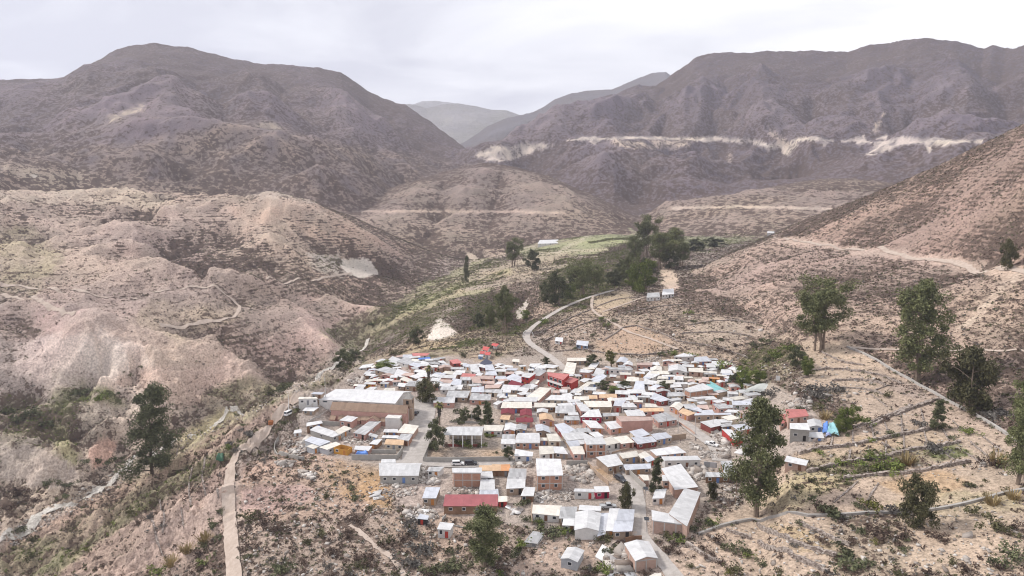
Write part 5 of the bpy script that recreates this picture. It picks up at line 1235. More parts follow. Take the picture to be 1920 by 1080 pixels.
# ------------------------------------------------------------------ trees and shrubs
def leaf_mat(name, dark, light, sheen=.2):
    m = mat(name, dark, .75, spec=.2); nt = m.node_tree; b = nt.nodes['Principled BSDF']; g = N(nt, 'ShaderNodeNewGeometry'); oi = N(nt, 'ShaderNodeObjectInfo')
    f = M(nt, 'ADD', M(nt, 'MULTIPLY', g.outputs['Random Per Island'], .5), M(nt, 'MULTIPLY', smooth(nt, noise(nt, g.outputs['Position'], .4, 3, .6), .4, .6), .5))
    c = mixc(nt, f, dark, light); sc = N(nt, 'ShaderNodeVectorMath', operation='SCALE'); nt.links.new(c, sc.inputs[0]); nt.links.new(M(nt, 'ADD', .8, M(nt, 'MULTIPLY', oi.outputs['Random'], .4)), sc.inputs['Scale'])
    nt.links.new(sc.outputs[0], b.inputs['Base Color']); return m
LEAF = {'euc': leaf_mat('eucalyptus_leaf', (.07,.08,.036), (.24,.25,.115)), 'green': leaf_mat('green_leaf', (.07,.10,.025), (.22,.25,.07)), 'dark': leaf_mat('dark_leaf', (.05,.057,.03), (.155,.16,.085)), 'yel': leaf_mat('yellow_green_leaf', (.085,.09,.022), (.20,.19,.055)),
        'brown': leaf_mat('dry_brown_brush', (.06,.04,.032), (.15,.105,.082)), 'grey': leaf_mat('grey_brush', (.085,.078,.072), (.19,.175,.155)), 'olive': leaf_mat('olive_brush', (.055,.055,.026), (.13,.12,.06)), 'straw': leaf_mat('straw_grass', (.22,.16,.075), (.40,.31,.16))}
BARK = wall_mat('eucalyptus_bark', (.30,.235,.185), .5); BARKD = wall_mat('dark_bark', (.13,.10,.08), .5)
def cards(cen, rad, n, size, rng, flat=1.0, droop=0.0):
    """n small leaf faces spread through each of several clumps"""
    cen = np.asarray(cen, float); rad = np.asarray(rad, float); k = len(cen); i = np.repeat(np.arange(k), n)
    d = rng.normal(size=(k*n, 3)); d /= np.linalg.norm(d, axis=1)[:, None]; rr = rng.rand(k*n)**.45
    p = cen[i]+d*(rad[i]*rr[:, None]); p[:, 2] = cen[i, 2]+(p[:, 2]-cen[i, 2])*flat
    a = rng.normal(size=(k*n, 3)); a[:, 2] -= droop; a /= np.linalg.norm(a, axis=1)[:, None]; b = np.cross(a, rng.normal(size=(k*n, 3))); b /= np.linalg.norm(b, axis=1)[:, None]
    s = size*(0.6+0.8*rng.rand(k*n))[:, None]; a = a*s; b = b*s*.55
    co = np.stack([p-a*.5-b*.25, p-b*.5*.6+a*.1, p+a*.5, p+b*.6], 1).reshape(-1, 3)
    return co, np.arange(len(co), dtype=np.int32).reshape(-1, 4)
def card_obj(name, co, q, m, parent):
    me = big_mesh(name, co, q, smooth=False); return link(name, me, parent, [m])
def make_tree(H, W, style, seed, leaf, bark=BARK, nleaf=70, size=.6):
    """style: open eucalyptus (e), several slim stems (m), round (r), cone (c), loose lean dark (l)"""
    rng = np.random.RandomState(seed); mb = MB(); cen, rad = [], []
    stems = {'m': 4, 'r': 2}.get(style, 1)
    for s_ in range(stems):
        b0 = rng.normal(size=2)*(.08*W if stems > 1 else 0); lean = rng.normal(size=2)*.05*H; hh = H*(.93 if s_ == 0 else rng.uniform(.7, .95)); k = 7
        pts = [Vector((b0[0]+lean[0]*(t/k)**1.5+rng.normal()*.012*H*(t > 0), b0[1]+lean[1]*(t/k)**1.5+rng.normal()*.012*H*(t > 0), hh*t/k-.3*(t == 0))) for t in range(k+1)]
        r0 = H*.016*(1.5 if style == 'e' else 1.0); mb.tube(pts, [r0*(1-.85*t/k)+.03 for t in range(k+1)], 7)
        lo = {'e': .14, 'm': .34, 'r': .08, 'c': .05, 'l': .02}[style]; nl = {'e': 20, 'm': 7, 'r': 8, 'c': 16, 'l': 20}[style]
        for j in range(nl):
            t = lo+(1-lo)*(j+rng.rand()*.6)/nl; f = t*k; i = min(int(f), k-1); p = pts[i].lerp(pts[i+1], f-i); az = j*2.4+rng.rand()*.9
            prof = {'e': math.sin(math.pi*min(1, (t-lo)/(1-lo)*.8+.25))**.45*(.55+.45*rng.rand()), 'm': .55+.45*math.sin(math.pi*(t-lo)/(1-lo)), 'r': math.sin(math.pi*min(1, max(.12, t)))**.5, 'c': (1-t)*.95+.08, 'l': (1-t)**.55*(.6+.5*rng.rand())+.1}[style]
            ln = W*.46*prof*rng.uniform(.35, 1.1); up = {'e': .35, 'm': .6, 'r': .4, 'c': .15, 'l': .35}[style]*ln
            e = p+Vector((math.cos(az)*ln, math.sin(az)*ln, up)); m_ = p.lerp(e, .5)+Vector((0, 0, .08*ln)); mb.tube([p, m_, e], [r0*.42*(1-t*.6)+.02, r0*.25, .03], 5)
            for q_, rs in ((e, 1.0), (m_.lerp(e, .45), .85)):
                for _ in range(2):
                    c = Vector(q_)+Vector(rng.normal(size=3)*W*.055); cen.append(tuple(c)); rr = W*(.125 if style in 'em' else .15)*rs*rng.uniform(.5, 1.35); rad.append((rr, rr, rr*rng.uniform(.7, 1.1)))
        cen.append(tuple(pts[-1])); rad.append((W*.1,)*3)
    co, q = cards(cen, rad, nleaf, size, rng, droop=.5)
    root = empty('tree', (0, 0, 0)); mb.build('trunk', bark, root); card_obj('crown', co, q, LEAF[leaf], root); return root
def copy_tree(r):
    c = r.copy(); COL.objects.link(c)
    for k in ('label', 'group', 'category'):
        if k in c: del c[k]
    for ch in list(r.children): d = ch.copy(); COL.objects.link(d); d.parent = c
    return c
PROTO = {}
def tree(kind, u, v, top, wpx, label, name=None, group=None, cat='tree', rot=None):
    spec = {'e': dict(style='e', leaf='euc', nleaf=210, size=.64), 'm': dict(style='m', leaf='euc', nleaf=160, size=.62), 'r': dict(style='r', leaf='green', nleaf=130, size=.5), 'd': dict(style='r', leaf='dark', nleaf=130, size=.55), 'c': dict(style='c', leaf='dark', nleaf=120, size=.5), 'l': dict(style='l', leaf='dark', nleaf=180, size=.66, bark=BARKD), 'y': dict(style='m', leaf='yel', nleaf=60, size=.5), 'o': dict(style='r', leaf='olive', nleaf=130, size=.5)}[kind]
    g = hit(u, v); dist = math.sqrt(g.x**2+g.y**2+(CAMZ-g.z)**2); pm = FPX/dist; el = math.atan2(CAMZ-g.z, math.hypot(g.x, g.y)); Hm = (v-top)/pm/max(.8, math.cos(el)); Wm = wpx/pm
    if kind not in PROTO:
        a_ = {'e': (30, 19), 'm': (24, 17), 'r': (12, 10), 'd': (12, 10), 'c': (16, 7), 'l': (30, 17), 'y': (14, 8), 'o': (10, 10)}[kind]
        PROTO[kind] = [make_tree(a_[0], a_[1], seed=sd+ord(kind), **spec) for sd in ((1, 2) if kind in 'em' else (1,))]
        for r in PROTO[kind]: r['size'] = list(a_); r['used'] = 0
    pr = PROTO[kind]; tree.n = getattr(tree, 'n', 0)+1; r = pr[tree.n % len(pr)]; s0 = r['size']
    if r['used'] == 0: o = r; r['used'] = 1
    else: o = copy_tree(r)
    o.location = (g.x, g.y, float(ground_z(g.x, g.y))-.2); o.rotation_euler = (0, 0, rot if rot is not None else tree.n*1.3); o.scale = (Wm/s0[1], Wm/s0[1], Hm/s0[0])
    o.name = name or {'e': 'eucalyptus_tree', 'm': 'eucalyptus_tree', 'l': 'eucalyptus_tree', 'c': 'cypress_tree', 'y': 'poplar_tree'}.get(kind, 'tree'); tag(o, label, cat, group); return o
tree('e', 1418, 968, 776, 122, 'big dark eucalyptus at the village edge beside the dry fields')
tree('m', 1546, 656, 540, 92, 'clump-like eucalyptus with several bare slim trunks above the fields')
tree('e', 1720, 712, 550, 112, 'wide open eucalyptus at the foot of the right slope above the canal')
tree('o', 1808, 768, 668, 88, 'rounded olive green tree below the wide eucalyptus beside the canal')
tree('c', 1756, 806, 756, 32, 'small dark conical tree standing among the terrace plots')
tree('e', 1908, 908, 764, 78, 'dark leafy tree cut by the right edge beside the canal')
tree('o', 1722, 985, 910, 58, 'bushy green tree over the lower canal path')
tree('l', 285, 888, 748, 92, 'tall ragged dark eucalyptus in the river bed')
tree('e', 908, 1062, 962, 100, 'broad olive eucalyptus at the bottom below the rose-roofed house')
tree('c', 1228, 928, 862, 30, 'slim dark cypress beside the big workshop roof', 'cypress_tree')
tree('d', 820, 846, 792, 40, 'dark tree at the plaza corner of the covered court')
tree('o', 803, 752, 712, 48, 'wide tree with pale blossom at the head of the plaza')
tree('c', 915, 798, 750, 32, 'dense upright tree in the plaza garden')
tree('d', 892, 790, 760, 18, 'small dark tree in the plaza garden')
tree('d', 868, 792, 768, 22, 'low bushy tree at the near end of the plaza garden')
tree('m', 964, 500, 448, 36, 'tall eucalyptus on the field terrace left of the green fields')
tree('l', 874, 532, 478, 15, 'thin spindly tree standing alone on the grassy terrace')
tree('d', 998, 506, 468, 34, 'dark spreading tree just beside the tall terrace eucalyptus')
tree('m', 946, 626, 546, 44, 'leafy eucalyptus on the gully edge above the road arch')
tree('m', 918, 622, 574, 30, 'shorter eucalyptus beside the leafy one on the gully edge')
tree('d', 1050, 572, 510, 44, 'dark rounded tree in the wooded gully beside the road')
tree('m', 1096, 552, 488, 52, 'tall open tree in the middle of the wooded gully')
tree('d', 1078, 540, 500, 36, 'dark low tree behind the wooded gully')
tree('m', 1176, 538, 482, 40, 'dark eucalyptus left of the bright green tree by the white sheds')
tree('r', 1205, 552, 488, 48, 'bright green full tree beside the white sheds at the hill foot')
tree('m', 1214, 482, 408, 46, 'highest eucalyptus of the far grove')
tree('m', 1250, 502, 436, 56, 'broadest dark eucalyptus of the far grove')
tree('m', 1276, 498, 452, 34, 'eucalyptus on the uphill end of the far grove')
tree('m', 1190, 505, 450, 34, 'eucalyptus on the field side of the far grove')
tree('d', 1165, 528, 492, 30, 'rounded dark tree at the lower end of the far grove')
for a_ in (('d',1030,566,528,30,'rounded dark tree at the road side of the wooded gully'), ('m',1120,545,498,36,'slim tree at the uphill side of the wooded gully'), ('r',1066,560,530,28,'green low tree inside the wooded gully'), ('m',1232,505,440,44,'dense eucalyptus in the heart of the far grove'), ('d',1262,505,470,34,'low dark tree under the eucalyptuses of the far grove'), ('d',1218,520,485,36,'dark tree at the near edge of the far grove'), ('r',1190,545,505,34,'green tree left of the bright full tree at the hill foot'), ('d',1145,535,505,34,'dark bushy tree between the gully and the far grove'), ('m',1268,470,432,30,'tall tree at the field end of the far grove'), ('d',1310,470,450,40,'dark hedge-like tree on the field bank beyond the grove'), ('d',1345,462,446,36,'dark bush-like tree along the far field bank'), ('d',900,612,585,30,'dark tree on the gully bank below the pale scar'), ('r',985,600,580,20,'small green tree beside the pale scar')):
    tree(*a_)
tree('d', 776, 648, 616, 30, 'dark round tree beneath the white cliff')
tree('d', 648, 692, 658, 42, 'dark spreading tree on the riverbank below the upper village')
tree('d', 668, 676, 655, 26, 'smaller dark tree on the riverbank below the upper village')
tree('o', 1886, 506, 458, 26, 'lone tree beside the track on the right slope')
tree('y', 1146, 692, 658, 20, 'yellow-green poplar behind the upper village roofs')
tree('d', 1108, 688, 666, 30, 'dark bushy tree behind the upper village roofs')
tree('o', 1176, 952, 910, 32, 'ragged tree by the street above the silver pickup')
tree('r', 1395, 728, 690, 32, 'green leafy tree beside the grey tarpaulin')
tree('r', 1420, 722, 694, 30, 'pale green tree above the grey tarpaulin')
tree('d', 1375, 725, 700, 28, 'dark green tree between the sheds and the grey tarpaulin')
tree('r', 1592, 806, 766, 36, 'green tree behind the blue tarpaulins')
tree('r', 1575, 812, 784, 24, 'small bright green tree right behind the blue tarpaulins')
tree('d', 1135, 728, 712, 26, 'dark tree in a courtyard behind the red town hall')
tree('d', 1168, 730, 712, 24, 'round dark tree in a courtyard among pale roofs')
tree('r', 1150, 737, 724, 26, 'low green tree in a courtyard among pale roofs')
tree('d', 1245, 732, 716, 22, 'dark round tree beside the square brick building')
tree('r', 722, 693, 678, 40, 'green spreading tree among the roofs at the river side of the village')
tree('d', 1025, 682, 668, 16, 'small dark conical tree beside the valley road')
tree('d', 950, 862, 836, 22, 'dark shrub-like tree at the corner of the covered court yard')
tree('o', 1335, 935, 905, 20, 'thin dry tree beside the workshop rubble')
tree('d', 1500, 690, 655, 36, 'dark tree in the thicket below the slim-trunked eucalyptus')
tree('r', 1515, 705, 672, 26, 'light green tree in the thicket above the fields')
# palms
def palm(u, v, top, label, skirt=True):
    g = hit(u, v); pm = FPX/math.sqrt(g.x**2+g.y**2+CAMZ**2); H_ = (v-top)/pm/.93; rng = np.random.RandomState(int(u)); root = empty('palm_tree', (g.x, g.y, g.z-.1))
    mb = MB(); mb.tube([(0,0,-.3),(.1,0,H_*.5),(0,.1,H_*.86)], [.42,.32,.28], 8); mb.build('trunk', BARK, root)
    if skirt:
        cen = [(0, 0, H_*(.35+.07*k)) for k in range(8)]; co, q = cards(cen, [(.5+.11*k, .5+.11*k, .6) for k in range(8)], 70, .7, rng, droop=3.0); card_obj('dead_frond_skirt', co, q, LEAF['grey'], root)
    co, n = [], 0
    for k in range(26):
        az = k*2.4; el = rng.uniform(-.5, 1.2); ln = H_*.17+.9; p0 = Vector((0, 0, H_*.87)); d = Vector((math.cos(az)*math.cos(el), math.sin(az)*math.cos(el), math.sin(el))); s = Vector((-math.sin(az), math.cos(az), 0))
        p1 = p0+d*ln*.6; p2 = p0+d*ln+Vector((0, 0, -.35*ln)); w = .42
        co += [p0, p1-s*w, p2, p1+s*w]
    me = big_mesh('crown', np.array([tuple(p) for p in co]), np.arange(len(co), dtype=np.int32).reshape(-1, 4), smooth=False); link('crown', me, root, [LEAF['yel']]); tag(root, label, 'palm tree', 'palms of the plaza'); return root
palm(804, 722, 688, 'tall palm with a shaggy skirt behind the plaza tree')
palm(824, 796, 756, 'tall palm with a shaggy skirt on the plaza pavement')
palm(750, 801, 785, 'short young palm beside the church front', False)

# ------------------------------------------------------------------ shrubs: the largest one by one, the rest as brush
SHR = {}
def shrub_proto(kind, seed):
    rng = np.random.RandomState(seed+50); k = 7; cen = rng.normal(size=(k, 3))*[.42, .42, .16]; cen[:, 2] = np.abs(cen[:, 2])+.34; rad = np.stack([rng.uniform(.3, .5, k)]*2+[rng.uniform(.28, .45, k)], 1)
    if kind == 'straw':
        n = 90; a = rng.rand(n)*6.28; r = rng.rand(n)**.5*.5; el = rng.uniform(.6, 1.4, n); b = np.stack([np.cos(a)*r, np.sin(a)*r, np.zeros(n)], 1); d = np.stack([np.cos(a)*np.cos(el), np.sin(a)*np.cos(el), np.sin(el)], 1); t = b+d*rng.uniform(.6, 1.1, n)[:, None]; s = np.stack([-np.sin(a), np.cos(a), 0*a], 1)*.05
        co = np.stack([b-s, b+s, t+s*.3, t-s*.3], 1).reshape(-1, 3); return big_mesh('tussock', co, np.arange(n*4, dtype=np.int32).reshape(-1, 4), smooth=False)
    co, q = cards(cen, rad, 34, .24, rng); co[:, 2] = np.maximum(co[:, 2], -.1); me = big_mesh('shrub', co, q, smooth=False); return me
for kd in ('brown', 'grey', 'olive', 'green', 'dark', 'straw', 'yel'):
    SHR[kd] = [shrub_proto(kd, i*9+len(kd)) for i in range(2)]
    for me in SHR[kd]: me.materials.append(LEAF[kd])
ADJ = {'brown': 'dry brown', 'grey': 'leafless grey', 'olive': 'olive', 'green': 'bright green', 'dark': 'dark green', 'straw': 'straw-coloured grass', 'yel': 'yellow-green'}
SHRUBS = []
def shrub(kd, x, y, w, h, group, label, rot=0., var=0):
    o = bpy.data.objects.new('grass_tussock' if kd == 'straw' else 'shrub', SHR[kd][var % 2]); COL.objects.link(o); o.location = (x, y, float(ground_z(x, y))-.08); o.scale = (w, w, h); o.rotation_euler = (0, 0, rot); tag(o, label, 'grass' if kd == 'straw' else 'shrub', group); SHRUBS.append(o); return o
FEAT = [('olive',240,965,16),('brown',258,985,14),('dark',200,870,18),('dark',160,868,12),('dark',190,868,22),('dark',230,862,10),('dark',75,700,0),('dark',265,690,9),('dark',225,738,9),('dark',243,705,8),('green',186,752,22),('dark',150,742,24),('dark',205,742,18),('dark',60,780,24),('dark',30,795,26),('dark',95,800,22),('dark',12,775,22),
 ('dark',92,910,20),('dark',130,915,16),('dark',120,935,14),('brown',40,930,26),('brown',20,960,20),('brown',60,945,18),('dark',35,1000,20),
 ('straw',350,1035,22),('straw',322,1060,24),('straw',385,1015,24),('green',375,1062,22),('green',300,1075,24),('dark',412,1010,14),('dark',405,985,18),('dark',415,960,14),('grey',412,895,16),('grey',430,835,16),('grey',470,815,22),('grey',445,848,18),('dark',455,800,10),('dark',530,795,12),('dark',522,806,10),
 ('olive',470,978,28),('brown',490,985,30),('brown',520,995,24),('dark',460,1045,16),('brown',545,955,14),('dark',570,955,12),('brown',570,872,14),('dark',584,860,10),('grey',595,880,10),('dark',625,895,10),('dark',647,888,12),('dark',625,910,10),('brown',560,895,12),
 ('dark',672,935,18),('dark',695,955,16),('brown',675,980,16),('brown',655,1000,20),('grey',780,1000,26),('grey',770,985,24),('brown',755,1015,22),('grey',790,1040,40),('grey',770,1055,34),('brown',720,1030,16),('brown',665,1050,22),('brown',690,1060,20),('dark',820,1068,36),('dark',860,1065,30),('dark',850,1040,18),('brown',650,975,14),
 ('dark',975,946,22),('dark',985,975,16),('green',1008,985,20),('green',975,1025,26),('dark',960,1040,24),('dark',1035,1005,30),('dark',1020,990,20),('green',1055,1000,24),('dark',1068,1000,18),('olive',1140,1010,22),('olive',1125,1015,18),('green',1130,1075,26),('olive',1115,1070,20),('green',938,1075,14),
 ('olive',1252,1010,20),('dark',1270,1005,18),('dark',1300,998,22),('dark',1325,985,24),('green',1338,985,18),('green',1275,1020,22),('dark',1376,1035,26),('dark',1395,1040,22),('green',1405,1045,18),('dark',1430,1060,20),('olive',1375,1075,26),('yel',1365,1075,16),('brown',1320,1030,16),('brown',1335,1045,18),('brown',1350,1060,16),('olive',1460,1078,22),('brown',1345,1015,20),
 ('dark',1590,1065,40),('dark',1595,1040,28),('brown',1640,1010,34),('brown',1690,1010,26),('dark',1610,1000,22),('brown',1600,1020,20),('brown',1760,1015,24),('olive',1860,990,28),('olive',1885,1000,22),('brown',1815,1075,24),('dark',1900,1045,34),('dark',1890,1070,30),('brown',1740,1075,16),('yel',1640,955,26),('yel',1645,1020,14),('green',1668,882,32),('green',1630,860,26),('green',1578,872,18),('dark',1500,870,20),('green',1535,852,14),('green',1632,828,14),('dark',1585,818,10),('dark',1672,818,18),('green',1815,815,20),('dark',1785,823,12),('grey',1745,850,30),('grey',1722,800,22),('dark',1560,962,40),('brown',1540,962,24),('dark',1610,955,18),('straw',1700,870,30),('straw',1870,870,30),('brown',1865,878,24),
 ('grey',1690,970,30),('olive',1825,965,24),('straw',1860,945,24),('straw',1900,935,22),('grey',1545,740,34),('grey',1530,748,28),('grey',1560,735,24),('brown',1430,760,20),('grey',1450,745,26),('dark',1500,770,16),('straw',1545,785,22),('olive',1540,768,20),('green',1620,795,20),('grey',1860,785,26),('grey',1872,780,22),
 ('green',1360,690,24),('green',1480,660,26),('green',1450,672,24),('dark',1435,680,18),('green',1300,672,20),('green',1265,668,20),('dark',1240,666,14),('brown',1345,655,12),('brown',1365,662,12),('brown',1380,650,12),('dark',1415,650,18),('dark',1440,645,20),('dark',1350,640,14),('brown',1405,618,12),('green',1295,590,14),('dark',1305,605,12),
 ('dark',1150,605,14),('green',1130,600,12),('green',1142,612,12),('dark',1115,630,10),('brown',1100,652,14),('dark',1075,655,10),('dark',890,500,0),('dark',700,610,12),('olive',560,660,14),('dark',520,735,26),('dark',540,728,22),('olive',505,742,20),('grey',850,455,0),('dark',930,668,14),('olive',870,668,16),('olive',920,655,14),('dark',1290,1050,0),
 ('dark',860,838,22),('green',872,836,20),('brown',838,838,14),('green',907,838,14),('olive',895,838,12),('dark',930,850,8),('green',915,820,16),('green',925,820,14),('dark',865,775,18),('dark',880,785,18),('dark',855,790,16),('dark',900,792,16),('dark',870,795,14)]
PLACE = {}
for i, (kd, u, v, wpx) in enumerate(FEAT):
    if wpx == 0: continue
    g = hit(u, v); pm = FPX/math.sqrt(g.x**2+g.y**2+(CAMZ-g.z)**2); w = wpx/pm*.7
    where = 'in the river valley' if u < 430 else 'on the rough ground below the village' if v > 930 and u < 1240 else 'on the slope beside the dirt road' if u < 640 else 'on the lower terraced fields' if u >= 1240 and v > 900 else 'among the upper terraces' if u >= 1430 else 'on the slopes behind the village' if v < 700 else 'in the yards and gardens of the village'
    shrub(kd, g.x, g.y, w, w*(.85 if kd != 'straw' else 1.0), f'shrubs {where}', f'{ADJ[kd]} {"tussock" if kd == "straw" else "shrub"} {where}', i*1.7, i)
# scattered brush
def sample(A, x, y):
    fa = np.clip(np.round((np.arctan2(x, y)-A0)/(A1-A0)*(NA-1)), 0, NA-1).astype(int); fr = np.clip(np.round((np.log(np.hypot(x, y))-LR[0])/RSTEP), 0, NR-1).astype(int); return A[fr, fa]
rs = np.random.RandomState(21); NC = 760000
az = rs.uniform(R(-52), R(52), NC); rr_ = rs.uniform(140, 1150, NC); X, Y = np.sin(az)*rr_, np.cos(az)*rr_
vg = sample(VEG, X, Y); so3 = sample(SOIL, X, Y); U, V = project(X, Y, ground_z(X, Y)); ok = (rs.rand(NC) < vg**1.25*.8) & (U > -500) & (U < 2450) & (V < 1250) & ~pip(VILL, U, V)
for rd, wd_ in ROADS:
    bb = (X > rd[:, 0].min()-6) & (X < rd[:, 0].max()+6) & (Y > rd[:, 1].min()-6) & (Y < rd[:, 1].max()+6) & ok; ii = np.nonzero(bb)[0]
    if len(ii): dd = np.min(np.hypot(X[ii, None]-rd[None, ::2, 0], Y[ii, None]-rd[None, ::2, 1]), axis=1); ok[ii[dd < wd_/2+.8]] = False
ex_ = []
for o in WALLS:
    if o.name.startswith(('stone_wall', 'canal_wall')):
        me = o.data; v_ = np.array([v.co[:] for v in me.vertices])[::4]; v_ = v_[rs.rand(len(v_)) < .5]
        for q_ in v_:
            if rs.rand() < .75: ex_.append((o.location.x+q_[0]+rs.normal()*.7, o.location.y+q_[1]+rs.normal()*.7))
ex_ = np.array(ex_); n_ = len(ex_); X = np.concatenate([X, ex_[:, 0]]); Y = np.concatenate([Y, ex_[:, 1]]); so3 = np.concatenate([so3, sample(SOIL, ex_[:, 0], ex_[:, 1])]); vg = np.concatenate([vg, np.ones(n_)])
_u, _v2 = project(ex_[:, 0], ex_[:, 1], ground_z(ex_[:, 0], ex_[:, 1])); U = np.concatenate([U, _u]); V = np.concatenate([V, _v2]); ok = np.concatenate([ok, np.ones(n_, bool)])
hx = np.array([(r_['x'], r_['y'], math.sqrt(max(r_['area'], 4))*.75+.8) for r_ in HOUSES])
ii = np.nonzero(ok & (U > 480) & (U < 1620))[0]
for a_ in range(0, len(ii), 4000):
    j = ii[a_:a_+4000]; bad = np.any(np.hypot(X[j, None]-hx[None, :, 0], Y[j, None]-hx[None, :, 1]) < hx[None, :, 2], axis=1); ok[j[bad]] = False
X, Y, so3, U, V, vg = X[ok], Y[ok], so3[ok], U[ok], V[ok], vg[ok]; sz = np.exp(rs.normal(-.25, .42, len(X)))*(1+.5*sst(400, 1000, np.hypot(X, Y))); Z = ground_z(X, Y)
greenish = so3[:, 1] > so3[:, 0]*.86
kindi = np.where(greenish, np.where(rs.rand(len(X)) < .6, 3, 2), np.choose(rs.randint(0, 6, len(X)), [0, 0, 2, 1, 4, 0]))
KN = ['brown', 'grey', 'olive', 'green', 'dark']
vis = np.argsort(-sz/np.hypot(X, Y)*((U > 0) & (U < 1920) & (V < 1080))); nbig = max(0, 292-len(SHRUBS)); big_i = vis[:nbig]
for i in big_i:
    where = 'in the river valley' if U[i] < 430 else 'on the rough ground below the village' if U[i] < 1240 else 'on the lower terraced fields'
    kd = KN[kindi[i]]; shrub(kd, X[i], Y[i], sz[i]*.9, sz[i]*.8, f'shrubs {where}', f'{ADJ[kd]} shrub {where}', i*1.1, int(i))
rest = np.setdiff1d(np.arange(len(X)), big_i)
for k, kd in enumerate(KN):
    j = rest[kindi[rest] == k]
    if len(j) == 0: continue
    t = 12; n = len(j); nearw = 1.0
    c = np.stack([X[j], Y[j], Z[j]+sz[j]*.22], 1); co, q = cards(c, np.stack([sz[j]*.62, sz[j]*.62, sz[j]*.4], 1), t, .55, rs); s_ = np.repeat(sz[j], t*4)[:, None]; cc = np.repeat(c, t*4, axis=0); mid4 = co.reshape(-1, 4, 3).mean(1, keepdims=True).repeat(4, 1).reshape(-1, 3)
    co = mid4+(co-mid4)*np.clip(s_, .5, 1.6); me = big_mesh('scrub', co, q, smooth=False); o = link('scrub', me, None, [LEAF[kd]]); tag(o, kind='stuff')
print('shrubs', len(SHRUBS), 'brush', len(rest))
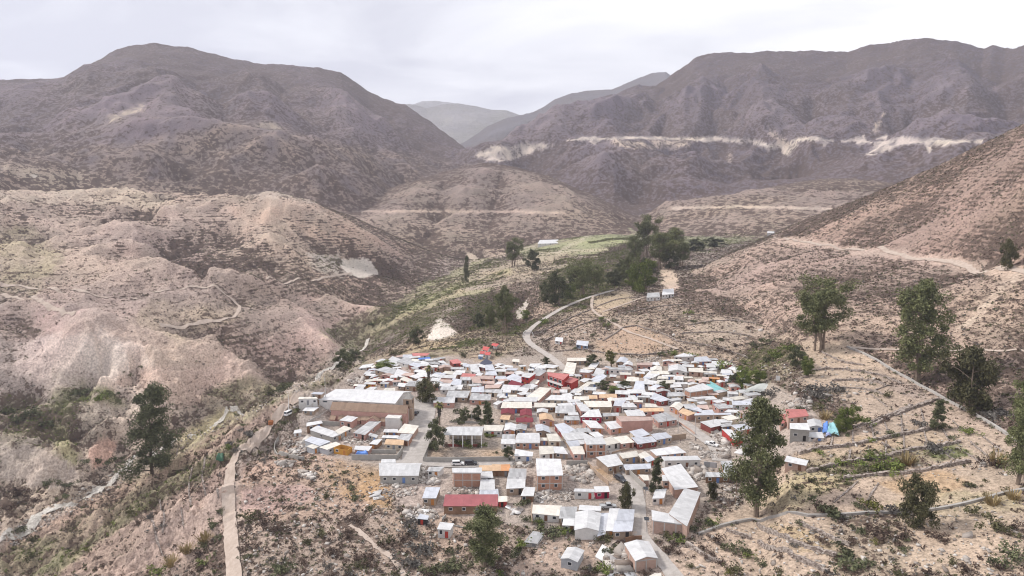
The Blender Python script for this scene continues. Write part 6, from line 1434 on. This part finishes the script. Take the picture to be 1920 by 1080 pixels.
# ------------------------------------------------------------------ vehicles
PAINT = {k: mat(k+'_car_paint', c, .35, spec=.5) for k, c in {'white': (.72,.72,.72), 'dark_grey': (.05,.052,.06), 'silver': (.40,.41,.42), 'black': (.02,.02,.022)}.items()}
LAMP = mat('lamp_lens', (.7,.7,.66), .2); TAIL = mat('tail_lens', (.35,.02,.02), .3)
def vehicle(u, v, yaw, kind, paint, label, crop='X'):
    ox, oy, s = CROP[crop]; g = hit(ox+u/s, oy+v/s); root = empty({'suv': 'parked_car', 'car': 'parked_car', 'pickup': 'pickup_truck', 'van': 'van'}[kind], (g.x, g.y, float(ground_z(g.x, g.y))+.14)); root.rotation_euler = (0, 0, yaw)
    Ln, W = {'suv': (4.7,1.85), 'car': (4.4,1.75), 'pickup': (5.3,1.85), 'van': (4.8,1.85)}[kind]; h = {'suv': 1.0, 'car': .85, 'pickup': 1.0, 'van': 1.05}[kind]
    low = [(-Ln/2,.35),(-Ln/2,.8),(-Ln/2+.1,h),(Ln/2-1.2,h),(Ln/2-.12,h*.86),(Ln/2,.7),(Ln/2,.35)]
    cab = {'suv': [(-Ln/2+.12,h),(-Ln/2+.35,1.72),(.55,1.74),(1.25,h)], 'car': [(-1.7,h),(-1.0,1.42),(.35,1.44),(1.15,h)], 'pickup': [(-.75,h),(-.6,1.72),(.75,1.74),(1.4,h)], 'van': [(-Ln/2+.08,h),(-Ln/2+.2,1.95),(1.1,1.95),(1.75,h)]}[kind]
    def extr(prof, w0, w1):
        zs = [z for _, z in prof]; zl, zh = min(zs), max(zs); vs = []
        for sg in (-1, 1):
            for x, z in prof: t = (z-zl)/(zh-zl+1e-6); vs.append((x, sg*(w0+(w1-w0)*t)/2, z))
        n = len(prof); return vs, [tuple(range(n-1, -1, -1)), tuple(range(n, 2*n))]+[(i, (i+1) % n, n+(i+1) % n, n+i) for i in range(n)]
    mb = MB(); mb.add(*extr(low, W, W*.94)); mb.add(*extr(cab, W*.94, W*.78))
    if kind == 'pickup':
        mb.box((-1.72, W*.44, 1.06), (1.75,.1,.2)); mb.box((-1.72, -W*.44, 1.06), (1.75,.1,.2)); mb.box((-Ln/2+.06, 0, 1.06), (.1,W*.9,.2))
    me = mb.mesh('body'); o = link('body', me, root, [PAINT[paint]]); bv = o.modifiers.new('bevel', 'BEVEL'); bv.width = .06; bv.segments = 2
    x0, x1 = cab[0][0], cab[3][0]; zt = cab[1][1]
    for sg in (-1, 1):
        mb = MB(); y = sg*(W*.47+.012); y2 = sg*(W*.40+.02); a = [(x0+.25, y, h+.06), (x1-.3, y, h+.06), (cab[2][0]-.02, y2, zt-.12), (cab[1][0]+.15, y2, zt-.12)]; mb.add(a+[(p[0], p[1]-sg*.04, p[2]) for p in a], [(0,1,2,3),(7,6,5,4),(0,4,5,1),(1,5,6,2),(2,6,7,3),(3,7,4,0)]); mb.build('side_window', GLASS, root)
    for nm, p0, p1, dx in (('windscreen', cab[3], cab[2], .03), ('rear_window', cab[0], cab[1], -.03)):
        mb = MB(); a = [(p0[0]+dx-(p0[0]-p1[0])*.12, -W*.41, p0[1]+(p1[1]-p0[1])*.12), (p0[0]+dx-(p0[0]-p1[0])*.12, W*.41, p0[1]+(p1[1]-p0[1])*.12), (p1[0]+dx-(p1[0]-p0[0])*.12, W*.36, p1[1]-.1), (p1[0]+dx-(p1[0]-p0[0])*.12, -W*.36, p1[1]-.1)]; mb.add(a+[(p[0]-dx*1.2, p[1], p[2]-.01) for p in a], [(0,1,2,3),(7,6,5,4),(0,4,5,1),(1,5,6,2),(2,6,7,3),(3,7,4,0)]); mb.build(nm, GLASS, root)
    for sx in (-Ln*.3, Ln*.31):
        for sg in (-1, 1):
            mb = MB(); mb.tube([(sx, sg*W*.5-sg*.2, .34), (sx, sg*W*.5+sg*.02, .34)], .34, 14); w = mb.build('wheel', BLACK, root); mb = MB(); mb.tube([(sx, sg*W*.5-sg*.02, .34), (sx, sg*W*.5+sg*.035, .34)], .19, 10); mb.build('rim', STEEL, w)
    for sg in (-1, 1):
        mb = MB(); mb.box((Ln/2-.03, sg*W*.36, .72), (.1,.32,.16)); mb.build('headlight', LAMP, root); mb = MB(); mb.box((-Ln/2, sg*W*.4, .82), (.06,.16,.26)); mb.build('tail_light', TAIL, root)
    tag(root, label, {'suv': 'car', 'car': 'car', 'pickup': 'pickup truck', 'van': 'van'}[kind]); return root
vehicle(855, 738, R(2), 'suv', 'white', 'white car parked by the pale wall below the covered court', 'F')
vehicle(1027, 733, R(0), 'suv', 'dark_grey', 'dark blue-black car parked by the pale wall below the covered court', 'F')
vehicle(1322, 948, R(-62), 'suv', 'dark_grey', 'dark car parked in the lower street below the porch house', 'G')
vehicle(1188, 395, R(4), 'pickup', 'silver', 'silver pickup parked above the row of white roofs', 'Q')
vehicle(822, 475, R(-42), 'pickup', 'white', 'white pickup parked beside the long bright red shed', 'H')
vehicle(300, 995, R(70), 'van', 'white', 'white van on the dirt road left of the sports hall', 'A')
vehicle(288, 990, R(80), 'car', 'black', 'black car at the foot of the bell tower', 'B')
# ------------------------------------------------------------------ poles, arch, tarpaulins, sheds of scrap
def pole(u, v, top, label, crop='X', lamp=False, arms=1, m=None, name='utility_pole'):
    ox, oy, s = CROP[crop]; pu, pv, pt = ox+u/s, oy+v/s, oy+top/s; g = hit(pu, pv); pm = FPX/math.sqrt(g.x**2+g.y**2+(CAMZ-g.z)**2); H_ = (pv-pt)/pm/.92
    root = empty(name, g); mb = MB(); mb.tube([(0,0,-.4),(0,0,H_)], [.15,.09], 8); mb.build('post', m or CONCP, root)
    for k in range(arms): mb = MB(); mb.box((0,0,H_-.4-.6*k), (1.5,.1,.12), .4); mb.build('cross_arm', WOODP, root)
    if lamp: mb = MB(); mb.tube([(0,0,H_-.2),(.6,0,H_+.1),(1.2,0,H_+.1)], .05, 5); mb.box((1.35,0,H_+.08), (.5,.18,.12)); mb.build('lamp_head', STEEL, root)
    tag(root, label, 'street lamp' if lamp else 'pole'); return root
pole(800, 860, 500, 'tall thin pole standing before the sports hall end', 'A')
pole(300, 940, 740, 'short white pole beside the white van on the dirt road', 'A', arms=0, m=FRAMEW)
pole(967, 345, 95, 'brown wooden pole on bare ground beside the big eucalyptus', 'R', arms=0, m=WOODP)
pole(838, 260, 70, 'dark thin pole before the dark red house on the upper street', 'H')
pole(598, 330, 120, 'thin pole at the bend of the upper street', 'H', arms=0)
pole(368, 300, 70, 'thin pole standing in the walled lot by the upper street', 'H', arms=0)
pole(212, 215, 90, 'thin pole before the pink house on the upper street', 'H', arms=0)
pole(193, 175, -10, 'pale street lamp post at the church front on the plaza', 'F', True, 0, name='street_lamp')
pole(1043, 170, 20, 'thin pale post in the middle of the plaza garden', 'F', arms=0)
pole(1228, 905, 830, 'thin post at the entrance of the lower street', 'G', arms=0)
g = hit(990, 633); root = empty('road_arch', g); tag(root, 'small white hoop arch over the bend of the valley road', 'arch')
d_ = 3.4; mb = MB(); mb.tube([(d_*math.cos(t), 0, 1.2+d_*1.15*math.sin(t)) if 0 < t < math.pi else (d_*math.cos(t), 0, -.2) for t in [0]+[math.pi*(.02+.96*i/14) for i in range(15)]+[math.pi]], .22, 7); mb.build('hoop', FRAMEW, root)
for sg in (-1, 1): mb = MB(); mb.box((sg*d_, 0, .3), (.7,.7,1.2)); mb.build('plinth', CONC, root)
TARP = {'grey': mat('grey_tarpaulin', (.50,.52,.50), .7), 'blue': mat('blue_tarpaulin', (.12,.25,.62), .6), 'aqua': mat('aqua_tarpaulin', (.30,.56,.60), .6), 'green': mat('green_tarpaulin', (.035,.10,.06), .7), 'lilac': mat('lilac_tarpaulin', (.36,.42,.66), .6)}
def tarp(pts, crop, h, col, label, sag=.6, name='tarpaulin', seed=1):
    q, z0 = footprint(crop, pts, h, 0, 'F'); cen = sum(q, Vector())/4; org = Vector((cen.x, cen.y, z0)); a, b, c, d = [p-org for p in q]; n = 12; vs = []; rg = random.Random(seed)
    for i in range(n+1):
        for j in range(n+1):
            s_, t = i/n, j/n; p = a*(1-s_)*(1-t)+b*s_*(1-t)+c*s_*t+d*(1-s_)*t; e_ = min(s_, 1-s_, t, 1-t); p = p+Vector((0, 0, sag*(math.sin(s_*7+seed)*.4+math.sin(t*6+s_*4)*.35)-(.9*h*max(0, .12-e_)/.12 if e_ < .12 else 0)*.8+rg.uniform(-.06, .06))); vs.append(tuple(p))
    root = empty(name, org); mb = MB(); mb.add(vs, [(i*(n+1)+j, (i+1)*(n+1)+j, (i+1)*(n+1)+j+1, i*(n+1)+j+1) for i in range(n) for j in range(n)]); o = mb.build('sheet', TARP[col], root); so_ = o.modifiers.new('thick', 'SOLIDIFY'); so_.thickness = .03
    for p in (a, b, c, d): mb = MB(); mb.tube([(p.x*.85, p.y*.85, -.6), (p.x*.85, p.y*.85, h*.9)], .06, 5); mb.build('prop', WOODP, root)
    tag(root, label, 'tarpaulin'); return root
tarp([(820,880),(935,905),(915,800),(830,810)], 'S', 2.2, 'aqua', 'pale aqua tarpaulin tent at the edge of the terrace plots', seed=2)
tarp([(770,870),(830,885),(825,805),(775,815)], 'S', 2.4, 'blue', 'deep blue tarpaulin beside the aqua tent', seed=3)
tarp([(800,935),(860,930),(855,880),(805,885)], 'S', 1.2, 'lilac', 'low lilac-blue sheet in front of the aqua tent', seed=4)
tarp([(1270,640),(1560,640),(1690,575),(1420,560)], 'D', 1.8, 'grey', 'wide grey tarpaulin over the bank by the green trees', seed=5)
tarp([(1115,680),(1260,670),(1400,610),(1290,625)], 'D', 1.2, 'grey', 'narrow end of grey sheeting beside the turquoise roofed shed', seed=6)
tarp([(404,858),(419,858),(420,848),(407,848)], 'X', 2.0, 'green', 'dark green sheet shelter beside the dirt road', seed=7)
tarp([(1205,568),(1355,572),(1365,540),(1215,538)], 'E', 1.6, 'blue', 'small blue sheet over the yard in the walled plot', seed=8)
def notice(u, v, crop, w, h, m, label):
    ox, oy, s = CROP[crop]; g = hit(ox+u/s, oy+v/s); root = empty('board_sign', g)
    for sg in (-1, 1): mb = MB(); mb.tube([(sg*w*.4,0,-.3),(sg*w*.4,0,1.2)], .05, 5); mb.build('post', STEEL, root)
    mb = MB(); mb.box((0,0,1.1+h/2), (w,.08,h)); mb.build('board', m, root); tag(root, label, 'sign'); root.rotation_euler = (0, 0, -.3)
notice(1715, 560, 'D', 1.8, 2.2, FRAMEW, 'blank white board at the end of the grey tarpaulin')
# solar lights and little panels by the lower street
def solar(u, v, crop, label):
    ox, oy, s = CROP[crop]; g = hit(ox+u/s, oy+v/s); root = empty('solar_lamp', g); mb = MB(); mb.tube([(0,0,-.3),(0,0,4.2)], .08, 6); mb.build('post', STEEL, root); mb = MB(); mb.add([(-.7,-.5,4.1),(.7,-.5,4.1),(.7,.5,4.6),(-.7,.5,4.6),(-.7,-.5,4.05),(.7,-.5,4.05),(.7,.5,4.55),(-.7,.5,4.55)], [(0,1,2,3),(7,6,5,4),(0,4,5,1),(1,5,6,2),(2,6,7,3),(3,7,4,0)]); mb.build('panel', GLASS, root); mb = MB(); mb.box((.5,-.4,3.7), (.6,.2,.1)); mb.build('lamp_head', FRAMEW, root); tag(root, label, 'solar lamp')
solar(52, 320, 'R', 'solar lamp by the lower street, uphill of the brick hall')
solar(62, 640, 'R', 'solar lamp by the lower street, in front of the brick hall')
# water tank drums and a rust-coloured tank
def drum(u, v, crop, r, h, m, label):
    ox, oy, s = CROP[crop]; g = hit(ox+u/s, oy+v/s); mb = MB(); mb.tube([(0,0,-.1),(0,0,h*.85),(0,0,h)], [r, r, r*.55], 14); mb.tube([(0,0,h),(0,0,h+.12)], r*.3, 10); o = mb.build('water_tank', m); o.location = g; tag(o, label, 'tank')
RUST = wall_mat('rust_orange', (.42,.17,.075), .4)
drum(508, 795, 'X', 1.1, 1.6, RUST, 'rust-orange tank on the bank of the dirt road')
drum(1325, 1020, 'D', .7, 1.3, WALL['y'][1], 'yellow drum in the yards above the long bright red shed')
drum(1195, 1000, 'D', .6, 1.6, RUST, 'rust-brown upright drum in the yards above the long bright red shed')
# rubbish and rubble heaps (uncountable)
RUB = mat('rubble', (.42,.37,.33), .95, spec=.1); _n = RUB.node_tree; _g = N(_n, 'ShaderNodeNewGeometry'); _n.links.new(mixc(_n, _g.outputs['Random Per Island'], (.20,.16,.135), (.60,.56,.52)), _n.nodes['Principled BSDF'].inputs['Base Color'])
def rubble(name, zones, m, seed, flat=.6):
    rs_ = np.random.RandomState(seed); cs, ss = [], []
    for crop, poly, n, s0 in zones:
        ox, oy, s = CROP[crop]; us = [p[0] for p in poly]; vs_ = [p[1] for p in poly]; k = 0
        while k < n:
            u, v = rs_.uniform(min(us), max(us)), rs_.uniform(min(vs_), max(vs_))
            if not bool(pip(poly, np.array([u]), np.array([v]))[0]): continue
            g = hit(ox+u/s, oy+v/s); k += 1; cs.append((g.x, g.y, g.z+.1)); ss.append(s0*math.exp(rs_.normal()*.5))
    n = len(cs); cs = np.array(cs); ss = np.array(ss)[:, None, None]; box = np.array([(-1,-1,-1),(1,-1,-1),(1,1,-1),(-1,1,-1),(-1,-1,1),(1,-1,1),(1,1,1),(-1,1,1)], float)*.5
    dim = rs_.uniform(.4, 1.4, (n, 1, 3)); dim[:, :, 2] = dim[:, :, 2]*flat if flat > .2 else .05; v = box[None]*dim*ss*(1+rs_.uniform(-.3, .3, (n, 8, 3))*(1 if flat > .2 else .12)); a = rs_.uniform(0, 6.28, n); ca, sa = np.cos(a)[:, None], np.sin(a)[:, None]; t = rs_.normal(size=(n, 1))*.35
    x, y, z = v[..., 0]*ca-v[..., 1]*sa, v[..., 0]*sa+v[..., 1]*ca, v[..., 2]+v[..., 0]*t; co = (np.stack([x, y, z], -1)+cs[:, None]).reshape(-1, 3)
    fq = np.array([(3,2,1,0),(4,5,6,7),(0,1,5,4),(1,2,6,5),(2,3,7,6),(3,0,4,7)]); q = (np.arange(n)[:, None, None]*8+fq[None]).reshape(-1, 4); o = link(name, big_mesh(name, co, q, smooth=False), None, [m]); tag(o, kind='stuff')
rubble('rubble', [('G', [(530,740),(880,740),(1000,880),(900,1010),(560,900)], 220, .6), ('G', [(600,770),(870,745),(860,800),(640,850)], 200, .8), ('H', [(800,300),(980,270),(1100,460),(1050,560),(900,480)], 200, .9), ('H', [(530,440),(700,500),(680,530),(540,520)], 80, .8), ('H', [(620,560),(1080,540),(1050,650),(700,640)], 160, .7),
 ('H', [(470,740),(740,780),(720,950),(600,960)], 200, .7), ('Q', [(430,220),(830,190),(830,330),(430,350)], 200, .5), ('Q', [(1130,860),(1380,820),(1420,960),(1380,1060),(1150,1050)], 280, .8), ('E', [(200,420),(540,380),(520,580),(340,620)], 170, .6), ('E', [(980,380),(1350,330),(1400,440),(1180,480)], 130, .5), ('E', [(420,800),(670,850),(650,950),(430,900)], 120, .6),
 ('E', [(100,690),(340,690),(340,760),(150,750)], 90, .6), ('P', [(640,380),(880,360),(1000,480),(880,560),(660,520)], 220, .6), ('P', [(380,140),(760,160),(760,260),(380,320)], 200, .5), ('P', [(780,0),(1000,40),(980,160),(780,150)], 160, .7), ('P', [(1120,180),(1400,180),(1400,255),(1080,255)], 90, .5), ('F', [(340,740),(460,760),(640,860),(560,1000),(300,960)], 160, .6), ('A', [(350,900),(560,780),(690,830),(480,900)], 110, .7), ('A', [(1050,560),(1250,470),(1300,560),(1180,600)], 120, .7),
 ('F', [(1560,690),(1872,690),(1872,760),(1580,770)], 80, .6), ('D', [(900,260),(1100,260),(1200,420),(980,380)], 120, .8), ('D', [(1050,620),(1250,680),(1100,760),(900,720)], 120, .6), ('C', [(1500,240),(1872,200),(1872,300),(1560,300)], 110, .7), ('S', [(330,620),(640,560),(660,700),(560,700)], 130, .6), ('B', [(930,580),(1040,580),(1040,660),(920,660)], 60, .8), ('X', [(1330,880),(1390,870),(1385,960),(1335,950)], 120, .5)], RUB, 4)
SHEET = mat('scrap_sheet', (.62,.62,.62), .5); _n = SHEET.node_tree; _g = N(_n, 'ShaderNodeNewGeometry'); _n.links.new(mixc(_n, _g.outputs['Random Per Island'], (.30,.26,.24), (.74,.74,.74)), _n.nodes['Principled BSDF'].inputs['Base Color'])
rubble('rubbish', [('Q', [(1140,860),(1380,900),(1390,1030),(1180,1060)], 50, 1.7), ('P', [(680,430),(880,440),(860,500),(680,500)], 24, 1.8), ('P', [(280,230),(400,230),(400,300),(290,300)], 8, 1.8), ('E', [(340,430),(520,420),(520,560),(400,600)], 16, 1.4), ('E', [(560,830),(660,860),(640,940),(560,930)], 8, 1.8), ('D', [(1000,900),(1500,940),(1500,1060),(1100,1040)], 46, 1.5), ('B', [(1300,700),(1540,700),(1540,800),(1300,800)], 20, 1.3), ('C', [(620,660),(860,690),(860,740),(680,740)], 20, 1.4), ('H', [(1080,60),(1540,40),(1560,200),(1240,260)], 40, 1.5), ('Q', [(170,390),(320,390),(300,460),(190,470)], 10, 1.4), ('Q', [(440,270),(560,240),(560,340),(450,350)], 24, .8), ('D', [(440,330),(1000,330),(900,420),(500,420)], 20, 1.2), ('X', [(1380,815),(1440,815),(1440,860),(1380,860)], 24, 1.8)], SHEET, 9, .1)
rubble('stones', [('X', [(640,900),(760,960),(870,980),(1150,1020),(1000,1080),(460,1080),(450,960)], 900, .38), ('X', [(1300,1000),(1920,930),(1920,1080),(1260,1080)], 700, .38), ('X', [(1500,700),(1880,840),(1900,900),(1500,900)], 400, .35), ('X', [(440,880),(560,830),(720,880),(700,960),(460,980)], 350, .35), ('X', [(1400,690),(1560,660),(1660,720),(1500,780)], 350, .5), ('X', [(0,1000),(240,870),(270,880),(20,1030)], 600, .4), ('X', [(300,838),(600,700),(620,705),(330,845)], 350, .4), ('X', [(1010,625),(1240,560),(1450,620),(1400,690),(1080,670)], 500, .5)], RUB, 14)
# a few people out in the streets
def person(u, v, crop, top, legs, yaw, label):
    ox, oy, s = CROP[crop]; g = hit(ox+u/s, oy+v/s); me = bpy.data.meshes.new('body')
    J = [(0,0,.95),(0,0,1.2),(0,.01,1.42),(0,.02,1.5),(0,.03,1.58),(0,.04,1.70),(-.19,.01,1.42),(-.27,.02,1.15),(-.27,-.08,.9),(.19,.01,1.42),(.27,.02,1.15),(.25,-.1,.9),(-.1,0,.9),(-.12,-.06,.5),(-.12,.06,.09),(-.12,-.12,.05),(.1,0,.9),(.12,.04,.5),(.12,.02,.09),(.12,-.16,.05)]
    E = [(0,1),(1,2),(2,3),(3,4),(4,5),(2,6),(6,7),(7,8),(2,9),(9,10),(10,11),(0,12),(12,13),(13,14),(14,15),(0,16),(16,17),(17,18),(18,19)]
    Rd = [.15,.15,.15,.06,.1,.085,.075,.05,.04,.075,.05,.04,.11,.075,.05,.045,.11,.075,.05,.045]
    me.from_pydata(J, E, []); o = link('person', me); o.modifiers.new('skin', 'SKIN'); sk = me.skin_vertices[0].data if me.skin_vertices else None
    if sk is None:
        bm = bmesh.new(); bm.from_mesh(me); lay = bm.verts.layers.skin.verify(); bm.to_mesh(me); bm.free(); sk = me.skin_vertices[0].data
    for i, r in enumerate(Rd): sk[i].radius = (r, r)
    sk[0].use_root = True; o.modifiers.new('sub', 'SUBSURF').render_levels = 1; o.location = (g.x, g.y, float(ground_z(g.x, g.y))+.14); o.rotation_euler = (0, 0, yaw)
    m = mat('clothes', top, .9); nt_ = m.node_tree; tcx = N(nt_, 'ShaderNodeTexCoord'); sp = N(nt_, 'ShaderNodeSeparateXYZ'); nt_.links.new(tcx.outputs['Object'], sp.inputs[0])
    c = mixc(nt_, M(nt_, 'GREATER_THAN', sp.outputs[2], .95), legs, top); c = mixc(nt_, M(nt_, 'GREATER_THAN', sp.outputs[2], 1.5), c, (.25,.14,.09)); c = mixc(nt_, M(nt_, 'GREATER_THAN', sp.outputs[2], 1.68), c, (.02,.015,.012)); nt_.links.new(c, nt_.nodes['Principled BSDF'].inputs['Base Color']); me.materials.append(m); tag(o, label, 'person')
person(1232, 915, 'G', (.08,.08,.1), (.05,.05,.07), .6, 'person in dark clothes standing in the lower street by the dark car')
person(608, 415, 'H', (.05,.05,.06), (.06,.06,.08), 2.0, 'person in black walking on the upper street near the white pickup')
person(405, 440, 'H', (.12,.06,.06), (.05,.05,.07), 1.0, 'person in dark clothes beside the adobe wall on the upper street')
# ------------------------------------------------------------------ say which house is which
MARKS = {'church': 'the church', 'hall': 'the sports hall', 'court': 'the covered court', 'town': 'the red town hall', 'four': 'the four-windowed brick house', 'twin': 'the tall brick house', 'teal': 'the turquoise roofed shed', 'redlong': 'the long bright red shed', 'rose': 'the rose-roofed long house', 'ell_side': 'the white-roofed brick hall', 'widegable': 'the white barn', 'pink_big': 'the windowless pink block', 'maroon': 'the maroon gables', 'brick_store': 'the blind brick building', 'redwhite': 'the narrow red and white house', 'salmon': 'the salmon-roofed brick house', 'lowhut': 'the lone gabled hut', 'magenta': 'the crimson cottage'}
EXTRA_MARKS = {'the navy roof': ('B', 1215, 290), 'the bright blue roof': ('B', 400, 230), 'the plaza palm': ('F', 605, 180), 'the valley road arch': ('X', 990, 630), 'the yellow roofless house': ('E', 1030, 520), 'the grey twin-slope store': ('E', 1800, 860)}
marks = [(t, L[k]['x'], L[k]['y']) for k, t in MARKS.items()]
for t, (c, u, v) in EXTRA_MARKS.items(): ox, oy, s = CROP[c]; g = hit(ox+u/s, oy+v/s); marks.append((t, g.x, g.y))
WORD = ['', '', 'second ', 'third ', 'fourth ', 'fifth ', 'sixth ', 'seventh ', 'eighth ', 'ninth ', 'tenth ', 'eleventh ', 'twelfth ']
cls = {}
for r_ in HOUSES:
    if r_.get('done'): continue
    a = r_['area']; size = 'tiny ' if a < 9 else 'small ' if a < 22 else 'large ' if a > 75 else ''
    noun = 'shed' if r_['o'].name.startswith('shed') else 'house'
    if size == 'tiny ' or size == 'small ': size = 'tiny ' if a < 9 else ''
    look = size + (f"{r_['roof']}-roofed " if r_['roof'] else 'roofless ') + f"{r_['wall']} {noun}"
    t, x, y = min(marks, key=lambda m: math.hypot(m[1]-r_['x'], m[2]-r_['y'])); dx, dy = r_['x']-x, r_['y']-y
    side = ('behind' if dy > 0 else 'in front of') if abs(dy) > abs(dx)*1.1 else ('right of' if dx > 0 else 'left of')
    cls.setdefault((look, side, t), []).append((math.hypot(dx, dy), r_))
for (look, side, t), rows in cls.items():
    rows.sort(key=lambda q: q[0])
    for i, (dd, r_) in enumerate(rows): r_['o']['label'] = f'{WORD[min(i+1, 12)]}{look}{" from" if False else ""} {side} {t}'.strip() if i else f'{"nearest " if len(rows) > 1 else ""}{look} {side} {t}'
# ------------------------------------------------------------------ air: thin even haze over the whole valley
def build_haze():
    mb = MB(); top = float(ZT.max())+15; mb.box((0, 4550, (top-90)/2), (14000, 10100, top+90))
    o = mb.build('haze', [m := bpy.data.materials.new('valley_haze')]); tag(o, kind='stuff')
    m.use_nodes = True; nt = m.node_tree; nt.nodes.clear()
    ou = N(nt, 'ShaderNodeOutputMaterial'); pv = N(nt, 'ShaderNodeVolumePrincipled'); nt.links.new(pv.outputs[0], ou.inputs['Volume'])
    pv.inputs['Color'].default_value = (.83, .84, 1.0, 1); pv.inputs['Density'].default_value = 0.00009; pv.inputs['Anisotropy'].default_value = 0.2
    o.visible_shadow = True
build_haze()
